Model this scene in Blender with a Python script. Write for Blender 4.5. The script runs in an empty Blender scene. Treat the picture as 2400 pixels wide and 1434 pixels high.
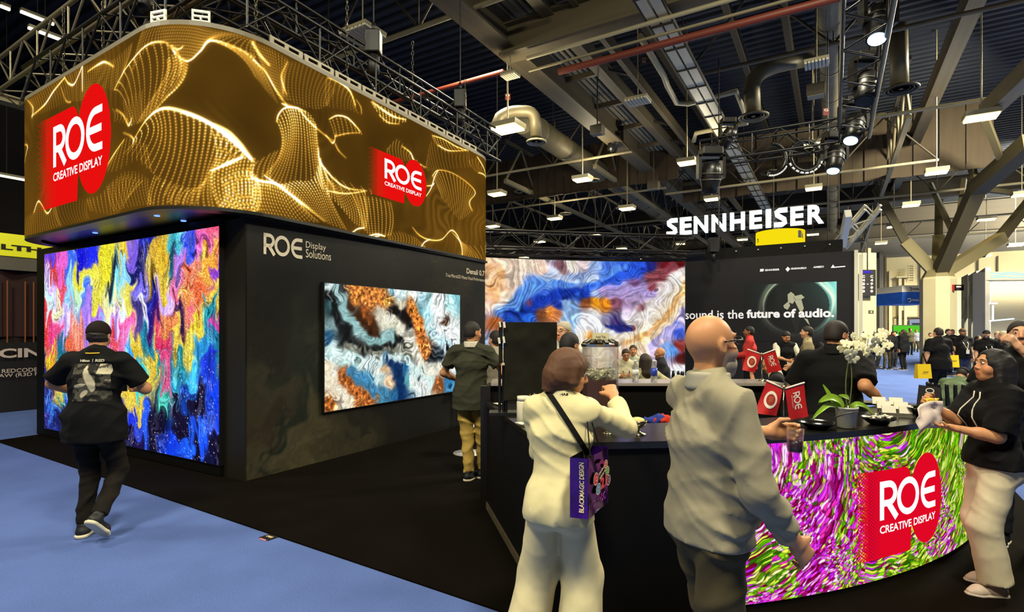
import bpy, bmesh, math, random
import numpy as np
from mathutils import Vector, Matrix

# ------------------------------------------------------------------ camera, world, lights, exposure
SC = bpy.context.scene
COL = SC.collection
F, CX, HZ, EYE = 1280.0, 1200.0, 772.0, 1.70      # focal length, centre column, horizon row (2400 px frame), eye height
cam_d = bpy.data.cameras.new('camera'); cam = bpy.data.objects.new('camera', cam_d); COL.objects.link(cam)
cam.location = (0, 0, EYE); cam.rotation_euler = (math.pi/2, 0, 0)
cam_d.sensor_width = 36; cam_d.lens = F/2400*36; cam_d.shift_y = (HZ-717)/2400
cam_d.clip_start = .05; cam_d.clip_end = 300
SC.camera = cam
SC.view_settings.view_transform = 'Standard'; SC.view_settings.look = 'None'
SC.view_settings.exposure = 0.0; SC.view_settings.gamma = 1.0; SC.view_settings.use_curve_mapping = False
try:
    SC.cycles.use_denoising = True
    SC.cycles.max_bounces = 6; SC.cycles.diffuse_bounces = 3; SC.cycles.glossy_bounces = 3
    SC.cycles.transmission_bounces = 6; SC.cycles.transparent_max_bounces = 8
    SC.cycles.caustics_reflective = False; SC.cycles.caustics_refractive = False
    SC.cycles.sample_clamp_indirect = 4.0
except Exception:
    pass
W = bpy.data.worlds.new('hall_air'); SC.world = W; W.use_nodes = True
W.node_tree.nodes['Background'].inputs[0].default_value = (1.0, .86, .58, 1)
W.node_tree.nodes['Background'].inputs[1].default_value = 0.055

def area(name, loc, size, power, col=(1, .93, .70), target=None, spread=math.pi):
    l = bpy.data.lights.new(name, 'AREA'); l.shape = 'SQUARE'; l.size = size; l.energy = power; l.color = col; l.spread = spread
    o = bpy.data.objects.new(name, l); COL.objects.link(o); o.location = loc
    if target is not None:
        o.rotation_euler = (Vector(target)-Vector(loc)).to_track_quat('-Z', 'Y').to_euler()
    return o
# the hall's lamps: rows of high-bay lamps overhead and down the aisle
area('hall_lamp_aisle', (-3.6, -.2, 8.6), 1.2, 620, target=(-3.2, 2.8, 0))
area('hall_lamp_near', (1.6, -.6, 8.6), 1.2, 760, target=(1.4, 2.6, 0))
area('hall_lamp_flank', (-9.0, 4.0, 8.6), 1.2, 480, target=(-6.5, 6, 0))
area('hall_lamp_mid', (4.2, 8.2, 8.6), 1.4, 480)
area('hall_lamp_side', (11.5, 8.0, 9.0), 1.6, 1700)
area('hall_lamp_far', (18.0, 15.5, 10.2), 2.2, 5200, target=(15, 20, 0))
area('hall_lamp_end', (31.0, 30.0, 11.8), 3.0, 6500, target=(30, 38, 0))
area('far_wall_fill', (40.0, 37.0, 11.8), 4.0, 9000, target=(36, 50, 2.5))  # added fill light that brightens the far wall, not one of the lamps
area('hall_lamp_back', (-1.0, 15.5, 10.2), 2.0, 900)
def at(px, py, Y):
    return Vector(((px-CX)/F*Y, Y, EYE-(py-HZ)/F*Y))
def ground(px, py, z=0.0):
    Y = (EYE-z)*F/(py-HZ)
    return Vector(((px-CX)/F*Y, Y, z))
def atz(px, py, z):
    return ground(px, py, z)
# added fill lights that brighten the roof, placed above five hanging hall lamps
for px_, py_, Y_, p_ in ((1190, 303, 14.4, 80), (1365, 422, 21, 120), (1610, 383, 19, 110), (2195, 405, 19.5, 140), (1300, 513, 28, 120)):
    l_ = bpy.data.lights.new('roof_fill', 'POINT'); l_.energy = p_; l_.color = (1, .86, .56); l_.shadow_soft_size = .2
    o_ = bpy.data.objects.new('roof_fill', l_); COL.objects.link(o_); o_.location = at(px_, py_, Y_)+Vector((.45, 0, .45))
UD = Vector((.508, .8613, 0)); VD = Vector((-.8613, .508, 0))       # the hall's two directions
O3 = Vector((-2.97, 6.08, 0))                                      # near corner of the dark booth block
def uv(s, t, z=0.0, o=O3):
    return o + UD*s + VD*t + Vector((0, 0, z))
# ------------------------------------------------------------------ helpers
def lin(c):
    c = [x/255. for x in c]
    return tuple(x/12.92 if x <= .04045 else ((x+.055)/1.055)**2.4 for x in c)
_mats = {}
def mat(name, col, rough=.6, metal=0., spec=.5, noise=0., nscale=20., bump=0., emit=None, estr=1., alpha=None, trans=0., wave=None):
    """col in sRGB 0-255; noise = colour variation; bump = fine relief"""
    if name in _mats: return _mats[name]
    m = bpy.data.materials.new(name); m.use_nodes = True; nt = m.node_tree; b = nt.nodes['Principled BSDF']
    c = lin(col)
    b.inputs['Base Color'].default_value = (*c, 1); b.inputs['Roughness'].default_value = rough
    b.inputs['Metallic'].default_value = metal; b.inputs['Specular IOR Level'].default_value = spec
    if trans: b.inputs['Transmission Weight'].default_value = trans; b.inputs['IOR'].default_value = 1.3
    if alpha is not None: b.inputs['Alpha'].default_value = alpha
    if emit is not None:
        b.inputs['Emission Color'].default_value = (*lin(emit), 1); b.inputs['Emission Strength'].default_value = estr
    if noise or bump:
        tc = nt.nodes.new('ShaderNodeTexCoord'); n = nt.nodes.new('ShaderNodeTexNoise')
        n.inputs['Scale'].default_value = nscale; n.inputs['Detail'].default_value = 5
        nt.links.new(tc.outputs['Object'], n.inputs['Vector'])
        if noise:
            r = nt.nodes.new('ShaderNodeValToRGB')
            r.color_ramp.elements[0].position = .3; r.color_ramp.elements[1].position = .7
            r.color_ramp.elements[0].color = (*[max(0, x*(1-noise)) for x in c], 1)
            r.color_ramp.elements[1].color = (*[min(1, x*(1+noise)) for x in c], 1)
            nt.links.new(n.outputs['Fac'], r.inputs['Fac']); nt.links.new(r.outputs['Color'], b.inputs['Base Color'])
        if bump:
            bp = nt.nodes.new('ShaderNodeBump'); bp.inputs['Strength'].default_value = bump; bp.inputs['Distance'].default_value = .01
            nt.links.new(n.outputs['Fac'], bp.inputs['Height']); nt.links.new(bp.outputs['Normal'], b.inputs['Normal'])
    _mats[name] = m
    return m
def emat(name, col, s=1.0, sample=True):
    if name in _mats: return _mats[name]
    m = bpy.data.materials.new(name); m.use_nodes = True; nt = m.node_tree; nt.nodes.remove(nt.nodes['Principled BSDF'])
    e = nt.nodes.new('ShaderNodeEmission'); e.inputs[0].default_value = (*lin(col), 1); e.inputs[1].default_value = s
    nt.links.new(e.outputs[0], nt.nodes['Material Output'].inputs[0])
    if not sample: m.cycles.emission_sampling = 'NONE'
    _mats[name] = m
    return m
def attr_mat(name, emission=0., rough=.6, spec=.3, bump=0., bscale=60.):
    """colour read from the mesh's own colour attribute; emission>0 makes it a lit screen"""
    if name in _mats: return _mats[name]
    m = bpy.data.materials.new(name); m.use_nodes = True; nt = m.node_tree
    a = nt.nodes.new('ShaderNodeAttribute'); a.attribute_name = 'Col'
    if emission:
        nt.nodes.remove(nt.nodes['Principled BSDF'])
        e = nt.nodes.new('ShaderNodeEmission'); e.inputs[1].default_value = emission
        nt.links.new(a.outputs['Color'], e.inputs[0]); nt.links.new(e.outputs[0], nt.nodes['Material Output'].inputs[0])
        m.cycles.emission_sampling = 'NONE'
    else:
        b = nt.nodes['Principled BSDF']; b.inputs['Roughness'].default_value = rough; b.inputs['Specular IOR Level'].default_value = spec
        nt.links.new(a.outputs['Color'], b.inputs['Base Color'])
        if bump:
            n = nt.nodes.new('ShaderNodeTexNoise'); n.inputs['Scale'].default_value = bscale
            bp = nt.nodes.new('ShaderNodeBump'); bp.inputs['Strength'].default_value = bump; bp.inputs['Distance'].default_value = .004
            nt.links.new(n.outputs['Fac'], bp.inputs['Height']); nt.links.new(bp.outputs['Normal'], b.inputs['Normal'])
    _mats[name] = m
    return m

def tag(o, label=None, cat=None, group=None, kind=None):
    if label: o['label'] = label
    if cat: o['category'] = cat
    if group: o['group'] = group
    if kind: o['kind'] = kind
    return o
def empty(name, loc=(0, 0, 0), rz=0., label=None, cat=None, group=None, kind=None):
    o = bpy.data.objects.new(name, None); COL.objects.link(o); o.location = loc; o.rotation_euler = (0, 0, rz)
    o.empty_display_size = .1
    return tag(o, label, cat, group, kind)
def link(name, me, m=None, parent=None, keep=True):
    """link a mesh object; geometry given in world space is kept there even under a placed parent"""
    o = bpy.data.objects.new(name, me); COL.objects.link(o)
    if m is not None and not me.materials: me.materials.append(m)
    if parent is not None:
        o.parent = parent
        if keep: o.matrix_parent_inverse = world_of(parent).inverted()
    return o
def world_of(o):
    """world matrix without a scene update"""
    m = Matrix.LocRotScale(o.location, o.rotation_euler.to_quaternion(), o.scale)
    if o.parent is not None:
        m = world_of(o.parent) @ o.matrix_parent_inverse @ m
    return m
def mesh_np(name, V, Fq, smooth=False):
    """fast mesh from arrays; Fq is (n,3) or (n,4)"""
    V = np.asarray(V, np.float32); Fq = np.asarray(Fq, np.int32); n, k = Fq.shape
    me = bpy.data.meshes.new(name); me.vertices.add(len(V)); me.vertices.foreach_set('co', V.ravel())
    me.loops.add(n*k); me.loops.foreach_set('vertex_index', Fq.ravel())
    me.polygons.add(n); me.polygons.foreach_set('loop_start', np.arange(0, n*k, k, dtype=np.int32))
    me.polygons.foreach_set('use_smooth', np.full(n, smooth, bool))
    me.update(calc_edges=True)
    return me
def set_col(me, rgb):
    a = me.color_attributes.new('Col', 'FLOAT_COLOR', 'POINT')
    c = np.ones((len(me.vertices), 4), np.float32); c[:, :3] = rgb
    a.data.foreach_set('color', c.ravel())

class MB:
    """collects shapes into one mesh"""
    def __init__(s): s.v = []; s.f = []; s.sm = []
    def add(s, vs, fs, smooth=False):
        n = len(s.v); s.v += [tuple(v) for v in vs]
        for f in fs: s.f.append(tuple(i+n for i in f)); s.sm.append(smooth)
        return s
    def box(s, c, size, rz=0., ax=None):
        c = Vector(c); hx, hy, hz = [x/2 for x in size]
        if ax is None: ax = (Vector((math.cos(rz), math.sin(rz), 0)), Vector((-math.sin(rz), math.cos(rz), 0)), Vector((0, 0, 1)))
        vs = [c+ax[0]*x+ax[1]*y+ax[2]*z for z in (-hz, hz) for (x, y) in ((-hx, -hy), (hx, -hy), (hx, hy), (-hx, hy))]
        return s.add(vs, [(3, 2, 1, 0), (4, 5, 6, 7), (0, 1, 5, 4), (1, 2, 6, 5), (2, 3, 7, 6), (3, 0, 4, 7)])
    def beam(s, a, b, w, h, up=Vector((0, 0, 1))):
        a = Vector(a); b = Vector(b); d = (b-a); L = d.length; d.normalize()
        x = d.cross(up)
        if x.length < 1e-4: x = d.cross(Vector((1, 0, 0)))
        x.normalize(); z = x.cross(d)
        return s.box((a+b)/2, (w, L, h), ax=(x, d, z))
    def tube(s, pts, r, n=8, cap=True, smooth=True):
        pts = [Vector(p) for p in pts]; rs = r if isinstance(r, (list, tuple)) else [r]*len(pts)
        vs = []; fs = []; ref = None
        for i, p in enumerate(pts):
            d = (pts[min(i+1, len(pts)-1)]-pts[max(i-1, 0)]).normalized()
            if ref is None: ref = d.orthogonal().normalized()
            ref = (ref-d*ref.dot(d)).normalized(); q = d.cross(ref)
            for k in range(n):
                a = 2*math.pi*k/n; vs.append(p+(ref*math.cos(a)+q*math.sin(a))*rs[i])
        for i in range(len(pts)-1):
            for k in range(n):
                fs.append((i*n+k, i*n+(k+1) % n, (i+1)*n+(k+1) % n, (i+1)*n+k))
        s.add(vs, fs, smooth)
        if cap:
            m = len(s.v)-len(vs); s.f.append(tuple(m+k for k in range(n))[::-1]); s.sm.append(False)
            e = m+(len(pts)-1)*n; s.f.append(tuple(e+k for k in range(n))); s.sm.append(False)
        return s
    def lathe(s, prof, c=(0, 0, 0), n=24, smooth=True):
        c = Vector(c); vs = []; fs = []; m = len(prof)
        for (r, z) in prof:
            for k in range(n):
                a = 2*math.pi*k/n; vs.append(c+Vector((r*math.cos(a), r*math.sin(a), z)))
        for i in range(m-1):
            for k in range(n): fs.append((i*n+k, i*n+(k+1) % n, (i+1)*n+(k+1) % n, (i+1)*n+k))
        s.add(vs, fs, smooth)
        b = len(s.v)-len(vs)
        if prof[0][0] > 1e-5: s.f.append(tuple(b+k for k in range(n))[::-1]); s.sm.append(False)
        if prof[-1][0] > 1e-5: s.f.append(tuple(b+(m-1)*n+k for k in range(n))); s.sm.append(False)
        return s
    def prism(s, poly, z0, z1):
        n = len(poly); vs = [Vector((p[0], p[1], z0)) for p in poly]+[Vector((p[0], p[1], z1)) for p in poly]
        return s.add(vs, [tuple(range(n))[::-1], tuple(range(n, 2*n))]+[(i, (i+1) % n, n+(i+1) % n, n+i) for i in range(n)])
    def sheet(s, rows, smooth=True):
        """grid of points rows[i][j]"""
        n = len(rows[0]); vs = [p for r in rows for p in r]
        return s.add(vs, [(i*n+j, i*n+j+1, (i+1)*n+j+1, (i+1)*n+j) for i in range(len(rows)-1) for j in range(n-1)], smooth)
    def ell(s, c, r, nu=12, nv=8, R=None):
        c = Vector(c); prof = []
        vs = []; fs = []
        for i in range(nv+1):
            t = math.pi*i/nv
            for k in range(nu):
                a = 2*math.pi*k/nu; p = Vector((r[0]*math.sin(t)*math.cos(a), r[1]*math.sin(t)*math.sin(a), r[2]*math.cos(t)))
                if R is not None: p = R @ p
                vs.append(c+p)
        for i in range(nv):
            for k in range(nu): fs.append((i*nu+k, (i+1)*nu+k, (i+1)*nu+(k+1) % nu, i*nu+(k+1) % nu))
        return s.add(vs, fs, True)
    def mesh(s, name, bevel=0.):
        me = bpy.data.meshes.new(name); me.from_pydata(s.v, [], s.f)
        me.polygons.foreach_set('use_smooth', s.sm); me.update()
        if bevel:
            bm = bmesh.new(); bm.from_mesh(me)
            bmesh.ops.bevel(bm, geom=list(bm.edges), offset=bevel, segments=2, affect='EDGES', profile=.5)
            bm.to_mesh(me); bm.free()
        return me
    def build(s, name, m, parent=None, bevel=0.):
        me = s.mesh(name, bevel); return link(name, me, m, parent)

_rod = {}
def rod(name, a, b, r, m, parent, n=6):
    """straight round bar as an object of its own, sharing one unit mesh per material"""
    key = (m.name, n)
    if key not in _rod:
        me = MB().tube([(0, 0, 0), (0, 0, 1)], 1.0, n).mesh('bar'); me.materials.append(m); _rod[key] = me
    a = Vector(a); b = Vector(b); d = b-a
    o = bpy.data.objects.new(name, _rod[key]); COL.objects.link(o)
    M = Matrix.Translation(a) @ d.to_track_quat('Z', 'Y').to_matrix().to_4x4() @ Matrix.Diagonal((r, r, d.length, 1))
    if parent is not None: o.parent = parent; M = world_of(parent).inverted() @ M
    o.matrix_local = M
    return o
_bx = {}
def block(name, c, size, ax, m, parent):
    """plain box piece sharing one unit mesh per material"""
    if m.name not in _bx:
        me = MB().box((0, 0, 0), (1, 1, 1)).mesh('block'); me.materials.append(m); _bx[m.name] = me
    o = bpy.data.objects.new(name, _bx[m.name]); COL.objects.link(o)
    x, y, z = [Vector(a) for a in ax]
    R = Matrix(((x.x, y.x, z.x, 0), (x.y, y.y, z.y, 0), (x.z, y.z, z.z, 0), (0, 0, 0, 1)))
    M = Matrix.Translation(Vector(c)) @ R @ Matrix.Diagonal((*size, 1))
    if parent is not None: o.parent = parent; M = world_of(parent).inverted() @ M
    o.matrix_local = M
    return o
def bar(name, a, b, w, h, m, parent, up=Vector((0, 0, 1))):
    a = Vector(a); b = Vector(b); d = b-a; L = d.length; d.normalize(); x = d.cross(up)
    if x.length < 1e-4: x = d.cross(Vector((1, 0, 0)))
    x.normalize(); return block(name, (a+b)/2, (w, L, h), (x, d, x.cross(d)), m, parent)

def text_geo(s, bold=0., align='LEFT', spacing=1., res=3):
    """flat text at size 1 -> (verts Nx2, faces)"""
    cu = bpy.data.curves.new('t', 'FONT'); cu.body = s; cu.size = 1; cu.offset = bold; cu.align_x = align; cu.space_character = spacing
    cu.resolution_u = res
    ob = bpy.data.objects.new('t', cu); COL.objects.link(ob)
    dg = bpy.context.evaluated_depsgraph_get(); me = bpy.data.meshes.new_from_object(ob.evaluated_get(dg))
    vs = [(v.co.x, v.co.y) for v in me.vertices]; fs = [tuple(p.vertices) for p in me.polygons]
    bpy.data.objects.remove(ob); bpy.data.curves.remove(cu); bpy.data.meshes.remove(me)
    return vs, fs
def text_fit(s, x0, x1, y0, y1, mp, bold=0., spacing=1.):
    """text scaled into the box (x0..x1, y0..y1) of a surface map mp(x, y) -> point"""
    vs, fs = text_geo(s, bold, 'LEFT', spacing)
    ax = min(v[0] for v in vs); bx = max(v[0] for v in vs); ay = min(v[1] for v in vs); by = max(v[1] for v in vs)
    mb = MB(); mb.add([mp(x0+(v[0]-ax)/(bx-ax)*(x1-x0), y0+(v[1]-ay)/(by-ay)*(y1-y0)) for v in vs], fs)
    return mb
def stroke(mb, pts, w, mp, closed=False):
    """flat stroke of width w along 2-D points, mapped by mp"""
    pts = [Vector((p[0], p[1])) for p in pts]; n = len(pts); L = []; R = []
    for i, p in enumerate(pts):
        a = pts[i-1] if (i > 0 or closed) else p; b = pts[(i+1) % n] if (i < n-1 or closed) else p
        d = (b-a).normalized(); q = Vector((-d.y, d.x))*(w/2); L.append(p+q); R.append(p-q)
    vs = [mp(v.x, v.y) for v in L]+[mp(v.x, v.y) for v in R]; m = n if closed else n-1
    mb.add(vs, [(i, n+i, n+(i+1) % n, (i+1) % n) for i in range(m)])
    return mb
def arc(cx, cy, rx, ry, a0, a1, n=14):
    return [(cx+rx*math.cos(math.radians(a0+(a1-a0)*i/n)), cy+ry*math.sin(math.radians(a0+(a1-a0)*i/n))) for i in range(n+1)]
def roe_word(mb, x0, x1, y0, y1, mp):
    """the three rounded letters of the company mark"""
    def q(x, y): return mp(x0+(x1-x0)*x/2.62, y0+(y1-y0)*y)
    w = .17
    stroke(mb, [(.085, 0), (.085, 1)], w, q)
    stroke(mb, [(0, .915), (.36, .915)]+arc(.36, .67, .27, .245, 90, -90)+[(.0, .425)], w, q)
    stroke(mb, [(.33, .43), (.70, .0)], w*1.1, q)
    stroke(mb, arc(1.22, .5, .43, .415, 0, 342, 30), w, q, True)
    stroke(mb, [(2.62, .915), (2.36, .915)]+arc(2.3, .5, .40, .415, 95, 265, 18)+[(2.36, .085), (2.62, .085)], w, q)
    stroke(mb, [(1.92, .5), (2.58, .5)], w, q)
    return mb
def logo_ten(mp, parent, red, white, scale_dots=1., dark=None):
    """red anniversary badge: a dissolving '1' fused with a '0', white letters on it; mp(x, y, lift) maps the unit square"""
    def top(x):
        t = -1
        if x <= .585:
            t = .90 if x < .50 else .90-.10*(1-math.sqrt(max(0, 1-((x-.50)/.086)**2)))*1.6
        e = 1-((x-.78)/.22)**2
        if e > 0: t = max(t, .52+.48*math.sqrt(e))
        return t
    def bot(x):
        b = 2
        if x <= .585: b = 0.02
        e = 1-((x-.78)/.22)**2
        if e > 0: b = min(b, .52-.48*math.sqrt(e))
        return b
    xs = [.12+.88*i/64 for i in range(65)]; xs[-1] = .9995
    rows = [[mp(x, bot(x)+(top(x)-bot(x))*j/6., .003) for x in xs] for j in range(7)]
    MB().sheet(rows, False).build('badge_shape', red, parent)
    d = MB(); k = 0
    for i in range(9):
        for j in range(26):
            x = .118-.0165*i; y = .03+.034*j+(.017 if i % 2 else 0)
            if y > .9: continue
            r = .0115*(1-i*.075)*scale_dots
            if i > 5 and (j*7+i*3) % 5 < 2: continue
            d.add([mp(x+r*.8*math.cos(a*math.pi/3), y+r*1.2*math.sin(a*math.pi/3), .003) for a in range(6)], [tuple(range(6))])
    o = d.build('badge_dots', red, parent); o['kind'] = 'stuff'
    if dark is not None:
        d = MB()
        for i in range(9):
            for j in range(25):
                x = .135+.0165*i; y = .05+.034*j+(.017 if i % 2 else 0); r = .0085*(1-i*.09)
                d.add([mp(x+r*.8*math.cos(a*math.pi/3), y+r*1.2*math.sin(a*math.pi/3), .0045) for a in range(6)], [tuple(range(6))])
        o = d.build('badge_holes', dark, parent); o['kind'] = 'stuff'
    m = MB(); roe_word(m, .235, .90, .40, .79, lambda x, y: mp(x, y, .006)); m.build('badge_letters', white, parent)
    t = text_fit('CREATIVE DISPLAY', .235, .90, .265, .345, lambda x, y: mp(x, y, .006), bold=.02); t.build('badge_text', white, parent)

def copy_tree(o, parent=None):
    c = o.copy(); COL.objects.link(c); c.parent = parent
    for ch in list(o.children):
        copy_tree(ch, c)
    return c

# ---- noise and colour fields for printed and lit pictures
class Noise:
    def __init__(s, seed): s.t = np.random.default_rng(seed).random((256, 256)).astype(np.float32)
    def v(s, x, y):
        xi = np.floor(x).astype(int); yi = np.floor(y).astype(int); fx = x-xi; fy = y-yi
        fx = fx*fx*(3-2*fx); fy = fy*fy*(3-2*fy); t = s.t
        a = t[xi & 255, yi & 255]; b = t[(xi+1) & 255, yi & 255]; c = t[xi & 255, (yi+1) & 255]; d = t[(xi+1) & 255, (yi+1) & 255]
        return (a*(1-fx)+b*fx)*(1-fy)+(c*(1-fx)+d*fx)*fy-.5
    def fbm(s, x, y, o=4):
        r = 0; a = 1.
        for i in range(o): r = r+a*s.v(x+i*17.3, y+i*9.1); x = x*2.03; y = y*2.03; a *= .5
        return r
def s2l(a):
    a = np.clip(a, 0, 1); return np.where(a <= .04045, a/12.92, ((a+.055)/1.055)**2.4)
def fluid(x, y, anchors, seed, warp=.09, freq=4., stretch=1., sharp=5., fil=.35, fine=.2, steps=5, soft=.02, streak=.25):
    """poured-paint picture: anchor colours carried along a swirling flow, with fine threads and streaks that follow it"""
    N = Noise(seed); e = .02/freq
    wx, wy = x.copy(), y.copy()
    for k in range(steps):
        f = freq*(1+.55*k); a = warp/(1+.75*k); o = 13.7*k; sy = stretch
        psi = lambda X, Y: N.v(X*f+o, Y*f/sy+o*.7)+.5*N.v(X*f*2.1+o+50, Y*f*2.1/sy)
        dx = (psi(wx+e, wy)-psi(wx-e, wy))/(2*e*f); dy = (psi(wx, wy+e)-psi(wx, wy-e))/(2*e*f)
        wx = wx+a*dy; wy = wy-a*sy*dx
    A = np.array([a[:2] for a in anchors], np.float32); C = np.array([a[2] for a in anchors], np.float32)/255.
    num = np.zeros((*x.shape, 3), np.float32); den = np.zeros(x.shape, np.float32)
    for i in range(len(A)):
        w = ((wx-A[i, 0])**2+((wy-A[i, 1])/stretch**.5)**2+soft**2)**(-sharp/2)
        num += w[..., None]*C[i]; den += w
    c = num/den[..., None]
    t = N.fbm(wx*freq*1.1+5, wy*freq*1.1/stretch+5, 2)
    mk = np.clip(.5+2.2*N.fbm(x*freq*1.3+90, y*freq*1.3+9, 2), 0, 1)
    for q, ph in ((26., 0.), (58., 1.3)):
        l = np.sin(t*q+ph)*mk; m = np.clip((l-.55)/.45, 0, 1)*fil; c = c*(1-m[..., None])+m[..., None]*np.clip(c*1.2+.30, 0, 1)
        m = np.clip((-l-.7)/.3, 0, 1)*fil; c = c*(1-m[..., None]*.75)
    s_ = N.fbm(t*60, (wx+wy)*freq*1.2, 2); c = c*(1+streak*s_[..., None])
    g = N.fbm(wx*freq*11, wy*freq*11/stretch, 2); c = c*(1+fine*g[..., None])
    return np.clip(c, 0, 1), N
def strokes(lst, step=22.):
    """bands of colour: polylines sampled into anchors"""
    out = []
    for col, pts in lst:
        for (xa, ya), (xb, yb) in zip(pts[:-1], pts[1:]):
            n = max(1, int(math.hypot(xb-xa, yb-ya)/step)); out += [(xa+(xb-xa)*i/n, ya+(yb-ya)*i/n, col) for i in range(n)]
        out.append((*pts[-1], col))
    return out
def grid_mesh(name, pts):
    """pts (ny, nx, 3) -> quad mesh"""
    ny, nx, _ = pts.shape; i = np.arange(ny*nx).reshape(ny, nx)
    q = np.stack([i[:-1, :-1], i[:-1, 1:], i[1:, 1:], i[1:, :-1]], -1).reshape(-1, 4)
    return mesh_np(name, pts.reshape(-1, 3), q)
# ------------------------------------------------------------------ floor, booth block, lit screens
BLACK = mat('black_paint', (7, 6, 4), rough=.6, spec=.2, noise=.2, nscale=6)
BLACKM = mat('black_metal', (20, 19, 17), rough=.42, spec=.5)
STEEL = mat('bare_aluminium', (150, 146, 128), rough=.38, metal=.7)
WHITE = mat('white_paint', (225, 220, 200), rough=.6)
LETTER = emat('lit_white', (255, 255, 255), 1.05, False)
RED = emat('lit_red', (232, 16, 14), 1.0, False)

fm = mat('blue_carpet', (84, 104, 162), rough=.95, spec=.05, noise=.16, nscale=3.0, bump=.0)
def carpet_nodes(m, c, amt=.22):
    nt = m.node_tree; b = nt.nodes['Principled BSDF']
    tc = nt.nodes.new('ShaderNodeTexCoord')
    n1 = nt.nodes.new('ShaderNodeTexNoise'); n1.inputs['Scale'].default_value = 1.3; n1.inputs['Detail'].default_value = 6
    n2 = nt.nodes.new('ShaderNodeTexNoise'); n2.inputs['Scale'].default_value = 90; n2.inputs['Detail'].default_value = 3
    for n in (n1, n2): nt.links.new(tc.outputs['Object'], n.inputs['Vector'])
    ad = nt.nodes.new('ShaderNodeMath'); ad.operation = 'ADD'
    nt.links.new(n1.outputs['Fac'], ad.inputs[0]); nt.links.new(n2.outputs['Fac'], ad.inputs[1])
    r = nt.nodes.new('ShaderNodeMapRange'); r.inputs['From Min'].default_value = .6; r.inputs['From Max'].default_value = 1.4
    nt.links.new(ad.outputs[0], r.inputs['Value'])
    cr = nt.nodes.new('ShaderNodeValToRGB'); l = lin(c)
    cr.color_ramp.elements[0].color = (*[x*(1-amt) for x in l], 1); cr.color_ramp.elements[1].color = (*[min(1, x*(1+amt)) for x in l], 1)
    nt.links.new(r.outputs[0], cr.inputs['Fac']); nt.links.new(cr.outputs['Color'], b.inputs['Base Color'])
    bp = nt.nodes.new('ShaderNodeBump'); bp.inputs['Strength'].default_value = .5; bp.inputs['Distance'].default_value = .006
    nt.links.new(n2.outputs['Fac'], bp.inputs['Height']); nt.links.new(bp.outputs['Normal'], b.inputs['Normal'])
carpet_nodes(fm, (84, 104, 162))
fl = MB().box((8, 22, -.1), (90, 84, .2)).build('floor', fm); fl['kind'] = 'structure'
bk = mat('black_carpet', (13, 9, 5), rough=.95, spec=.05); carpet_nodes(bk, (13, 9, 5), .4)
cp = MB().prism([(-7.85, 8.3), (2.6, 1.56), (8.9, 11.4), (4.3, 12.5), (-1.7, 11.4), (-5.6, 13)], .0005, .012).build('booth_carpet', bk)
tag(cp, 'black carpet laid under the screen booth and the bar over the blue aisle', 'carpet')

# mural wall of the booth block (print on a dark laminate)
def mural():
    m = bpy.data.materials.new('mural_print'); m.use_nodes = True; nt = m.node_tree; b = nt.nodes['Principled BSDF']
    b.inputs['Roughness'].default_value = .5; b.inputs['Specular IOR Level'].default_value = .3
    a = nt.nodes.new('ShaderNodeAttribute'); a.attribute_name = 'Col'; nt.links.new(a.outputs['Color'], b.inputs['Base Color'])
    return m
HB = 2.95
bw = empty('booth_block', O3, 0, 'dark printed wall block standing under the hanging gold screen', 'wall')
MB().prism([uv(.02, .02), uv(.02, 5.35), uv(4.8, 5.35), uv(4.8, .02)], .012, HB-.01).build('core', BLACK, bw)
# printed face: marble swirls fade into black
ny, nx = 90, 150
S, Z = np.meshgrid(np.linspace(0, 4.85, nx), np.linspace(.012, HB, ny))
anch = []
def mu(px, py, c):
    k = (px-CX)/F; s = (k*O3.y-O3.x)/(UD.x-k*UD.y); Y = O3.y+s*UD.y; anch.append((s, EYE-(py-HZ)/F*Y, c))
for px, py, c in [(580, 560, (22, 20, 12)), (640, 680, (18, 17, 10)), (720, 600, (16, 15, 9)), (620, 800, (28, 27, 17)), (690, 850, (38, 42, 30)), (720, 900, (34, 44, 32)),
                  (640, 900, (70, 64, 45)), (600, 950, (66, 60, 40)), (620, 1000, (58, 44, 28)), (650, 1050, (30, 38, 28)), (690, 960, (32, 42, 30)), (600, 1090, (80, 74, 50)),
                  (690, 1010, (92, 84, 60)), (740, 970, (88, 80, 54)), (700, 1070, (98, 90, 60)), (760, 1010, (78, 72, 46)), (800, 1040, (70, 64, 40)), (840, 1000, (40, 36, 22)),
                  (900, 980, (20, 18, 11)), (980, 980, (14, 13, 8)), (850, 620, (18, 16, 10)), (950, 640, (24, 22, 14)), (1040, 640, (44, 40, 27)), (1080, 690, (52, 50, 36)),
                  (1110, 640, (58, 52, 36)), (1120, 700, (38, 42, 32)), (1100, 760, (30, 28, 18)), (1130, 800, (22, 20, 13)), (1060, 960, (14, 13, 8)), (1120, 940, (14, 13, 8))]:
    mu(px, py, c)
C, _ = fluid(S.astype(np.float32), Z.astype(np.float32), anch, 5, warp=.22, freq=1.6, sharp=5, fil=.10, fine=.1)
P3 = np.zeros((ny, nx, 3)); off = -VD*.0
for k in range(3): P3[..., k] = O3[k]+UD[k]*S+(Z if k == 2 else 0)
me = grid_mesh('mural_panel', P3); set_col(me, s2l(C*.66).reshape(-1, 3)); link('mural_panel', me, mural(), bw)
MB().prism([uv(0, 0), uv(0, .42), uv(.02, .42), uv(.02, 0)], .012, HB).build('corner_panel', mat('olive_laminate', (26, 23, 13), rough=.5), bw)
MB().box(uv(2.42, .01, HB+.012), (4.9, .1, .035), ax=(UD, VD, Vector((0, 0, 1)))).build('top_rail', BLACKM, bw)

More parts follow.
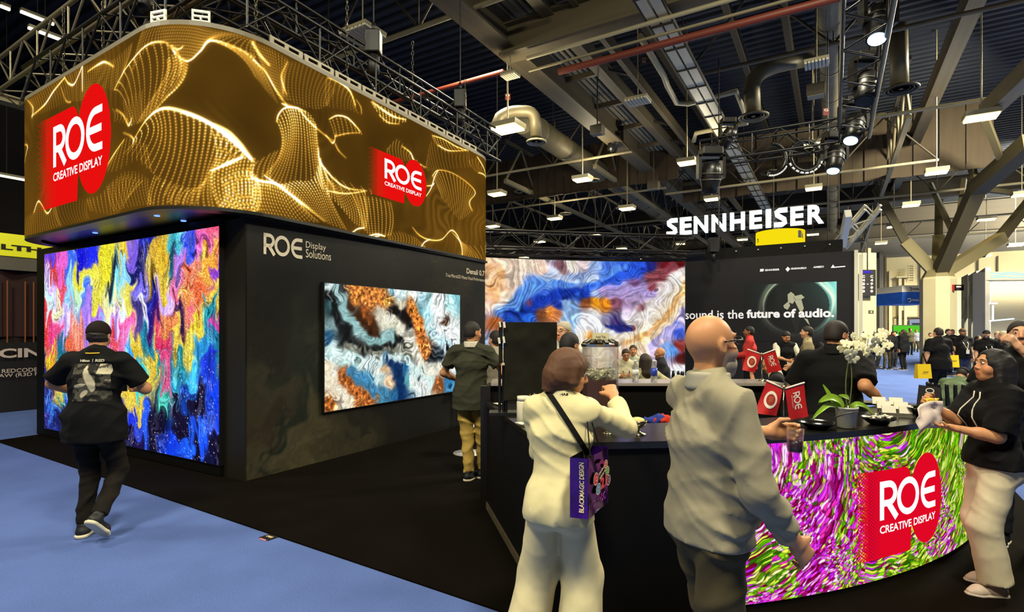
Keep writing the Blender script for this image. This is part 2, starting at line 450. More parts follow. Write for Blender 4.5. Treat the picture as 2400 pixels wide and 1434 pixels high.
WALLTXT = mat('wall_letters', (196, 184, 158), rough=.5, emit=(196, 184, 158), estr=.25)
def wallmap(off=.006):
    n = UD.cross(Vector((0, 0, 1)))
    if n.y > 0: n = -n
    return lambda s, z: O3+UD*s+Vector((0, 0, z))+n*off
def wall_sz(px, py):
    k = (px-CX)/F; s = (k*O3.y-O3.x)/(UD.x-k*UD.y); Y = O3.y+s*UD.y; return s, EYE-(py-HZ)/F*Y
wm = wallmap()
a = wall_sz(617, 595); b_ = wall_sz(708, 550)
m = MB(); roe_word(m, a[0], b_[0], a[1], wall_sz(617, 545)[1], wm); m.build('company_letters', WALLTXT, bw)
for s_, (p0, p1) in {'Display': ((716, 585), (763, 563)), 'Solutions': ((716, 603), (775, 583))}.items():
    q0, q1 = wall_sz(*p0), wall_sz(*p1); zt = wall_sz(p0[0], p0[1]-20)[1]
    text_fit(s_, q0[0], q1[0], q0[1], zt, wm).build('wall_text', WALLTXT, bw)
for s_, (p0, p1, h) in {'Denali 0.7': ((1093, 641), (1135, 0), 13), 'True MicroLED Meets Visual Performance': ((1044, 648), (1135, 0), 8)}.items():
    q0, q1 = wall_sz(*p0), wall_sz(p1[0], 650); zt = wall_sz(p0[0], p0[1]-h)[1]
    text_fit(s_, q0[0], q1[0], q0[1], zt, wm, bold=.02 if h > 8 else 0).build('wall_text', WALLTXT, bw)

# ---- flat screens
def plane_map(base, d):
    """px,py -> (along, z) on the vertical plane through base with direction d"""
    def f(px, py):
        k = (px-CX)/F; t = (k*base.y-base.x)/(d.x-k*d.y); Y = base.y+t*d.y; return t, EYE-(py-HZ)/F*Y
    return f
def screen(name, label, base, d, t0, t1, z0, z1, nx, ny, rgb_fn, out, thick=.06, strength=1.0, frame=.012):
    """lit panel on a vertical plane: black cabinet behind, picture on the face"""
    e = empty(name, base+d*((t0+t1)/2)+Vector((0, 0, z0)), 0, label, 'screen')
    T, Z = np.meshgrid(np.linspace(t0, t1, nx), np.linspace(z0, z1, ny)); T = T.astype(np.float32); Z = Z.astype(np.float32)
    C = rgb_fn(T, Z)
    P = np.zeros((ny, nx, 3))
    for k in range(3): P[..., k] = base[k]+d[k]*T+out[k]*thick+(Z if k == 2 else 0)
    me = grid_mesh('picture', P); set_col(me, s2l(C).reshape(-1, 3)); link('picture', me, attr_mat('lit_picture_%d' % round(strength*100), strength), e)
    c = base+d*((t0+t1)/2)+Vector((0, 0, (z0+z1)/2))+out*(thick/2-.001)
    MB().box(c, (t1-t0+2*frame, thick-.004, z1-z0+2*frame), ax=(d, out, Vector((0, 0, 1)))).build('cabinet', BLACKM, e)
    return e
def conv(lst, f, k, ox, oy):
    return [(*f(x/k+ox, y/k+oy), c) for x, y, c in lst]

# tall paint screen on the near face
NB = O3-UD*.0; fl_ = plane_map(O3-UD*.06, VD)
A1 = [(290,240,(90,60,220)),(300,300,(190,50,50)),(345,260,(230,90,190)),(440,240,(20,20,200)),(520,220,(30,40,230)),(600,220,(225,215,40)),(690,230,(225,180,40)),(740,190,(120,90,220)),(830,160,(20,30,150)),(920,180,(220,170,40)),(985,165,(60,170,190)),(1060,150,(40,60,210)),(1130,170,(230,90,190)),(1200,120,(230,70,110)),(1200,240,(240,150,50)),
(290,390,(190,160,250)),(350,400,(240,70,100)),(400,330,(60,100,230)),(450,370,(230,215,40)),(510,350,(235,215,60)),(575,320,(225,210,40)),(625,385,(30,40,60)),(700,350,(130,200,240)),(760,330,(25,25,90)),(860,370,(210,165,50)),(930,330,(215,175,50)),(960,270,(20,70,90)),(1010,300,(170,120,230)),(1065,330,(230,90,60)),(1150,260,(245,160,60)),(1210,320,(130,60,200)),
(280,500,(190,240,250)),(330,470,(240,240,170)),(390,480,(130,190,240)),(455,440,(180,230,180)),(550,480,(225,215,60)),(600,520,(240,240,160)),(655,460,(235,230,150)),(720,480,(235,215,80)),(780,450,(110,100,230)),(850,490,(20,20,120)),(930,440,(200,170,245)),(1000,430,(235,90,140)),(1050,460,(245,140,60)),(1060,520,(235,100,120)),(1130,470,(240,100,60)),(1200,470,(240,190,60)),(480,500,(70,110,240)),(680,540,(200,220,245)),(640,420,(120,220,230)),(500,560,(150,110,235)),
(270,620,(220,50,60)),(310,640,(230,70,130)),(350,590,(190,170,250)),(420,670,(245,130,110)),(550,580,(170,120,240)),(650,600,(200,150,245)),(705,640,(240,90,160)),(780,600,(60,50,120)),(800,540,(220,220,245)),(870,580,(60,20,90)),(940,620,(235,120,70)),(1000,560,(40,20,60)),(1030,520,(235,140,90)),(1100,580,(225,190,50)),(1180,590,(20,130,150)),(1210,650,(190,60,150)),(600,650,(120,160,245)),
(290,740,(230,50,130)),(290,800,(240,200,40)),(300,860,(245,150,40)),(345,760,(20,100,130)),(405,720,(240,90,60)),(640,690,(230,60,80)),(700,730,(240,110,180)),(760,720,(220,180,50)),(830,680,(30,120,150)),(910,760,(200,40,90)),(860,790,(220,175,50)),(980,700,(220,180,60)),(1055,740,(235,210,70)),(1000,800,(30,120,130)),(1120,760,(40,130,190)),(1190,780,(30,110,150)),(740,820,(50,140,230)),(590,760,(120,60,200)),
(270,900,(20,20,90)),(330,960,(200,170,60)),(350,1010,(60,130,120)),(730,980,(230,190,60)),(760,890,(40,150,170)),(800,950,(40,180,200)),(840,900,(225,190,60)),(925,950,(225,60,120)),(930,1050,(60,180,160)),(790,1070,(215,180,60)),(1000,950,(40,150,190)),(1060,900,(60,170,220)),(1060,1000,(20,60,160)),(1170,900,(30,50,190)),(1190,1030,(20,60,230)),(880,860,(40,140,150)),
(290,1080,(40,90,190)),(330,1130,(25,25,80)),(365,1160,(40,80,230)),(260,1150,(30,30,110)),(740,1150,(30,50,210)),(800,1190,(40,90,250)),(880,1140,(18,14,40)),(1000,1080,(22,18,46)),(1100,1100,(24,20,48)),(860,1290,(18,14,38)),(760,1270,(24,18,60)),(960,1330,(20,60,220)),(1050,1310,(30,90,250)),(1130,1240,(30,80,250)),(1200,1210,(30,60,210)),(1100,1370,(16,12,34)),(1200,1330,(18,14,40)),(1010,1210,(20,16,40)),(880,1220,(20,16,44)),(920,1290,(20,40,150)),(700,1230,(22,20,60)),(560,1150,(20,20,70)),(550,1000,(60,120,200)),(550,880,(210,90,140))]
def f1(T, Z):
    a = conv(A1, fl_, 2.39, 0, 500)
    C, N = fluid(T, Z, a, 11, warp=.11, freq=2.3, stretch=1.6, sharp=6, soft=.03, fil=.5, fine=.3, steps=6)
    hz = np.clip((2.2-np.abs(Z-1.7))/2, 0, 1)
    st = N.fbm(T*26, Z*2.4, 3); C = C*(1+(.9*st*np.clip(Z-.9, 0, 1)*np.clip(2.3-Z, 0, 1))[..., None])
    warm = np.clip(C[..., 0]*1.2-C[..., 2], 0, 1)
    rng = np.random.default_rng(3); r = rng.random(T.shape)
    C = C+((r > .86)*warm*.28)[..., None]*np.array([1, .95, .6]); C = C*(1-((r < .2)*warm*.35)[..., None])
    sp = (rng.random(T.shape) > .9965)*(Z < 1.25); C = C+sp[..., None]*.8
    sp = (rng.random(T.shape) > .985); C = C+sp[..., None]*.35
    return np.clip(C*1.12, 0, 1)
screen('paint_screen', 'tall lit screen of rainbow poured paint on the near face of the dark block', O3, VD, plane_map(O3-UD*.06, VD)(513, 600)[0], plane_map(O3-UD*.06, VD)(104, 600)[0], .15, 2.88, 390, 270, f1, -UD, .06)
MB().box(O3-UD*.02+VD*2.9+Vector((0, 0, 1.5)), (.05, 5.0, 2.96), ax=(UD, VD, Vector((0, 0, 1)))).build('surround', BLACK, bw)

# marble screen on the long face
nF = -VD; fd = plane_map(O3+nF*.05, UD)
A2 = [(580,400,(150,180,180)),(650,420,(40,45,45)),(720,440,(190,110,50)),(790,480,(200,120,60)),(885,485,(215,135,50)),(760,560,(150,80,35)),(690,500,(60,40,28)),(900,410,(140,195,215)),(960,450,(215,240,240)),(1030,440,(240,245,240)),(1080,470,(130,175,175)),(1130,500,(225,240,235)),(1210,500,(180,225,225)),(1240,470,(130,190,200)),(600,520,(60,95,100)),(600,600,(120,150,150)),(660,600,(50,60,58)),(640,500,(90,120,125)),(700,680,(36,40,40)),(760,740,(16,16,16)),(840,730,(30,34,34)),(800,640,(45,26,16)),(790,600,(120,65,30)),(850,560,(180,170,150)),(920,540,(22,18,14)),(950,520,(215,205,175)),(980,570,(40,24,14)),(1020,545,(205,125,50)),(1040,600,(200,110,45)),(1055,650,(190,100,40)),(1075,730,(195,110,50)),(1100,765,(24,24,28)),(1000,640,(225,225,205)),(930,620,(200,200,170)),(860,680,(150,195,195)),(800,690,(130,180,180)),(1060,540,(110,165,175)),(1110,600,(225,240,235)),(1170,595,(70,45,28)),(1200,640,(240,245,240)),(1150,680,(200,230,235)),(1230,700,(240,245,240)),(1180,740,(200,220,225)),(1160,765,(30,50,60)),(1210,800,(240,245,240)),(1120,820,(235,235,220)),(1150,910,(140,80,40)),(1200,910,(50,120,170)),(1060,820,(190,215,205)),(1000,760,(120,120,105)),(940,720,(165,170,155)),(900,740,(70,75,70)),(580,690,(40,80,110)),(600,760,(190,225,225)),(660,800,(180,215,210)),(720,790,(150,195,190)),(800,810,(190,225,225)),(870,780,(40,80,120)),(880,830,(215,180,140)),(910,900,(225,185,145)),(950,850,(20,40,75)),(990,830,(30,90,140)),(980,900,(90,160,170)),(1020,900,(225,240,230)),(1080,900,(240,245,240)),(600,860,(230,230,215)),(620,960,(235,215,185)),(650,870,(150,95,60)),(720,870,(60,110,140)),(720,950,(175,95,40)),(790,890,(60,125,165)),(830,960,(130,110,90)),(595,1020,(170,95,40)),(680,1010,(235,225,200)),(760,990,(170,100,50)),(850,980,(60,125,150)),(930,965,(40,100,145)),(640,930,(230,220,200)),(860,880,(200,225,220)),(840,840,(220,235,225))]
A2 += strokes([((24,26,26),[(590,460),(640,565),(685,675),(765,742),(870,732),(960,690)]),((140,180,180),[(615,420),(665,520),(725,630),(805,688),(905,680)]),((200,225,220),[(600,745),(700,792),(820,802),(900,770),(985,782),(1035,855),(1100,890)]),((200,120,55),[(700,420),(760,470),(880,482)]),((60,35,20),[(720,560),(790,620),(830,650)]),((226,222,200),[(850,560),(940,620),(1000,705),(1040,790),(1105,832),(1200,800)]),
 ((198,112,48),[(1010,530),(1040,600),(1065,680),(1085,762)]),((22,20,22),[(940,535),(985,580),(1000,620)]),((30,36,42),[(1100,775),(1150,765),(1190,740)]),((170,215,225),[(1060,450),(1090,560),(1125,640),(1185,690),(1240,745)]),((238,244,240),[(1130,450),(1155,560),(1145,640),(1222,695)]),((16,45,90),[(885,780),(940,812),(960,900),(950,980)]),((235,220,190),[(580,830),(620,930),(700,1010)]),((172,94,42),[(650,865),(720,950),(790,992)]),((62,122,160),[(700,862),(800,902),(860,980)]),((120,120,106),[(700,725),(820,752),(940,722),(1000,762)])])
def f2(T, Z):
    C, N = fluid(T, Z, conv(A2, fd, 2.173, 500, 480), 21, warp=.030, freq=2.4, sharp=5, soft=.02, fil=.5, fine=.2, steps=5, streak=.4)
    warm = np.clip((C[..., 0]-C[..., 2]-.25)*3, 0, 1); g = N.fbm(T*30, Z*30, 3)
    return np.clip(C*(1+(warm*g*1.3)[..., None])*1.04, 0, 1)
q0 = fd(761, 800)[0]; q1 = fd(1078, 800)[0]
screen('marble_screen', 'wide lit screen of teal and copper marble paint on the long dark wall', O3, UD, q0, q1, .645, 2.295, 340, 210, f2, nF, .05)
# ------------------------------------------------------------------ hanging gold screen
ZB, ZT = 3.0, 4.9
def rounded(pts, rad, n=14):
    """closed polygon with rounded corners -> list of points"""
    out = []; k = len(pts)
    for i in range(k):
        p = Vector(pts[i]); a = (Vector(pts[i-1])-p).normalized(); b = (Vector(pts[(i+1) % k])-p).normalized(); r = rad[i]
        ang = a.angle(b); tl = r/math.tan(ang/2); A = p+a*tl; B = p+b*tl; c = p+(a+b).normalized()*(r/math.sin(ang/2))
        a0 = math.atan2(A.y-c.y, A.x-c.x); a1 = math.atan2(B.y-c.y, B.x-c.x); d = (a1-a0+math.pi) % (2*math.pi)-math.pi
        out += [(c.x+r*math.cos(a0+d*j/n), c.y+r*math.sin(a0+d*j/n)) for j in range(n+1)]
    return out
RK = Vector((-3.184, 5.356)); dR = Vector((.482, .876)); dL = Vector((-.847, .5315))
kR, kL = 6.05, 4.85
ring_poly = rounded([RK+dL*kL, RK, RK+dR*kR, RK+dR*kR+dL*kL], [.7, .9, .7, .7])     # runs far-left corner -> near corner -> far right
RP = np.array(ring_poly+ring_poly[:1]); seg = np.hypot(*np.diff(RP, axis=0).T); RS = np.r_[0, np.cumsum(seg)]
def ring_xy(s): return np.interp(s, RS, RP[:, 0]), np.interp(s, RS, RP[:, 1])
s_tab = np.linspace(0, RS[-1]*.75, 6000); xt, yt = ring_xy(s_tab); pxt = CX+F*xt/yt
i0 = int(np.argmin(pxt)) if np.argmin(pxt) < 3000 else 0; i1 = int(np.argmax(pxt))
s_vis0, s_vis1 = s_tab[i0]-.12, s_tab[i1]+.2
def ring_sz(px, py):
    s = np.interp(px, pxt[i0:i1+1], s_tab[i0:i1+1]); x, y = ring_xy(s); return s, EYE-(py-HZ)/F*y
NXR, NYR = 980, 245
sx0, sx1 = max(0, s_vis0), s_vis1
kx = (NXR-1)/(sx1-sx0); ky = (NYR-1)/(ZT-ZB)
buf = np.zeros((NYR+8, NXR+8), np.float32)
def splat(x, y, w):
    x = x+4; y = y+4
    ok = (x > 1) & (x < NXR+6) & (y > 1) & (y < NYR+6); x = x[ok]; y = y[ok]; w = w[ok]
    xi = np.floor(x).astype(int); yi = np.floor(y).astype(int); fx = x-xi; fy = y-yi
    for dx in (-1, 0, 1):
        for dy in (-1, 0, 1):
            g = np.exp(-((dx-fx+.5)**2+(dy-fy+.5)**2)/(2*.62**2)); np.add.at(buf, (yi+dy, xi+dx), (w*g*.74).astype(np.float32))
def crv(pts, n):
    """smooth curve through points (Catmull-Rom), n samples"""
    p = np.array(pts, float); m = len(p)
    if m < 3:
        t = np.linspace(0, 1, n)[:, None]; return p[0]*(1-t)+p[-1]*t
    t = np.linspace(0, m-1, n); i = np.minimum(t.astype(int), m-2); f = (t-i)[:, None]
    g = lambda j: p[np.clip(j, 0, m-1)]
    a, b, c, d = g(i-1), g(i), g(i+1), g(i+2)
    return .5*((2*b)+(-a+c)*f+(2*a-5*b+4*c-d)*f**2+(-a+3*b-3*c+d)*f**3)
def tosz(pts, k, ox):
    return [((ring_sz(x/k+ox, y/k)[0]-sx0)*kx, (ring_sz(x/k+ox, y/k)[1]-ZB)*ky) for x, y in pts]
rngG = np.random.default_rng(8)
def patch(k, ox, A, B, n, ia=.5, ib=.25, M=None, dot=4.2, wob=.0):
    n = max(5, int(n*.74)); a = crv(tosz(A, k, ox), n); b = crv(tosz(B, k, ox), n); mm = crv(tosz(M, k, ox), n) if M else (a+b)/2+np.array([rngG.uniform(-6, 6), 0])
    c = 2*mm-(a+b)/2; t = np.linspace(0, 1, 420)[:, None]
    for i in range(n):
        p = a[i]*(1-t)**2+2*c[i]*t*(1-t)+b[i]*t*t
        L = np.hypot(*np.diff(p, axis=0).T).sum(); arc_ = np.r_[0, np.cumsum(np.hypot(*np.diff(p, axis=0).T))]
        w = 1.9*(ia*(1-t[:, 0])+ib*t[:, 0])*L/420*(.55+.45*np.cos(arc_*2*np.pi/dot))
        if wob: p = p+np.c_[np.sin(arc_/11+i*.13), np.zeros(len(p))]*wob
        splat(p[:, 0], p[:, 1], w)
def ridge(k, ox, A, w=1.2, n=900, wid=1.0):
    p = crv(tosz(A, k, ox), n); L = np.hypot(*np.diff(p, axis=0).T).sum(); e = np.sin(np.linspace(0, np.pi, n))**.5
    for d in np.linspace(-wid, wid, 3): splat(p[:, 0]+d*.5, p[:, 1]+d, w*L/n*e*(1 if d == 0 else .6))
L1 = lambda *a, **k: patch(2.39, 0, *a, **k)
L2 = lambda *a, **k: patch(2.24, 500, *a, **k)
R1 = lambda *a, **k: ridge(2.39, 0, *a, **k)
R2 = lambda *a, **k: ridge(2.24, 500, *a, **k)
m1 = [(745,790),(830,660),(920,605),(1050,630),(1180,690),(1300,780),(1420,900)]
L1(m1, [(690,860),(780,890),(870,980),(950,1130),(1080,1170),(1180,960),(1360,880)], 32, .75, .5, M=[(740,810),(850,750),(935,800),(1040,870),(1150,880),(1260,850),(1380,870)]); R1(m1, 2.2, wid=1.6); R1([(1020,625),(1180,690),(1300,780),(1420,900)], 2.4, wid=1.5); R1([(1180,955),(1280,920),(1365,880)], 1.2)
L1([(870,980),(980,1030),(1100,1050),(1190,960)], [(830,1150),(940,1143),(1050,1143),(1200,1165)], 22, .6, .5)
L1([(1240,1000),(1320,960),(1390,950),(1434,980)], [(1225,1165),(1300,1172),(1370,1180),(1434,1190)], 16, .7, .6)
L1([(640,500),(700,390),(760,310),(840,240),(930,235),(980,265)], [(740,690),(765,680),(800,665),(830,640),(900,560),(1000,430)], 17, .5, .5, M=[(690,540),(735,480),(790,430),(870,410),(940,380),(1015,340)]); R1([(640,500),(700,390),(770,300),(850,238),(930,235)], 1.3); R1([(930,235),(970,275),(990,300)], .8)
L1([(800,170),(900,140),(1000,133),(1100,140),(1200,165),(1330,190),(1434,222)], [(740,400),(880,240),(970,265),(1050,340),(1130,280),(1190,230),(1434,330)], 62, .4, .35)
R1([(970,280),(1050,340),(1120,290),(1180,228),(1290,250),(1434,320)], 1.2); R1([(960,250),(1000,275),(1030,255)], .8)
L1([(940,330),(980,300),(1020,330),(1055,345)], [(770,690),(800,680),(850,640),(930,540)], 14, .45, .5, M=[(900,480),(960,450),(1000,460),(1020,460)])
L1([(160,560),(240,500),(350,440),(450,380),(560,350),(640,330),(740,240)], [(180,650),(270,620),(380,570),(460,560),(540,490),(650,500),(690,400)], 70, .38, .25)
R1([(175,650),(250,585),(300,510),(365,430)], 1.9, wid=1.4); R1([(360,430),(385,465),(415,470),(445,410),(460,370)], 1.8); R1([(463,365),(462,430),(463,510)], 1.7); R1([(490,400),(550,360),(590,345),(640,372)], 1.7); R1([(340,480),(370,560),(400,570)], .6); R1([(150,555),(185,600),(180,660)], .9)
L1([(630,605),(670,625),(705,660),(735,700)], [(640,680),(670,680),(700,690),(725,700)], 10, .4, .3); R1([(650,610),(690,640),(722,700),(740,655)], 1.0); R1([(690,740),(735,760),(755,790)], .9)
L1([(690,560),(720,540),(760,520),(800,500)], [(720,690),(740,700),(770,690),(800,670)], 10, .3, .35)
L1([(490,1110),(560,1090),(640,1010),(720,980),(800,1010)], [(510,1180),(580,1195),(650,1200),(690,1160),(720,1100)], 22, .5, .25)
L1([(105,1230),(180,1190),(220,1130),(265,1190),(310,1150)], [(105,1330),(160,1318),(220,1300),(280,1282),(340,1262)], 28, .35, .4); R1([(190,1190),(218,1125),(265,1192),(300,1140)], 1.3)
L1([(300,1150),(360,1120),(430,1110),(490,1120)], [(340,1262),(400,1250),(450,1238),(500,1225)], 18, .2, .25)
L1([(640,860),(700,780),(760,770),(820,810)], [(590,960),(660,950),(760,900),(850,960)], 15, .45, .35); R1([(580,960),(640,860),(700,775)], .8)
R1([(115,812),(155,822),(130,950),(112,1020)], .9); R1([(112,930),(125,990),(110,1020)], .9); R1([(118,590),(112,700),(110,760)], .5)
L1([(600,1040),(680,970),(760,960),(830,1000)], [(640,1180),(720,1160),(790,1150),(860,1145)], 18, .35, .3)
# long side
L2([(340,640),(380,570),(430,565),(500,590),(540,650)], [(270,920),(330,960),(430,950),(540,960),(580,1000)], 24, .8, .6, M=[(360,780),(405,740),(450,720),(515,760),(555,810)]); R2([(335,640),(345,600),(380,565),(440,565),(490,590)], 1.4); R2([(360,540),(400,560),(450,568)], 1.6)
L2([(270,920),(340,965),(430,950),(520,940),(565,830)], [(450,1060),(510,1110),(570,1150),(620,1180),(700,1205)], 28, .95, .6, M=[(340,970),(420,1010),(500,1020),(570,1040),(600,1000)])
L2([(0,890),(80,850),(150,830),(220,830)], [(30,1080),(90,1090),(150,1100),(220,1110)], 18, .75, .75, dot=5)
L2([(210,860),(260,830),(310,800),(340,790)], [(190,950),(230,960),(270,980),(300,990)], 9, .5, .5)
L2([(225,950),(290,955),(360,980),(440,1040)], [(240,1110),(330,1130),(450,1160),(560,1165)], 26, .8, .55, dot=5); R2([(200,930),(260,950),(330,965),(420,1030),(500,1090),(590,1165)], 1.7, wid=1.4); R2([(0,650),(80,690),(150,760),(205,835)], 2.2, wid=1.6); R2([(0,895),(80,850),(160,820)], 1.2)
L2([(0,690),(60,700),(110,740),(170,800)], [(0,900),(40,870),(90,850),(150,830)], 10, .9, .6)
L2([(200,215),(260,240),(320,265),(390,310)], [(310,440),(340,500),(365,530),(372,480)], 20, .35, .3); R2([(205,215),(250,290),(300,345)], 1.5, wid=1.5); R2([(210,310),(270,370),(330,470),(395,560)], 1.0)
L2([(0,215),(70,235),(140,255),(210,300)], [(220,400),(260,450),(300,500),(340,540)], 20, .35, .25, M=[(140,290),(190,320),(230,350),(270,390)])
L2([(392,325),(450,330),(530,360),(600,420),(640,470)], [(385,520),(440,545),(500,565),(560,570),(600,550)], 22, .3, .25, M=[(362,430),(430,440),(500,470),(560,500),(610,520)]); R2([(395,320),(360,390),(370,450),(390,500)], .6)
L2([(600,405),(680,440),(735,500),(748,550)], [(600,560),(660,570),(720,580),(770,600)], 16, .4, .2); R2([(600,405),(670,435),(720,480),(748,555)], 1.6, wid=1.3); R2([(750,520),(775,560),(780,600)], .6)
R2([(375,540),(450,575),(490,620),(530,660),(590,710),(640,745)], 1.0); R2([(590,705),(630,750),(645,700)], .9); R2([(640,750),(660,790),(700,830)], .8)
L2([(610,625),(660,608),(720,630),(775,690)], [(640,720),(680,715),(740,700),(778,705)], 13, .6, .4); R2([(610,625),(650,606),(700,615),(740,650),(775,692)], 1.6); R2([(640,715),(700,700),(775,695)], .6)
L2([(830,535),(890,560),(950,590),(1010,625)], [(850,570),(900,640),(950,650),(1005,640)], 15, 1.3, .8); R2([(832,530),(890,575),(950,612),(1015,627)], 2.0, wid=1.5); R2([(870,600),(920,642),(980,650)], .9)
L2([(560,830),(600,930),(680,980),(790,995)], [(600,1020),(680,1100),(750,1180),(805,1195)], 24, .55, .6, M=[(590,930),(660,1030),(740,1080),(810,1090)]); R2([(553,770),(560,840),(600,900),(660,960),(720,990),(800,998)], 1.4)
L2([(590,880),(640,930),(720,960),(820,990)], [(600,1000),(680,1010),(760,1020),(830,1020)], 10, .6, .4); R2([(600,1000),(700,1015),(810,1000)], 1.0)
L2([(730,1020),(800,1030),(870,1040),(930,1060)], [(790,1200),(830,1235),(880,1240),(930,1235)], 15, .6, .7, M=[(765,1110),(815,1120),(880,1130),(945,1150)])
R2([(728,1222),(760,1200),(795,1195)], 1.8); R2([(810,1240),(860,1228),(905,1240)], 2.0); R2([(820,1250),(880,1235)], 1.4)
L2([(905,1225),(980,1215),(1060,1245),(1110,1290)], [(915,1270),(980,1285),(1050,1300),(1095,1315)], 24, .45, .4)
L2([(1250,1215),(1290,1255),(1340,1285),(1440,1290)], [(1302,1345),(1340,1355),(1400,1368),(1445,1380)], 18, .6, .45, M=[(1300,1280),(1330,1310),(1380,1330),(1442,1335)]); R2([(1045,1190),(1085,1235),(1140,1258),(1200,1255),(1250,1208),(1285,1240),(1305,1300),(1308,1345)], 1.3); R2([(1090,1300),(1110,1270),(1140,1255)], 1.8)
L2([(1150,920),(1180,895),(1260,910),(1330,960),(1372,1010)], [(1200,1040),(1240,1090),(1290,1150),(1330,1135),(1362,1100)], 24, .55, .45, M=[(1180,980),(1215,980),(1275,1020),(1320,1050),(1350,1060)]); R2([(1150,925),(1180,893),(1250,905),(1330,955),(1376,1010),(1345,1060),(1362,1110)], .9)
R2([(1118,1030),(1145,985),(1162,930),(1180,895)], 1.4); R2([(1120,975),(1150,972),(1160,960)], 1.8)
L2([(920,775),(965,730),(1010,770),(1050,820),(1115,875)], [(930,830),(970,840),(1010,845),(1060,855),(1112,885)], 18, .5, .35); R2([(990,765),(1035,800),(1060,845),(1122,880)], 1.3)
L2([(1150,710),(1200,730),(1260,760),(1340,790)], [(1180,770),(1230,800),(1290,800),(1340,800)], 17, .8, .5); R2([(1150,710),(1210,730),(1280,770),(1340,790)], 1.3); R2([(1180,760),(1240,790),(1330,788)], 1.1)
L2([(1120,850),(1150,740),(1250,800),(1345,805)], [(1130,900),(1180,890),(1260,885),(1350,875)], 24, .3, .3)
R2([(1385,820),(1415,870),(1443,930)], 1.6); R2([(1390,905),(1420,915),(1443,935)], 1.4); R2([(1440,1260),(1430,1300),(1445,1330)], 1.2)
L2([(1345,840),(1380,830),(1410,870),(1440,900)], [(1380,900),(1400,910),(1420,920),(1443,932)], 10, .4, .4)
B = buf[4:-4, 4:-4]
def blur(a, r):
    for ax in (0, 1):
        c = np.cumsum(np.pad(a, [(r+1, r) if i == ax else (0, 0) for i in (0, 1)], mode='edge'), axis=ax)
        a = (np.take(c, np.arange(2*r+1, c.shape[ax]), ax)-np.take(c, np.arange(0, c.shape[ax]-2*r-1), ax))/(2*r+1)
    return a
G = B+.22*blur(B, 4)+.16*blur(blur(B, 14), 10)
NG = Noise(77); Sg, Zg = np.meshgrid(np.linspace(sx0, sx1, NXR).astype(np.float32), np.linspace(ZB, ZT, NYR).astype(np.float32))
bs = .33+.16*NG.fbm(Sg*.9, Zg*.9, 3)
# a fine weave of dots over the dim parts
wv = NG.fbm(Sg*.8+3, Zg*.8, 3)*9; fine = (.5+.5*np.sin((Sg*34+wv*6)))*(np.clip(NG.fbm(Sg*1.1+9, Zg*1.1, 2)+.05, 0, 1))*.20
base = np.stack([bs*1.02, bs*.69, bs*.17], -1)
v = np.clip(G, 0, 4)*.60+fine
rgb = base+np.stack([v*.95, v*.72, v*.30], -1)+np.clip(v-.75, 0, 2)[..., None]*np.array([.3, .5, .7])
gs = empty('gold_screen', (RP[:-1, 0].mean(), RP[:-1, 1].mean(), ZB), 0, 'large rounded hanging screen showing golden dotted waves and two red badges', 'screen')
gx, gy = ring_xy(Sg); P3 = np.stack([gx, gy, Zg], -1)
me = grid_mesh('picture', P3); set_col(me, s2l(np.clip(rgb, 0, 1)).reshape(-1, 3)); link('picture', me, attr_mat('lit_picture_100', 1.0), gs)
rest = np.linspace(sx1, RS[-1]+sx0, 60) % RS[-1]; x_, y_ = ring_xy(rest)
MB().sheet([[(x, y, z) for x, y in zip(x_, y_)] for z in (ZB, ZT)]).build('picture_rear', emat('lit_dim_gold', (104, 70, 16), 1., False), gs)
ctr = Vector((RP[:-1, 0].mean(), RP[:-1, 1].mean()))
def inset(d): return [tuple(Vector(p)+(ctr-Vector(p)).normalized()*d) for p in ring_poly]
m = MB(); o_ = inset(.02); i_ = inset(.18); n = len(o_)
m.add([(*p, z) for z in (ZB-.035, ZB+.0) for p in ring_poly]+[(*p, z) for z in (ZB-.035, ZB) for p in i_],
      [(j, (j+1) % n, n+(j+1) % n, n+j) for j in range(n)]+[(2*n+j, 2*n+(j+1) % n, (j+1) % n, j) for j in range(n)]+[(n+j, n+(j+1) % n, 3*n+(j+1) % n, 3*n+j) for j in range(n)])
m.build('bottom_frame', BLACKM, gs)
MB().prism(inset(.16), ZB+.0, ZB+.03).build('soffit', mat('soffit_black', (9, 8, 8), rough=.35, spec=.5), gs)
m = MB(); m.add([(*p, z) for z in (ZT, ZT+.05) for p in ring_poly]+[(*p, z) for z in (ZT, ZT+.05) for p in i_],
      [(j, (j+1) % n, n+(j+1) % n, n+j) for j in range(n)]+[(n+j, n+(j+1) % n, 3*n+(j+1) % n, 3*n+j) for j in range(n)]); m.build('top_frame', mat('grey_cabinet_edge', (112, 104, 84), rough=.5), gs)
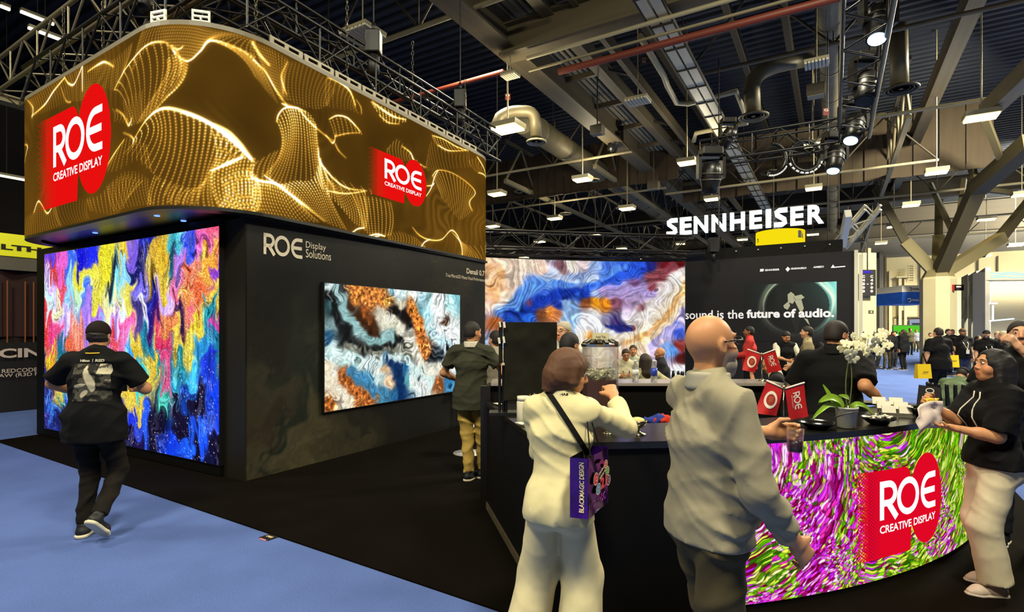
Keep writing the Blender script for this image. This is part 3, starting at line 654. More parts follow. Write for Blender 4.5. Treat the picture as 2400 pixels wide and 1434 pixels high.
# pierced lifting rails standing on the top edge of the long side
RAIL = mat('lifting_rail', (120, 112, 92), rough=.45, metal=.3)
sA = ring_sz(634, 200)[0]; sB = ring_sz(1120, 400)[0]; nseg = 9
def ring_pt(s, z, out=0.):
    x, y = ring_xy(s); x2, y2 = ring_xy(s+.01); t = Vector((x2-x, y2-y, 0)).normalized(); nn = Vector((t.y, -t.x, 0)); return Vector((x, y, z))+nn*out
for i in range(nseg):
    s0 = sA+(sB-sA)*i/nseg; s1 = s0+(sB-sA)/nseg*.94; r_ = MB()
    for (a_, b_, z0, z1) in ((0, 1, .05, .075), (0, 1, .115, .14), (0, .12, .075, .115), (.44, .56, .075, .115), (.88, 1, .075, .115)):
        p0 = ring_pt(s0+(s1-s0)*a_, ZT+z0, -.03); p1 = ring_pt(s0+(s1-s0)*b_, ZT+z0, -.03); p2 = p1+Vector((0, 0, z1-z0)); p3 = p0+Vector((0, 0, z1-z0))
        d = ring_pt(s0, 0, .02)-ring_pt(s0, 0, 0)
        r_.add([p0, p1, p2, p3, p0+d, p1+d, p2+d, p3+d], [(0, 1, 2, 3), (7, 6, 5, 4), (0, 4, 5, 1), (1, 5, 6, 2), (2, 6, 7, 3), (3, 7, 4, 0)])
    r_.build('lifting_rail', RAIL, gs)
for (pa, pb) in ((350, 386), (448, 492)):
    s0 = ring_sz(pa, 50)[0]; s1 = ring_sz(pb, 50)[0]; r_ = MB()
    for (a_, b_, z0, z1) in ((0, 1, .05, .07), (0, 1, .1, .12), (0, 1, .15, .175), (0, .1, .07, .15), (.9, 1, .07, .15), (.45, .55, .07, .10)):
        p0 = ring_pt(s0+(s1-s0)*a_, ZT+z0, -.03); p1 = ring_pt(s0+(s1-s0)*b_, ZT+z0, -.03); h = Vector((0, 0, z1-z0)); d = ring_pt(s0, 0, .02)-ring_pt(s0, 0, 0)
        r_.add([p0, p1, p1+h, p0+h, p0+d, p1+d, p1+h+d, p0+h+d], [(0, 1, 2, 3), (7, 6, 5, 4), (0, 4, 5, 1), (1, 5, 6, 2), (2, 6, 7, 3), (3, 7, 4, 0)])
    r_.build('white_bracket', mat('white_bracket', (226, 222, 205), rough=.5), gs)
for px, py in ((223, 545), (368, 505), (430, 517)):
    p = atz(px, py, ZB-.0); MB().lathe([(.012, -.012), (.03, -.008), (.03, .0)], p, 10).build('soffit_glint', emat('blue_glint', (90, 130, 255), 3., False), gs)  # blue screen reflections in the soffit, built as small glowing discs
# badges
def badge_on_ring(px0, px1, zfoot, zhead, red, white):
    s0 = ring_sz(px0, 400)[0]; s1 = ring_sz(px1, 400)[0]
    return lambda x, y, l=0: ring_pt(s0+(s1-s0)*x, zfoot+(zhead-zfoot)*y, l)
for (px0, px1, pm, yb, yt) in ((91, 261, 205, 468, 205), (866, 999, 962, 484, 371)):
    z0 = ring_sz(pm, yb)[1]; z1 = ring_sz(pm, yt)[1]
    logo_ten(badge_on_ring(px0, px1, z0, z1, RED, LETTER), gs, RED, LETTER, 1.0, emat('lit_dim_gold', (104, 70, 16), 1., False))
# ------------------------------------------------------------------ far curved screen, dark exhibitor wall, sign letters
def thick_text(s, x0, x1, z0, z1, mp, depth_vec, m, name, parent, bold=0.):
    """one flat text pushed back into a solid"""
    mb = text_fit(s, x0, x1, z0, z1, mp, bold); me = mb.mesh(name)
    bm = bmesh.new(); bm.from_mesh(me); r = bmesh.ops.extrude_face_region(bm, geom=list(bm.faces))
    for v in r['geom']:
        if isinstance(v, bmesh.types.BMVert): v.co += depth_vec
    bm.to_mesh(me); bm.free(); return link(name, me, m, parent)

XS = np.array([-1.6, -.5, .6, 1.74, 2.9, 4.08]); YS = np.array([11.75, 12.16, 12.5, 12.77, 12.87, 12.88])
csx = np.linspace(-1.4, 4.08, 400); csy = np.array([crv for crv in np.interp(csx, XS, YS)])
pf = np.polyfit(XS, YS, 3); csy = np.polyval(pf, csx)
def cs_map(px, py):
    X = (px-CX)/F*12.6
    for _ in range(6): X = (px-CX)/F*np.polyval(pf, X)
    return X, EYE-(py-HZ)/F*np.polyval(pf, X)
A3 = [(80,160,(240,195,160)),(120,230,(225,165,105)),(200,180,(245,215,190)),(230,260,(240,215,195)),(320,170,(240,215,190)),(400,200,(235,195,170)),(530,200,(120,80,90)),(540,230,(150,110,110)),(600,180,(240,225,205)),(680,170,(225,205,205)),(760,190,(150,180,230)),(850,180,(70,110,215)),(950,180,(50,90,215)),(1080,190,(30,50,160)),(1130,180,(30,35,110)),(1230,180,(120,30,40)),(1320,170,(90,15,20)),(1330,260,(215,180,175)),(80,340,(225,160,100)),(170,330,(215,165,125)),(60,430,(240,200,175)),(110,450,(190,210,230)),(180,420,(110,140,185)),(260,390,(70,130,215)),(350,330,(90,150,230)),(430,280,(150,185,235)),(500,260,(225,225,235)),(580,290,(90,130,215)),(430,380,(60,100,200)),(320,440,(110,60,90)),(240,470,(90,160,230)),(180,520,(20,70,170)),(100,560,(170,90,40)),(300,520,(40,100,210)),(400,500,(120,70,40)),(460,490,(225,130,50)),(490,520,(200,120,70)),(520,440,(30,50,150)),(560,400,(20,40,130)),(600,460,(110,150,210)),(640,360,(50,100,215)),(740,320,(60,110,220)),(800,280,(130,160,235)),(700,430,(150,80,40)),(760,430,(240,150,30)),(830,430,(230,135,30)),(760,360,(160,180,235)),(900,260,(40,80,200)),(870,340,(150,140,220)),(900,420,(120,70,90)),(960,360,(180,150,205)),(1020,300,(120,80,130)),(1060,400,(190,165,210)),(1130,330,(140,60,70)),(1200,250,(130,50,55)),(1200,310,(225,200,200)),(1250,330,(240,225,220)),(1180,400,(215,200,220)),(1080,470,(150,100,110)),(1000,440,(170,140,180)),(560,560,(150,190,235)),(600,640,(200,220,240)),(660,560,(190,205,225)),(720,560,(235,235,240)),(780,600,(225,225,230)),(850,560,(170,160,180)),(900,560,(70,50,110)),(960,600,(45,35,90)),(1020,620,(110,50,60)),(1000,520,(210,195,215)),(1120,520,(240,235,235)),(1240,420,(245,230,210)),(1320,330,(245,225,200)),(1300,400,(225,180,125)),(1250,500,(225,175,110)),(1200,570,(215,165,100)),(1150,620,(245,225,195)),(1080,690,(230,190,135)),(1000,680,(245,230,205)),(940,700,(225,185,140)),(680,650,(245,230,205)),(720,660,(230,160,80)),(850,680,(245,235,220)),(1330,480,(160,160,225)),(1300,560,(80,110,220)),(1250,620,(165,160,220)),(1320,620,(60,90,210)),(1200,680,(225,195,195)),(1325,720,(140,50,45)),(1290,740,(90,150,230)),(1100,740,(240,205,180)),(1180,740,(190,175,215)),(1345,800,(80,25,25)),(1340,880,(240,240,245)),(1240,720,(130,170,235)),(960,740,(240,205,180)),(960,900,(240,205,180)),(1150,900,(235,200,190)),(700,800,(240,200,180)),(400,800,(200,190,210)),(100,700,(170,190,235)),(200,800,(160,180,235))]
A3 += strokes([((80,130,220),[(130,490),(250,380),(430,290),(580,300),(760,305),(960,190)]),((24,54,165),[(150,505),(300,465),(430,400),(520,362),(640,350),(700,372)]),((40,82,208),[(690,330),(820,285),(950,230),(1080,178)]),((190,205,235),[(440,250),(560,275),(650,300),(760,270)]),((240,230,225),[(1335,225),(1255,330),(1150,430),(1060,540),(1000,560)]),
 ((225,172,108),[(1362,310),(1292,430),(1232,540),(1130,632),(980,695)]),((246,232,208),[(1340,268),(1270,395),(1190,515),(1090,605),(960,655),(860,670)]),((240,214,178),[(1362,390),(1305,500),(1222,600),(1100,690),(980,730)]),((170,160,220),[(1352,465),(1300,565),(1200,665),(1130,720)]),((236,236,240),[(650,600),(720,530),(790,590),(860,620)]),((236,180,128),[(60,190),(100,300),(75,420)]),((244,218,192),[(180,175),(225,280),(170,340),(115,425)]),
 ((170,150,208),[(800,345),(930,350),(1060,330),(1150,370)]),((130,62,70),[(1130,250),(1200,240),(1290,190)]),((34,40,120),[(850,570),(920,590),(1000,620)]),((240,205,178),[(640,720),(800,700),(940,730)]),((150,190,236),[(560,430),(600,500),(600,600)])])
Xg, Zg3 = np.meshgrid(csx.astype(np.float32), np.linspace(.35, 3.3, 190).astype(np.float32))
C, N_ = fluid(Xg, Zg3, conv(A3, cs_map, 2.868, 1130, 560), 33, warp=.028, freq=1.1, sharp=5, soft=.03, fil=.2, fine=.22, steps=6, streak=.55)
fs = empty('curved_screen', (1.3, 12.7, .3), 0, 'long curved lit screen of blue and peach poured paint behind the bar', 'screen')
me = grid_mesh('picture', np.stack([Xg, np.polyval(pf, Xg), Zg3], -1)); set_col(me, s2l(C*1.03).reshape(-1, 3)); link('picture', me, attr_mat('lit_picture_95', .95), fs)
m = MB(); n = 40; cx_ = np.linspace(-1.4, 4.1, n)
rows = [[(x, np.polyval(pf, x)+.02, z) for x in cx_] for z in (.3, 3.33)]+[[(x, np.polyval(pf, x)+.14, z) for x in cx_] for z in (3.33, .3)]
m.sheet(rows, False); m.build('cabinet', BLACKM, fs)
m = MB(); m.sheet([[(x, np.polyval(pf, x)+.02, z) for x in cx_] for z in (0.0, .34)], False); m.build('plinth', BLACK, fs)

SWd = Vector((.843, -.538, 0)); SW0 = Vector((4.77, 15.0, 0)); swm = plane_map(SW0, SWd)
swn = Vector((-.538, -.843, 0))
def swp(t, z, l=.0): return SW0+SWd*t+Vector((0, 0, z))+swn*l
tR = swm(2001, 600)[0]; tL = swm(1540, 600)[0]; SWH = 3.56
sw = empty('exhibitor_wall', swp((tL+tR)/2, 0), 0, 'charcoal exhibitor wall with white slogan beside the curved screen', 'wall')
MB().box(swp((tL+tR)/2, SWH/2, -.1), (tR-tL, .2, SWH), ax=(SWd, swn, Vector((0, 0, 1)))).build('panel', mat('charcoal_print', (25, 24, 29), rough=.55, spec=.3), sw)
for k in range(2):
    MB().box(swp(tR+.05+.09*k, SWH/2-.0-.06*k, -.1+.0*k), (.075, .26, SWH+.02-.1*k), ax=(SWd, swn, Vector((0, 0, 1)))).build('edge_post', WHITE, sw)
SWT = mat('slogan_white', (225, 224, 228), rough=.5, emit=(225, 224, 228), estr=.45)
smap = lambda t, z: swp(t, z, .014)
def fit_px(s, px0, px1, ybase, ytop, bold, mm, mp, m, parent, name='lettering', cap=True):
    a = mm(px0, ybase); b = mm(px1, ybase); z1 = mm(px0, ytop)[1]
    return text_fit(s, a[0], b[0], a[1], z1, mp, bold).build(name, m, parent)
fit_px('sound is the', 1606, 1743, 748, 728, .012, swm, smap, SWT, sw, 'slogan')
fit_px('future of audio.', 1750, 1955, 745.5, 725.5, .035, swm, smap, SWT, sw, 'slogan')
fit_px('SENNHEISER', 1793, 1827, 635.5, 631, .03, swm, smap, SWT, sw, 'small_mark')
fit_px('NEUMANN.BERLIN', 1854, 1890, 632, 627.5, .03, swm, smap, SWT, sw, 'small_mark')
fit_px('AMBEO', 1906, 1931, 628.5, 624, .03, swm, smap, SWT, sw, 'small_mark')
def sw_poly(pts, name, m, l=.014):
    return MB().add([swp(*swm(*p), l) for p in pts], [tuple(range(len(pts)))]).build(name, m, sw)
sw_poly([(1781, 636.5), (1789.5, 636), (1790.5, 630), (1782, 630.5)], 'small_mark', SWT)
sw_poly([(1841, 631), (1846, 637), (1852, 630.5), (1846.5, 625)], 'small_mark', SWT)
sw_poly([(1947, 628), (1958, 627.5), (1952.5, 620)], 'small_mark', SWT); sw_poly([(1957, 627.5), (1981, 625.5), (1981, 623), (1957, 625)], 'small_mark', SWT)
# picture field on the wall: teal haze with light rings and a performer
a0 = swm(1746, 700)[0]; a1 = swm(1961, 700)[0]; zt_ = swm(1850, 664)[1]; zb_ = swm(1850, 800)[1]
T, Z = np.meshgrid(np.linspace(a0, a1, 190).astype(np.float32), np.linspace(zb_, zt_, 120).astype(np.float32))
c0 = swm(1868, 716); hx = np.clip((T-a0)/(a1-a0), 0, 1); NS = Noise(91)
teal = np.stack([.10+.25*hx**2, .16+.42*hx**2, .18+.42*hx**2], -1)*(.5+1.15*hx[..., None])
rr = np.hypot((T-c0[0])*.95, Z-c0[1]); ring1 = np.exp(-((rr-.72+.05*NS.fbm(T*2, Z*2, 2))/.025)**2)+.5*np.exp(-((rr-.80+.05*NS.fbm(T*2+5, Z*2, 2))/.05)**2)
teal = teal*(1-.65*(rr < .66)[..., None])+ring1[..., None]*np.array([.6, .6, .5])
teal = teal+.20*np.clip(NS.fbm(T*2.5, Z*1.2, 3), 0, 1)[..., None]*hx[..., None]
fade = np.clip((Z-zb_)/(.9*(zt_-zb_)), 0, 1)[..., None]; bg = np.array([25, 24, 29])/255.
teal = teal*fade+bg*(1-fade)
me = grid_mesh('picture_print', np.stack([SW0[0]+SWd[0]*T+swn[0]*.006, SW0[1]+SWd[1]*T+swn[1]*.006, Z], -1)); set_col(me, s2l(teal).reshape(-1, 3)); link('picture_print', me, attr_mat('wall_print', 0, rough=.5), sw)
PG = mat('print_pale', (170, 172, 150), rough=.5, emit=(170, 172, 150), estr=.2); PD = mat('print_dark', (14, 18, 20), rough=.5)
for pts in ([(1846, 690), (1854, 684), (1862, 690), (1864, 702), (1858, 712), (1847, 708)], [(1858, 695), (1878, 690), (1886, 697), (1876, 703), (1862, 702)], [(1836, 716), (1848, 706), (1852, 716), (1846, 726), (1838, 722)], [(1862, 704), (1878, 700), (1884, 722), (1878, 736), (1870, 720)], [(1884, 745), (1893, 748), (1898, 762), (1892, 756)]):
    sw_poly(pts, 'print_figure', PG, .010)
sw_poly([(1850, 712), (1872, 706), (1880, 738), (1872, 764), (1866, 786), (1858, 760), (1848, 740)], 'print_figure', PD, .009); sw_poly([(1861, 690), (1864, 678), (1866, 690)], 'print_figure', PD, .011)

sg = empty('hanging_letters', at(1745, 540, 14.5), 0, 'row of glowing white block letters hanging over the charcoal wall', 'sign')
SL = Vector(at(1563, 553, 15.5)); SR = Vector(at(1930, 523.5, 13.63)); sd = SR-SL; sd.z = 0; sd.normalize(); slm = plane_map(Vector((SL.x, SL.y, 0)), sd)
sn = Vector((sd.y, -sd.x, 0)); LIT = emat('letter_glow', (240, 252, 250), 1.35)
zA, zB2 = SL.z, SL.z+.475
for ch, x0, x1 in zip('SENNHEISER', (15, 178, 348, 565, 790, 1027, 1225, 1325, 1525, 1735), (145, 318, 518, 740, 970, 1180, 1290, 1490, 1690, 1935)):
    t0 = slm(1560+x0/5.217, 530)[0]; t1 = slm(1560+x1/5.217, 530)[0]
    mp = lambda t, z: Vector((SL.x, SL.y, 0))+sd*t+Vector((0, 0, z))+sn*.06
    if ch == 'S':
        m = MB(); w = .135; h = zB2-zA
        stroke(m, [(t1, zB2-.055), (t0+.13, zB2-.055), (t0+.06, zB2-.10), (t0+.07, zB2-.17), (t1-.07, zA+.18), (t1-.06, zA+.10), (t1-.12, zA+.055), (t0, zA+.055)], .115, mp)
        me = m.mesh('letter'); bm = bmesh.new(); bm.from_mesh(me); bmesh.ops.remove_doubles(bm, verts=bm.verts, dist=1e-4); r = bmesh.ops.extrude_face_region(bm, geom=list(bm.faces))
        for v in r['geom']:
            if isinstance(v, bmesh.types.BMVert): v.co -= sn*.1
        bm.to_mesh(me); bm.free(); link('letter', me, LIT, sg)
    else:
        thick_text(ch, t0, t1, zA, zB2, mp, -sn*.1, LIT, 'letter', sg, .035)
for k in (0, 1):
    z = zA+.08 if k == 0 else zB2-.08
    bar('rail', SL+Vector((0, 0, z-SL.z))-sn*.08, Vector((SR.x, SR.y, z))-sn*.08, .03, .03, BLACKM, sg)

# ------------------------------------------------------------------ the bar
CB, RB = Vector((.226, 8.654, 0)), 5.4956
def cb(th, r=RB, z=0.): return CB+Vector((math.cos(math.radians(th))*r, math.sin(math.radians(th))*r, z))
def bar_th(px):
    k = (px-CX)/F; a = k*k+1; b = -2*(k*CB.x+CB.y); c = CB.x**2+CB.y**2-RB**2; Y = (-b-math.sqrt(b*b-4*a*c))/(2*a)
    return math.degrees(math.atan2(Y-CB.y, k*Y-CB.x)), Y
TH0, TH1, THL = -90.0, bar_th(2283)[0], bar_th(1625)[0]
rad = math.pi/180
def bar_sz(px, py):
    th, Y = bar_th(px); return (th-THL)*rad*RB, EYE-(py-HZ)/F*Y
bar_o = empty('bar_counter', CB+Vector((.6, -4.5, 0)), 0, 'curved bar counter with black top and glowing magenta and green front', 'counter')
TOP = mat('black_worktop', (22, 21, 19), rough=.22, spec=.5)
def arcstrip(r0, r1, z0, z1, t0, t1, n, name, m):
    ths = np.linspace(t0, t1, n); mb = MB()
    rows = [[cb(t, r, z) for t in ths] for (r, z) in ((r0, z0), (r1, z0), (r1, z1), (r0, z1), (r0, z0))]
    mb.sheet(rows, False); k = len(mb.v)//5
    mb.f += [(0, k, 2*k, 3*k), (k-1, 4*k-1, 3*k-1, 2*k-1)]; mb.sm += [False]*2
    return mb.build(name, m, bar_o)
arcstrip(4.93, RB+.025, 1.012, 1.052, TH0, TH1-.1, 40, 'worktop', TOP)
arcstrip(RB-.10, RB-.012, .012, 1.012, TH0, TH1-.05, 40, 'body', BLACK)
arcstrip(RB-.012, RB+.004, .012, 1.012, TH0, THL, 14, 'front_panel', BLACK)
arcstrip(RB-.012, RB+.004, .012, .05, THL, TH1-.05, 30, 'kick_rail', BLACKM)
# side wing
w0, w1 = Vector((.226, 3.16, 0)), Vector((-.235, 5.16, 0)); wd = (w1-w0).normalized(); wn = Vector((wd.y, -wd.x, 0))
if wn.x < 0: wn = -wn
MB().prism([w0, w1, w1+wn*.06, w0+wn*.06], .012, .985).build('wing_panel', BLACK, bar_o)
MB().prism([w0-wn*.02, w1-wn*.02, w1+wn*.5, w0+wn*.5+Vector((0, .3, 0))], .985, 1.02).build('wing_top', TOP, bar_o)
MB().prism([w0-wn*.012, w1-wn*.012, w1-wn*.002, w0-wn*.002], .012, .075).build('skirting', mat('dusty_skirting', (74, 62, 40), rough=.8, noise=.3, nscale=12), bar_o)
MB().prism([(.75, 3.75), (2.0, 3.85), (2.0, 4.5), (.4, 4.5), (.35, 3.9)], .012, .95).build('inner_shelf', BLACK, bar_o)
# rear bar
rb = empty('rear_bar', (1.2, 5.2, 0), 0, 'straight raised rear bar with a pale top behind the curved counter', 'counter')
MB().prism([(-.24, 5.23), (2.57, 5.23), (2.57, 5.5), (-.24, 5.5)], .012, 1.165).build('body', BLACK, rb)
MB().prism([(-.2, 5.18), (2.58, 5.18), (2.58, 5.62), (-.2, 5.62)], 1.165, 1.19).build('worktop', mat('pale_worktop', (150, 142, 134), rough=.18), rb)
MB().prism([(-.30, 5.19), (-.205, 5.19), (-.205, 5.28), (-.30, 5.28)], .012, 1.16).build('end_post', mat('dark_post', (26, 22, 15), rough=.4), rb)
# lit front: strokes that follow two swirls
NXB, NYB = 540, 235
Lb = (TH1-THL)*rad*RB
Sg2, Zg2 = np.meshgrid(np.linspace(0, Lb, NXB), np.linspace(.05, 1.008, NYB)); Sg2 = Sg2.astype(np.float32); Zg2 = Zg2.astype(np.float32)
NB_ = Noise(55)
gw = conv([(300,400,.05),(300,700,.03),(500,600,.05),(700,470,.15),(600,350,.75),(800,300,.7),(700,800,.05),(600,1000,.08),(300,1050,.7),(250,1230,.8),(400,1200,.75),(150,1130,.3),(250,1350,.1),(500,1330,.25),(650,1130,.1),(850,1180,.6),(800,850,.6),(720,560,.1),(900,700,.3),(1100,300,.9),(980,330,.6),(1150,220,.25),(1300,250,1.),(1500,300,1.),(1550,600,1.),(1600,800,.95),(1500,860,.4),(1450,930,.5),(1300,1080,.85),(1000,1200,.5),(1200,1150,.9),(1480,700,.5),(1640,500,.8),(400,300,.1),(250,300,.1),(550,450,.6)], bar_sz, 2.903, 1700, 940)
num = 0; den = 0
wxx = Sg2+.12*NB_.fbm(Sg2*5, Zg2*5, 3); wzz = Zg2+.12*NB_.fbm(Sg2*5+30, Zg2*5, 3)
for s_, z_, g_ in gw:
    w = ((wxx-s_)**2+(wzz-z_)**2+.002)**-2.2; num = num+w*g_; den = den+w
gfrac = num/den
def polar(px, py, ellip=1.):
    s_, z_ = bar_sz(px, py); dx = Sg2-s_; dz = (Zg2-z_)*ellip; r = np.hypot(dx, dz); return r, np.arctan2(dz, dx)*np.maximum(r, .25)
r1, t1_ = polar(1690, 1075); r2, t2_ = polar(2070, 905)
pick = (Sg2+.15*NB_.fbm(Sg2*4, Zg2*4, 2)) > bar_sz(2010, 1100)[0]
across = np.where(pick, r2, r1); along = np.where(pick, t2_, t1_)
across = across+.05*NB_.fbm(Sg2*6+3, Zg2*6, 3); along = along+.09*NB_.fbm(Sg2*6+60, Zg2*6, 2)
el = np.clip(.5+1.3*NB_.fbm(Sg2*3+11, Zg2*3, 2), .12, 1)        # local stroke length
def cells(u, v, seed):
    rg = np.random.default_rng(seed); J = rg.random((128, 128, 3)).astype(np.float32)
    ui = np.floor(u).astype(int); vi = np.floor(v).astype(int); best = np.full(u.shape, 9., np.float32); b2 = best.copy(); idv = np.zeros(u.shape, np.float32)
    for di in (-1, 0, 1):
        for dj in (-1, 0, 1):
            j = J[(ui+di) & 127, (vi+dj) & 127]; d = np.hypot(ui+di+j[..., 0]-u, vi+dj+j[..., 1]-v)
            nb = d < best; b2 = np.where(nb, best, np.minimum(b2, d)); idv = np.where(nb, j[..., 2], idv); best = np.where(nb, d, best)
    return best, b2-best, idv
lenf = np.where(el > .6, 9., np.where(el > .35, 18., 42.))
f1_, edge, idc = cells(across*76, along*lenf*1.1, 4)
idr = (idc*977.) % 1.
isg = idc < gfrac
mg = np.array([[.86,.22,.90],[.76,.14,.86],[.95,.56,.97],[.55,.03,.36],[.98,.78,1.],[.84,.18,.66],[.66,.10,.82],[.42,.02,.14]]); gr = np.array([[.50,.78,.06],[.32,.62,.03],[.70,.88,.22],[.16,.36,.02],[.86,.90,.30],[.55,.55,.12],[.90,.92,.60],[.28,.50,.05]])
k = np.minimum((idr*8).astype(int), 7)
cc = np.where(isg[..., None], gr[k], mg[k])
shade_ = np.clip(.38+edge*2.2, .36, 1.12)
dk = np.where(isg[..., None], np.array([.10, .16, .0]), np.array([.26, .0, .08]))
cc = cc*shade_[..., None]+dk*(1-np.clip(shade_, 0, 1))[..., None]
ths = THL+Sg2/RB/rad
P3 = np.stack([CB.x+np.cos(ths*rad)*(RB+.012), CB.y+np.sin(ths*rad)*(RB+.012), Zg2], -1)
me = grid_mesh('lit_front', P3); set_col(me, s2l(np.clip(cc*1.05, 0, 1)).reshape(-1, 3)); link('lit_front', me, attr_mat('lit_picture_100', 1.0), bar_o)
b0 = bar_th(1997)[0]; b1 = bar_th(2200)[0]; zf = bar_sz(2155, 1281)[1]; zh = bar_sz(2158, 1061)[1]
RED2 = emat('lit_crimson', (224, 8, 36), 1.0, False)
logo_ten(lambda x, y, l=0: cb(b0+(b1-b0)*x, RB+.013+l, zf+(zh-zf)*y), bar_o, RED2, LETTER, 1.3, emat('lit_dim_crimson', (150, 10, 60), 1., False))
# ------------------------------------------------------------------ figures: distance-field bodies and garments
def _n(v): v = np.asarray(v, float); return v/(np.linalg.norm(v)+1e-9)
class SDF:
    """blend of tapered limbs and ellipsoids meshed as one closed surface"""
    def __init__(s, k=.025): s.p = []; s.k = k; s.clips = []; s.fold = None
    def cone(s, a, b, ra, rb, flat=None, w=None, wk=1., k=None, clip=None, clip0=None):
        """tapered limb a->b; w = wide axis, wk = width/depth ratio; clip = cut square beyond b, clip0 = cut before a"""
        s.p.append(('c', np.array(a, float), np.array(b, float), ra, rb, None if w is None else _n(w), wk, s.k if k is None else k, clip, clip0, 1)); return s
    def ell(s, c, r, R=None, k=None, sub=False):
        s.p.append(('e', np.array(c, float), np.array(r, float), R, s.k if k is None else k, -1 if sub else 1)); return s
    def clip(s, p, n): s.clips.append((np.array(p, float), _n(n))); return s
    def mesh(s, res):
        lo = np.full(3, 1e9); hi = -lo
        for q in s.p:
            if q[-1] < 0: continue
            if q[0] == 'c':
                r = max(q[3], q[4])*max(1, q[6]); lo = np.minimum(lo, np.minimum(q[1], q[2])-r); hi = np.maximum(hi, np.maximum(q[1], q[2])+r)
            else:
                r = q[2] if q[3] is None else np.full(3, q[2].max()); lo = np.minimum(lo, q[1]-r); hi = np.maximum(hi, q[1]+r)
        lo -= 3*res+.02; hi += 3*res+.02
        ns = np.ceil((hi-lo)/res).astype(int)+1
        ax = [lo[i]+res*np.arange(ns[i]) for i in range(3)]
        D = np.full(ns, 1.0, np.float32)
        for q in s.p:
            k = q[-5] if q[0] == 'c' else q[-2]
            k = q[7] if q[0] == 'c' else q[4]
            if q[0] == 'c':
                r = max(q[3], q[4])*max(1, q[6]); l = np.minimum(q[1], q[2])-r; h = np.maximum(q[1], q[2])+r
            else:
                r = q[2] if q[3] is None else np.full(3, q[2].max()); l = q[1]-r; h = q[1]+r
            m = k+3*res; i0 = np.maximum(0, np.floor((l-m-lo)/res).astype(int)); i1 = np.minimum(ns, np.ceil((h+m-lo)/res).astype(int)+1)
            if (i1 <= i0).any(): continue
            sl = tuple(slice(i0[i], i1[i]) for i in range(3))
            X, Y, Z = np.meshgrid(*[ax[i][sl[i]].astype(np.float32) for i in range(3)], indexing='ij')
            if q[0] == 'c':
                _, a, b, ra, rb, w, wk, k, clip, clip0, _s = q
                px, py, pz = X-a[0], Y-a[1], Z-a[2]; ba = b-a; L2 = (ba**2).sum()+1e-9
                t0 = (px*ba[0]+py*ba[1]+pz*ba[2])/L2; t = np.clip(t0, 0, 1)
                rx, ry, rz = px-t*ba[0], py-t*ba[1], pz-t*ba[2]
                d2 = rx*rx+ry*ry+rz*rz
                if w is not None and wk != 1.:
                    dw = rx*w[0]+ry*w[1]+rz*w[2]; d2 = d2-dw*dw*(1-1/wk**2)
                d = np.sqrt(np.maximum(d2, 0))-(ra+(rb-ra)*t)
                L = math.sqrt(L2)
                if clip is not None: d = np.maximum(d, (t0-1)*L-clip)
                if clip0 is not None: d = np.maximum(d, -t0*L-clip0)
            else:
                _, c, r, R, k, sg = q
                px, py, pz = X-c[0], Y-c[1], Z-c[2]
                if R is not None: px, py, pz = [px*R[0][i]+py*R[1][i]+pz*R[2][i] for i in range(3)]
                k0 = np.sqrt((px/r[0])**2+(py/r[1])**2+(pz/r[2])**2); k1 = np.sqrt((px/r[0]**2)**2+(py/r[1]**2)**2+(pz/r[2]**2)**2)+1e-6
                d = k0*(k0-1)/k1; d = np.where(k0 < .05, -r.min(), d)
            cur = D[sl]
            if q[-1] > 0:
                h = np.maximum(k-np.abs(cur-d), 0); D[sl] = np.minimum(cur, d)-h*h/(4*k+1e-9)
            else:
                d = -d; h = np.maximum(k-np.abs(cur-d), 0); D[sl] = np.maximum(cur, d)+h*h/(4*k+1e-9)
        if s.fold is not None or s.clips:
            X, Y, Z = np.meshgrid(*[a.astype(np.float32) for a in ax], indexing='ij')
            if s.fold is not None: D += s.fold(X, Y, Z)
            for p, n in s.clips:
                D = np.maximum(D, (X-p[0])*n[0]+(Y-p[1])*n[1]+(Z-p[2])*n[2])
        return surface_nets(D, lo, res)
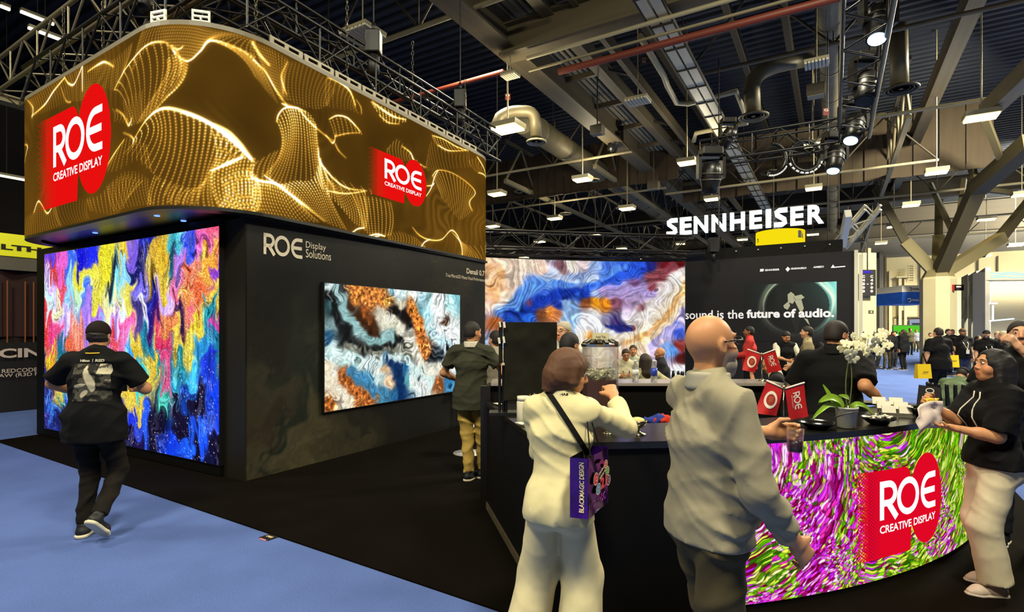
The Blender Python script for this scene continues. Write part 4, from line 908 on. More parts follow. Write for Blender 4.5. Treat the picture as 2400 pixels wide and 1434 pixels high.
def surface_nets(D, lo, res):
    S = D < 0; a = S[:-1, :-1, :-1].astype(np.int8)
    for i in range(1, 8): a = a+S[(i & 1):S.shape[0]-1+(i & 1), (i >> 1 & 1):S.shape[1]-1+(i >> 1 & 1), (i >> 2 & 1):S.shape[2]-1+(i >> 2 & 1)]
    M = (a > 0) & (a < 8); ci = np.argwhere(M)
    if len(ci) == 0: return np.zeros((0, 3)), np.zeros((0, 4), int)
    co = np.array([[i & 1, i >> 1 & 1, i >> 2 & 1] for i in range(8)])
    V = np.stack([D[ci[:, 0]+c[0], ci[:, 1]+c[1], ci[:, 2]+c[2]] for c in co], 1)
    pos = np.zeros((len(ci), 3)); cnt = np.zeros(len(ci))
    for i in range(8):
        for b in (1, 2, 4):
            if i & b: continue
            j = i | b; va, vb = V[:, i], V[:, j]; x = (va < 0) != (vb < 0); t = np.where(x, va/(va-vb+1e-12), 0)
            pos += np.where(x[:, None], co[i]+t[:, None]*(co[j]-co[i]), 0); cnt += x
    P = lo+(ci+pos/cnt[:, None])*res
    idx = np.full(M.shape, -1); idx[M] = np.arange(len(ci)); Fs = []
    for ax in range(3):
        s0 = [slice(None)]*3; s1 = [slice(None)]*3; s0[ax] = slice(0, -1); s1[ax] = slice(1, None)
        A, B = S[tuple(s0)], S[tuple(s1)]; E = np.argwhere(A != B); u, v = (ax+1) % 3, (ax+2) % 3
        ok = (E[:, u] > 0) & (E[:, v] > 0) & (E[:, u] < M.shape[u]) & (E[:, v] < M.shape[v]); E = E[ok]
        q = []
        for du, dv in ((-1, -1), (0, -1), (0, 0), (-1, 0)):
            e = E.copy(); e[:, u] += du; e[:, v] += dv; q.append(idx[e[:, 0], e[:, 1], e[:, 2]])
        q = np.stack(q, 1); fl = ~A[E[:, 0], E[:, 1], E[:, 2]]; q[fl] = q[fl][:, ::-1]; Fs.append(q)
    Fq = np.concatenate(Fs); Fq = Fq[(Fq >= 0).all(1)]
    return P, Fq

def ik(a, c, l1, l2, pole):
    a = np.asarray(a, float); c = np.asarray(c, float); d = c-a; L = np.linalg.norm(d); L = min(max(L, .02), l1+l2-1e-3); u = _n(d); c = a+u*L
    x = (l1*l1-l2*l2+L*L)/(2*L); h = math.sqrt(max(l1*l1-x*x, 0)); p = np.asarray(pole, float); p = _n(p-u*p.dot(u))
    return a+u*x+p*h, c
def rotz(v, a): c, s = math.cos(a), math.sin(a); v = np.asarray(v, float); return np.array([c*v[0]-s*v[1], s*v[0]+c*v[1], v[2]])
def frame(fwd, up):
    f = _n(fwd); r = _n(np.cross(f, up)); u = np.cross(r, f); return r, f, u

SKIN = {'fair': (214, 160, 122), 'tan': (196, 138, 94), 'brown': (150, 98, 62), 'deep': (112, 72, 46), 'pale': (224, 176, 142)}
def cloth_mat(name, col, rough=.85, bump=.25, scale=28, noise=.1):
    return mat('cloth_'+name, col, rough=rough, spec=.2, noise=noise, nscale=scale*.3, bump=bump)
def fold_fn(amp, seed, zs=1., wl=.09, mask=None):
    rg = np.random.default_rng(seed); ks = []
    for i in range(5):
        d = _n([rg.normal()*.5, rg.normal()*.5, rg.normal()*zs]); ks.append((d*2*np.pi/(wl*rg.uniform(.7, 1.8)), rg.uniform(0, 6.28), rg.uniform(.5, 1)))
    def f(X, Y, Z):
        w = .06*np.sin(X*9+Z*7+seed)+.05*np.sin(Y*11-Z*5)
        s = 0
        for k, p, a in ks: s = s+a*((1-np.abs(np.sin((X*k[0]+Y*k[1]+(Z+w)*k[2])*.5+p)))**2.2*2.0-.55)*(.35+.65*np.clip(.5+np.sin(X*k[1]*.21+Z*4.1+p*3)+.6*np.sin(Y*6+Z*5+p), 0, 1.4))
        return (-amp*.42*s*(1 if mask is None else mask(X, Y, Z))).astype(np.float32)
    return f

def figure(label, pos, yaw, h=1.75, res=.012, build=1., belly=0., female=False, skin='fair', lean=0., side=0., twist=0.,
           pelvis=(0, 0, .95), hands=((-.25, .04, .80), (.25, .04, .80)), poles=None, feet=((-.105, -.02, 0), (.105, -.02, 0)), knee=None, toe=(10, -10), pitch=(0, 0),
           head=(0, 0), top=None, bottom=None, shoes=None, hair=None, hat=None, beard=None, glasses=False, face=True, curl=(.55, .55), palm=(None, None), group=None,
           collar=None, lanyard=None, name='person', hide_legs=False):
    """yaw 0 = back to the camera; poses in metres for a 1.75 m figure: x to its own right, y forward, z up. index 0 = own left, 1 = own right"""
    kf = h/1.75; ya = math.radians(yaw); base = np.array([pos[0], pos[1], pos[2] if len(pos) > 2 else 0.])
    P0 = np.array(pelvis, float); la, sa = math.radians(lean), math.radians(side)
    up = np.array([math.sin(sa), math.sin(la)*math.cos(sa), math.cos(la)*math.cos(sa)]); tw = math.radians(twist)
    rx = np.array([math.cos(tw), math.sin(tw), 0]); rx = _n(rx-up*rx.dot(up)); fw = np.cross(up, rx)
    rp = np.array([1., 0, 0])
    W = lambda v: base+rotz(np.asarray(v)*kf, ya)
    D = lambda v: rotz(v, ya)
    b = build; shw = (.165 if female else .185)*(.75+.25*b)
    waist = P0+up*.13; chest = P0+up*.34; sh = P0+up*.475; nb = P0+up*.53+fw*.0
    hy, hp = math.radians(head[0]), math.radians(head[1])
    hf = fw*math.cos(hy)-rx*math.sin(hy); hr = rx*math.cos(hy)+fw*math.sin(hy)
    # head pitch: negative looks down
    hup0 = _n(up*.6+np.array([0, 0, .5])); hff = _n(hf-hup0*hf.dot(hup0)); hu = hup0*math.cos(hp)-hff*math.sin(hp); hf2 = hff*math.cos(hp)+hup0*math.sin(hp); hr = np.cross(hf2, hu)
    hc = nb+hup0*.075+hu*.085+hf2*.018
    S = [sh-rx*shw, sh+rx*shw]; Hh = [P0+rp*(-.092 if not female else -.088)+np.array([0, 0, -.02]), P0+rp*(.092 if not female else .088)+np.array([0, 0, -.02])]
    EL, HA, KN, AN = [], [], [], []
    poles = poles or [(-.4, -1, -.2), (.4, -1, -.2)]
    for i in (0, 1):
        e, w = ik(S[i], hands[i], .285, .255, poles[i]); EL.append(e); HA.append(w)
        kp = (knee[i] if knee else (0, 1, 0))
        ank = np.array(feet[i], float)+np.array([0, 0, .085]); kk, an = ik(Hh[i], ank, .435, .42, kp); KN.append(kk); AN.append(an)
    Wr = [W(v) for v in (rx, fw, up)]
    root = empty(name, tuple(base), 0, label, 'person', group)
    # ---------------- body
    sc = kf
    def body_torso(s, infl, dn=0.0, only_upper=False):
        wx = D(rx)
        pel, wai, che, sho = W(P0+np.array([0, 0, dn])), W(waist), W(chest), W(sh-up*.02)
        hw = (.155 if not female else .165)*b; ww = (.138 if not female else .118)*b; cw = (.158 if not female else .138)*(.6+.4*b)
        pd, wd_, cd = .112*b, (.100 if not female else .09)*b, (.112 if not female else .10)*(.6+.4*b)
        s.cone(pel, wai, (pd+infl)*sc, (wd_+infl)*sc, w=wx, wk=1.38)
        s.cone(wai, che, (wd_+infl)*sc, (cd+infl)*sc, w=wx, wk=1.40)
        s.cone(che, sho, (cd+infl)*sc, (.075+infl)*sc, w=wx, wk=1.55)
        s.cone(W(S[0]-rx*-.02), W(S[1]-rx*.02), (.052+infl)*sc, (.052+infl)*sc)
        s.cone(W(nb+up*.03), W(S[0]-rx*-.05+up*.005), (.045+infl)*sc, (.048+infl)*sc); s.cone(W(nb+up*.03), W(S[1]-rx*.05+up*.005), (.045+infl)*sc, (.048+infl)*sc)
        if belly: s.ell(W(P0+up*.14+fw*(.05+belly*.45)), np.array([.150+belly*.3, .10+belly, .17])*sc+infl*sc, R=np.array([D(rx), D(fw), D(up)]).T, k=.07)
        if female:
            for sg in (-1, 1): s.ell(W(chest+fw*.075+rx*sg*.07), np.array([.068, .06, .065])*sc+infl*sc, R=np.array([D(rx), D(fw), D(up)]).T, k=.04)
            for sg in (-1, 1): s.ell(W(P0+rp*sg*.06-fw*.05+np.array([0, 0, -.05])), np.array([.095, .09, .10])*sc*b+infl*sc, k=.05)
    s = SDF(.03)
    body_torso(s, -.012)
    s.cone(W(nb-up*.02), W(hc-hu*.05-hf2*.015), .056*sc*(.7+.3*b), .052*sc*(.7+.3*b))
    for i in (0, 1):
        s.cone(W(S[i]), W(EL[i]), .050*sc*(.6+.4*b), .038*sc*(.7+.3*b)); s.cone(W(EL[i]), W(HA[i]), .039*sc*(.7+.3*b), .026*sc)
        s.cone(W(EL[i]), W(EL[i]*.6+HA[i]*.4), .036*sc, .037*sc*(.7+.3*b))
        if not hide_legs:
            s.cone(W(Hh[i]), W(KN[i]), .078*sc*b, .05*sc); s.cone(W(KN[i]), W(AN[i]), .052*sc, .036*sc)
    parts = [s.mesh(max(res*1.35, .0135))]
    # head (finer)
    s = SDF(.02); R = np.array([D(hr), D(hf2), D(hu)]).T
    HL = lambda x, y, z: W(hc+hr*x*1.+hf2*y+hu*z)
    E3 = lambda *r: np.array(r)*sc
    s.ell(HL(0, -.012, .018), E3(.074, .094, .092), R, k=.01); s.ell(HL(0, .028, -.045), E3(.058, .062, .072), R, k=.03); s.ell(HL(0, .052, -.088), E3(.030, .028, .026), R, k=.03)
    s.cone(HL(0, -.01, -.05), W(nb+up*.0), .052*sc*(.7+.3*b), .056*sc*(.7+.3*b), k=.025)
    if b > 1.15: s.ell(HL(0, .03, -.08), E3(.058, .05, .045), R, k=.03)
    for sg in (-1, 1):
        s.ell(HL(sg*.033, .092, .012), E3(.020, .014, .013), R, k=.012, sub=True)
        s.ell(HL(sg*.045, .052, -.035), E3(.022, .028, .026), R, k=.02)
        s.ell(HL(sg*.076, -.012, -.008), E3(.010, .020, .032), R, k=.006); s.ell(HL(sg*.083, -.008, -.006), E3(.004, .011, .019), R, k=.004, sub=True)
    ng = .78 if female else 1.; s.cone(HL(0, .082, .014), HL(0, .090+.017*ng, -.022), .008*sc*ng, .013*sc*ng, k=.012); s.ell(HL(.012, .094, -.029), E3(.009, .010, .008), R, k=.006); s.ell(HL(-.012, .094, -.029), E3(.009, .010, .008), R, k=.006)
    s.cone(HL(-.040, .074, .031), HL(.040, .074, .031), .009*sc, .009*sc, k=.015)
    s.ell(HL(0, .085, -.058), E3(.024, .010, .007), R, k=.008); s.ell(HL(0, .083, -.070), E3(.021, .010, .008), R, k=.008)
    hres = min(.0130, max(.0062, res*.58)); parts.append(s.mesh(hres)); nhead = len(parts)-1
    # hands: palm, four bent fingers of unequal length and a side thumb
    hand_info = []
    for i in (0, 1):
        wv = HA[i]; fd = _n(wv-EL[i])
        pn = palm[i]
        pn = np.array(pn, float) if pn is not None else (rx*(1 if i == 0 else -1)+fw*-.15)
        pn = _n(pn-fd*pn.dot(fd)); th = np.cross(fd, pn)*(1 if i == 1 else -1)   # thumb side
        s = SDF(.012); pc = wv+fd*.055
        s.cone(W(wv-fd*.03), W(wv+fd*.015), .026*sc, .024*sc, w=D(th), wk=1.15)
        s.cone(W(wv+fd*.02), W(wv+fd*.082), .0165*sc, .0165*sc, w=D(th), wk=2.25)
        c_ = curl[i]
        for q, (off, ln) in enumerate(((.030, .070), (.010, .078), (-.010, .073), (-.029, .058))):
            a = wv+fd*.085+th*off; dirn = fd; seg = ln*np.array([.45, .32, .23]); ang = 0
            for j in range(3):
                ang += c_*(.7 if j == 0 else 1.)*(1+.08*q); dd = fd*math.cos(ang)+pn*math.sin(ang)+th*off*1.2*(1 if j == 0 else .2); e_ = a+_n(dd)*seg[j]
                s.cone(W(a), W(e_), (.0098-.0007*j)*sc, (.0092-.0009*j)*sc, k=.006); a = e_
        a = wv+fd*.03+th*.028; dd = _n(fd*.6+th*.65+pn*.35); e_ = a+dd*.038; s.cone(W(wv+fd*.018+th*.012), W(e_), .015*sc, .0115*sc, k=.012); e2 = e_+_n(fd*.8+th*.15+pn*.55)*.034; s.cone(W(e_), W(e2), .011*sc, .0085*sc, k=.006)
        parts.append(s.mesh(min(.0088, max(.0056, res*.5)))); hand_info.append((W(wv+fd*.075+pn*.03), D(fd), D(pn), D(th)))
    Vs, Fs, cs, n0 = [], [], [], 0; skc = np.array(lin(SKIN[skin]))
    for q, (V, Fq) in enumerate(parts):
        col = np.tile(skc, (len(V), 1))
        if q == nhead:
            loc = (V-W(hc))@R/sc
            lip = (np.abs(loc[:, 0]) < .023) & (np.abs(loc[:, 2]+.064) < .012) & (loc[:, 1] > .075); col[lip] = col[lip]*np.array([.78, .5, .48])
            bl = (np.exp(-((loc[:, 2]+.02)/.03)**2)*(loc[:, 1] > .02))[:, None]; col = col*(1-bl*np.array([0, .10, .12]))
            if beard:
                bd = (loc[:, 2] < -.028) & (loc[:, 1] > .0) & (np.abs(loc[:, 0]) < .085) & ~((np.abs(loc[:, 2]+.064) < .010) & (np.abs(loc[:, 0]) < .022)) & (loc[:, 2] > -.135)
                col[bd] = col[bd]*.35+np.array(lin(beard))*.65
        Vs.append(V); Fs.append(Fq+n0); cs.append(col); n0 += len(V)
    me = mesh_np('body', np.concatenate(Vs), np.concatenate(Fs), True); set_col(me, np.concatenate(cs)); link('body', me, attr_mat('skin', 0, rough=.5, spec=.35), root)
    if face:
        for sg in (-1, 1):
            c = HL(sg*.031, .0765, .012); MB().ell(c, (.0118*sc, .0118*sc, .0085*sc), 10, 8).build('eye', mat('eye_white', (222, 214, 204), rough=.25), root)
            c = HL(sg*.031, .0845, .0115); MB().ell(c, (.0062*sc, .0052*sc, .0066*sc), 8, 6).build('iris', mat('iris_dark', (34, 22, 14), rough=.2), root)
            hcol = hair['col'] if hair and 'col' in hair else (60, 48, 38)
            MB().tube([HL(sg*.016, .090, .0345), HL(sg*.032, .088, .0375), HL(sg*.049, .075, .033)], [.0026*sc, .0036*sc, .0022*sc], 6).build('eyebrow', mat('hair_%d_%d_%d' % hcol, hcol, rough=.7), root)
    # ---------------- clothes
    def garment(nm, fn, col_mat, fold=0., clips=(), rs=None, wl=.09, seed=None, zs=1., mask=None):
        g = SDF(.03); fn(g)
        for c in clips: g.clip(*c)
        if fold: g.fold = fold_fn(fold*sc, seed if seed is not None else abs(hash_(label)) % 997, zs, wl, mask)
        V, Fq = g.mesh(rs or res)
        return link(nm, mesh_np(nm, V, Fq, True), col_mat, root)
    top = dict(top or {}); bottom = dict(bottom or {})
    if top:
        inf = top.get('infl', .014); hemz = top.get('hem', -.12); slv = top.get('sleeve', .62); sl_i = top.get('sleeve_infl', inf+.004)
        def ft(g):
            body_torso(g, inf)
            if hemz < -.02:
                hl = P0+up*0+np.array([0, 0, hemz]); g.cone(W(P0+np.array([0, 0, .03])), W(hl), (.124*b+inf)*sc, (.127*b+inf+top.get('flare', .0))*sc, w=D(rx), wk=1.47, clip=0.)
            for i in (0, 1):
                if slv <= 0: continue
                if slv <= 1:
                    e = S[i]+(EL[i]-S[i])*slv; g.cone(W(S[i]), W(e), (.052*(.6+.4*b)+sl_i)*sc, (.050*(.6+.4*b)+sl_i+.004)*sc, clip=0.)
                else:
                    e = EL[i]+(HA[i]-EL[i])*(slv-1); g.cone(W(S[i]), W(EL[i]), (.052*(.6+.4*b)+sl_i)*sc, (.044*(.7+.3*b)+sl_i)*sc)
                    g.cone(W(EL[i]), W(e), (.044*(.7+.3*b)+sl_i)*sc, (.032+sl_i)*sc, clip=0.)
            g.cone(W(nb-up*.03), W(nb+up*top.get('neck', .012)), (.063*(.7+.3*b)+.006)*sc, (.060*(.7+.3*b)+.004)*sc, clip=0.)
        clips = [(W(P0+np.array([0, 0, hemz])), (0, 0, -1))] if hemz < -.02 else [(W(P0+up*hemz), -D(up))]
        garment(top.get('name', 'shirt'), ft, cloth_mat(top['mat'], top['col'], **top.get('mk', {})), top.get('fold', .006), clips, zs=top.get('zs', 1.), wl=top.get('wl', .10))
        if top.get('sleeves2'):     # shirt sleeves of another colour under a vest
            for i in (0, 1):
                def fs_(g, i=i):
                    g.cone(W(S[i]), W(EL[i]), (.055+.02)*sc, (.048+.016)*sc); e = EL[i]+(HA[i]-EL[i])*.15; g.cone(W(EL[i]), W(e), .062*sc, .055*sc, clip=0.)
                garment('sleeve', fs_, cloth_mat(*top['sleeves2']), .006)
    if collar:
        def fc(g): g.cone(W(nb-up*.012), W(nb+up*.056), (.078*(.7+.3*b)+.010)*sc, (.069*(.7+.3*b)+.011)*sc, clip=0., clip0=0.)
        garment('collar', fc, cloth_mat(*collar), 0, rs=min(res, .009))
    if bottom and not hide_legs:
        bi = bottom.get('infl', .014); wide = bottom.get('wide', 1.)
        def fb(g):
            g.cone(W(P0+np.array([0, 0, -.03])), W(P0+np.array([0, 0, .07])), (.110*b+bi)*sc, (.104*b+bi)*sc, w=D(rp), wk=1.36, clip=0.)
            if female:
                for sg in (-1, 1): g.ell(W(P0+rp*sg*.06-np.array([0, .045, .05])), np.array([.10, .09, .10])*sc*b+bi*sc, k=.05)
            for i in (0, 1):
                if bottom.get('short'):
                    g.cone(W(Hh[i]), W(KN[i]), (.084*b+bi)*sc, (.062+bi)*sc, clip=0.)
                else:
                    e = KN[i]+(AN[i]-KN[i])*bottom.get('len', .97)
                    g.cone(W(Hh[i]), W(KN[i]), (.084*b+bi)*sc, (.056+bi)*sc*(.5+.5*wide)); g.cone(W(KN[i]), W(e), (.056+bi)*sc*(.5+.5*wide), (.046+bi)*sc*wide, clip=0.)
        garment('trousers', fb, cloth_mat(bottom['mat'], bottom['col'], **bottom.get('mk', {})), bottom.get('fold', .007), rs=res*1.2, wl=bottom.get('wl', .10), zs=bottom.get('zs', 1.4))
    if shoes is not None and not hide_legs:
        for i in (0, 1):
            ta = math.radians(toe[i]); pa = math.radians(pitch[i]); f2 = np.array([math.sin(-ta), math.cos(ta), 0]); r2 = np.array([f2[1], -f2[0], 0]); z = np.array([0, 0, 1.])
            f3 = f2*math.cos(pa)-z*math.sin(pa); u3 = z*math.cos(pa)+f2*math.sin(pa); o = AN[i]-u3*.085
            g = SDF(.025); g.cone(W(o-f3*.03+u3*.045), W(o+f3*.12+u3*.038), .043*sc, .040*sc, w=D(r2), wk=1.02); g.cone(W(o+f3*.12+u3*.034), W(o+f3*.165+u3*.028), .040*sc, .026*sc, w=D(r2), wk=1.2)
            g.cone(W(o+u3*.05-f3*.01), W(o+u3*.115-f3*.008), .040*sc, .044*sc, clip=0.); g.clip(W(o+u3*.020), -D(u3))
            V, Fq = g.mesh(min(max(res*.8, .010), .017)); sh_ = link('shoe', mesh_np('shoe', V, Fq, True), mat('shoe_'+shoes['mat'], shoes['col'], rough=.6), root)
            g = SDF(.02); g.cone(W(o-f3*.035+u3*.02), W(o+f3*.12+u3*.02), .047*sc, .045*sc, w=D(r2), wk=1.03); g.cone(W(o+f3*.12+u3*.02), W(o+f3*.17+u3*.02), .045*sc, .029*sc, w=D(r2), wk=1.2)
            g.clip(W(o+u3*.030), D(u3)); g.clip(W(o), -D(u3)); V, Fq = g.mesh(min(max(res*.8, .010), .015)); link('sole', mesh_np('sole', V, Fq, True), mat('sole_'+shoes.get('smat', 'white'), shoes.get('sole', (220, 212, 192)), rough=.7), sh_)
    # ---------------- hair, hats
    if hair:
        hm = mat('hair_%d_%d_%d' % hair['col'], hair['col'], rough=.5, noise=.45, nscale=110, bump=1.); st = hair.get('style', 'short'); g = SDF(.02)
        gr = .0075 if res < .0115 else .0105 if res < .02 else .014
        if st == 'short':
            g.ell(HL(0, -.016, .026), E3(.082, .100, .094), R, k=.01); g.ell(HL(0, -.05, -.02), E3(.074, .062, .07), R, k=.02)
            g.clip(HL(0, .058, .045), D(_n(hf2*1.0-hu*.75))); g.clip(HL(0, -.01, -.062), D(-hu)); g.ell(HL(.085, .045, -.03), E3(.05, .055, .058), R, k=.005, sub=True); g.ell(HL(-.085, .045, -.03), E3(.05, .055, .058), R, k=.005, sub=True)
        elif st == 'fringe':       # bald crown, cropped sides
            g.ell(HL(0, -.014, .0), E3(.0775, .098, .085), R, k=.01); g.clip(HL(0, .0, .035), D(hu)); g.clip(HL(0, -.02, -.065), D(-hu)); g.clip(HL(0, .01, 0), D(hf2))
        elif st == 'bob':
            g.ell(HL(0, -.018, .03), E3(.098, .112, .098), R, k=.01); g.ell(HL(0, -.04, -.045), E3(.102, .092, .088), R, k=.04); g.cone(HL(-.07, .02, .03), HL(-.082, .03, -.06), .035*sc, .03*sc); g.cone(HL(.07, .02, .03), HL(.082, .03, -.05), .035*sc, .03*sc)
            g.cone(HL(0, -.075, -.04), HL(0, -.07, -.12), .062*sc, .05*sc, w=D(hr), wk=1.35); g.clip(HL(0, -.02, -.15), D(_n(-hu-hf2*.15))); g.ell(HL(0, .085, -.045), E3(.062, .065, .092), R, k=.012, sub=True)
        elif st == 'long':
            g.ell(HL(0, -.014, .026), E3(.090, .106, .096), R, k=.01); g.cone(HL(0, -.06, .0), HL(0, -.075, -.22), .085*sc, .075*sc, w=D(hr), wk=1.25); g.cone(HL(0, -.075, -.22), HL(0, -.07, -.36), .075*sc, .05*sc, w=D(hr), wk=1.35)
            g.cone(HL(-.072, .0, .0), HL(-.09, -.01, -.2), .03*sc, .03*sc); g.cone(HL(.072, .0, .0), HL(.09, -.01, -.2), .03*sc, .03*sc)
            g.ell(HL(0, .100, -.03), E3(.066, .075, .100), R, k=.012, sub=True); g.ell(HL(0, .105, .05), E3(.05, .05, .045), R, k=.02, sub=True)
        if hair.get('wave', .0045 if res < .0115 else 0): g.fold = fold_fn(hair.get('wave', .0045)*1.3, 7, .16, .030)
        V, Fq = g.mesh(gr); link('hair', mesh_np('hair', V, Fq, True), hm, root)
    if hat:
        hm = cloth_mat('hat_'+hat['mat'], hat['col']); g = SDF(.012)
        g.ell(HL(0, -.012, .028), E3(.084, .103, .098), R, k=.01); g.clip(HL(0, 0, hat.get('low', .028)), D(_n(-hu+hf2*.12)))
        V, Fq = g.mesh(.0095 if res < .014 else .014); cap_ = link('cap' if hat.get('visor', True) else 'beanie', mesh_np('cap', V, Fq, True), hm, root)
        if hat.get('visor', True):
            sg = -1 if hat.get('back') else 1; m = MB(); rows = []
            for lift in (0, .006):
                for q in range(6):
                    u = q/5; rows.append([HL(.075*math.sin(a_)*(1-.1*u), sg*(.075*math.cos(a_)*1.0+.005+.075*u*math.cos(a_)), .036-.018*u+lift+.008*math.cos(a_*2)) for a_ in np.linspace(-1.25, 1.25, 11)])
            m.sheet(rows[:6]); m.sheet(rows[6:]); m.build('visor', hm, cap_)
        if hat.get('brim'):
            m = MB(); rows = [[HL(math.cos(a_)*r*.86, math.sin(a_)*r-.01, z) for a_ in np.linspace(0, 2*math.pi, 25)] for r, z in ((.085, .042), (.12, .034), (.15, .038), (.15, .044), (.12, .041), (.085, .05))]; m.sheet(rows); m.build('brim', hm, cap_)
    if beard and hair is None or (beard and hair and hair.get('style') != 'x'):
        g = SDF(.02); g.ell(HL(0, .045, -.078), E3(.060, .056, .052), R, k=.01); g.ell(HL(0, .066, -.115), E3(.034, .026, .022), R, k=.02); g.ell(HL(0, .097, -.058), E3(.034, .045, .026), R, k=.008, sub=True); g.clip(HL(0, 0, -.05), D(hu)); g.clip(HL(0, .012, 0), D(-hf2))
        V, Fq = g.mesh(.0085 if res < .014 else .013); link('beard', mesh_np('beard', V, Fq, True), mat('hair_%d_%d_%d' % beard, beard, rough=.7, noise=.3, nscale=50), root)
    if glasses:
        m = MB(); r = .0022*sc
        for sg in (-1, 1):
            m.tube([HL(sg*.034+.021*math.cos(a_), .101, .010+.016*math.sin(a_)) for a_ in np.linspace(0, 2*math.pi, 13)], r, 5); m.tube([HL(sg*.055, .100, .014), HL(sg*.077, .055, .014), HL(sg*.080, -.02, .010)], r*1.3, 5)
        m.tube([HL(-.013, .104, .012), HL(0, .108, .015), HL(.013, .104, .012)], r, 5); m.build('glasses', mat('spectacle_frame', (24, 18, 14), rough=.3), root)
    if lanyard:
        m = MB(); L_ = nb-up*.02
        for sg in (-1, 1): m.beam(W(L_+rx*sg*.06-fw*.01+up*.02), W(chest+fw*(.13*(.6+.4*b)+.03+belly*.5)+rx*sg*.06), .014, .004); m.beam(W(chest+fw*(.13*(.6+.4*b)+.03+belly*.5)+rx*sg*.06), W(P0+up*.16+fw*(.145*b+.03+belly)), .014, .004)
        m.build('lanyard', cloth_mat(*lanyard), root)
        c = P0+up*.10+fw*(.15*b+.035+belly); MB().box(W(c), (.085, .006, .12), ax=(Vector(D(rx)), Vector(D(fw)), Vector(D(up)))).build('badge_card', mat('badge_paper', (222, 216, 200), rough=.5), root)
    return dict(root=root, W=W, D=D, hands=hand_info, HL=HL, P0=P0, S=S, EL=EL, HA=HA, rx=rx, fw=fw, up=up, nb=nb, chest=chest, waist=waist, KN=KN, AN=AN, hc=hc, R=R, sc=sc)
def hash_(s): return sum((i+1)*ord(c) for i, c in enumerate(s))
# ------------------------------------------------------------------ the people
from mathutils.bvhtree import BVHTree
def tl(pos, yaw, h, w):
    v = np.asarray(w, float)-np.array([pos[0], pos[1], pos[2] if len(pos) > 2 else 0]); return rotz(v, -math.radians(yaw))/(h/1.75)
def child_mesh(root, nm):
    for c in root.children:
        if c.name.split('.')[0] == nm: return c
def tree_of(o):
    me = o.data; V = [tuple(v.co) for v in me.vertices]; return BVHTree.FromPolygons(V, [tuple(p.vertices) for p in me.polygons])
def decal(fig, on, centre, ax, ay, w, h, nx, ny, col_fn, name, out=.003, m=None):
    """print pressed onto a garment: grid dropped on its surface along the view of the print"""
    t = tree_of(on); ax = Vector(_n(ax)); ay = Vector(_n(ay)); n = ax.cross(ay); pts = np.zeros((ny, nx, 3)); last = Vector(centre)
    for j in range(ny):
        for i in range(nx):
            p = Vector(centre)+ax*((i/(nx-1)-.5)*w)+ay*((j/(ny-1)-.5)*h); hit = t.ray_cast(p+n*.5, -n, 1.)[0]
            q = hit+n*out if hit is not None else p+n*(last-p).dot(n); last = q; pts[j, i] = q
    me = grid_mesh(name, pts); U, V_ = np.meshgrid(np.linspace(0, 1, nx), np.linspace(0, 1, ny)); set_col(me, s2l(col_fn(U.astype(np.float32), V_.astype(np.float32))).reshape(-1, 3))
    return link(name, me, m or attr_mat('cloth_print', 0, rough=.8), fig['root'])
def drop_map(on, centre, ax, ay, out=.004):
    t = tree_of(on); ax = Vector(_n(ax)); ay = Vector(_n(ay)); n = ax.cross(ay)
    def f(x, y):
        p = Vector(centre)+ax*x+ay*y; hit = t.ray_cast(p+n*.5, -n, 1.)[0]; return hit+n*out if hit is not None else p
    return f
def strap(on_pts, w, th, m, name, parent, nrm):
    """flat band through points, lying across normals nrm"""
    mb = MB(); rows = []
    P = [Vector(p) for p in on_pts]
    for i, p in enumerate(P):
        d = (P[min(i+1, len(P)-1)]-P[max(i-1, 0)]).normalized(); q = d.cross(Vector(nrm)).normalized(); nn = q.cross(d).normalized()*th
        rows.append([p-q*w/2, p+q*w/2, p+q*w/2+nn, p-q*w/2+nn, p-q*w/2])
    mb.sheet(rows, False); return mb.build(name, m, parent)

# 1 -- walking man in cap
p = (-3.44, 4.50); A = figure('man in a black printed tee and cap walking past the paint screen', p, 6, 1.775, .0112, build=1.12, skin='tan', lean=3, pelvis=(0, 0, .94),
    hands=((-.26, .30, 1.12), (.17, .30, 1.17)), poles=[(-1, -.2, -.35), (.9, -.5, -.5)], feet=((-.08, .0, 0), (.125, -.16, .12)), pitch=(0, 42), toe=(8, -6), head=(12, -12),
    top=dict(col=(9, 9, 9), mat='black_tee', sleeve=.80, sleeve_infl=.028, infl=.02, hem=-.17, fold=.010), bottom=dict(col=(24, 19, 13), mat='dark_jeans', fold=.010),
    shoes=dict(col=(16, 16, 16), mat='black', sole=(215, 205, 175), smat='cream'), hair=dict(col=(30, 22, 18), style='fringe'), hat=dict(col=(26, 18, 14), mat='dark', visor=True, low=.012), curl=(.9, .9))
MB().tube([A['W'](A['nb']+A['up']*(.022-.012*math.cos(t))+A['rx']*.074*math.sin(t)-A['fw']*(.078*math.cos(t)+.004)) for t in np.linspace(-1.9, 1.9, 19)], .0065, 6).build('lanyard', cloth_mat('yellow_cord', (206, 168, 50)), A['root'])
sh_ = child_mesh(A['root'], 'shirt'); c = A['W'](A['chest']-A['up']*.03+A['rx']*.03); ND = Noise(17)
def tee(U, V):
    n1 = ND.fbm(U*7, V*9, 3); body = np.exp(-(((U-.48-.10*np.sin(V*5))/.13)**2+((V-.55)/.34)**2)); leg = np.exp(-(((U-.25-V*.6)/.10)**2+((V-.2)/.12)**2)); leg2 = np.exp(-(((U-.25)/.22)**2+((V-.38-U*.15)/.05)**2)); arm_ = np.exp(-(((U-.38)/.05)**2+((V-.85)/.12)**2))
    v = .30+.55*n1+.9*(body > .45)+.8*(leg > .5)+.8*(leg2 > .5)+.7*(arm_ > .5)+.5*((U > .68) & (V > .72)); v = np.clip(np.where(v > .62, .74, np.where(v > .3, .30, .06)), 0, 1)
    return np.stack([v, v*.95, v*.80], -1)
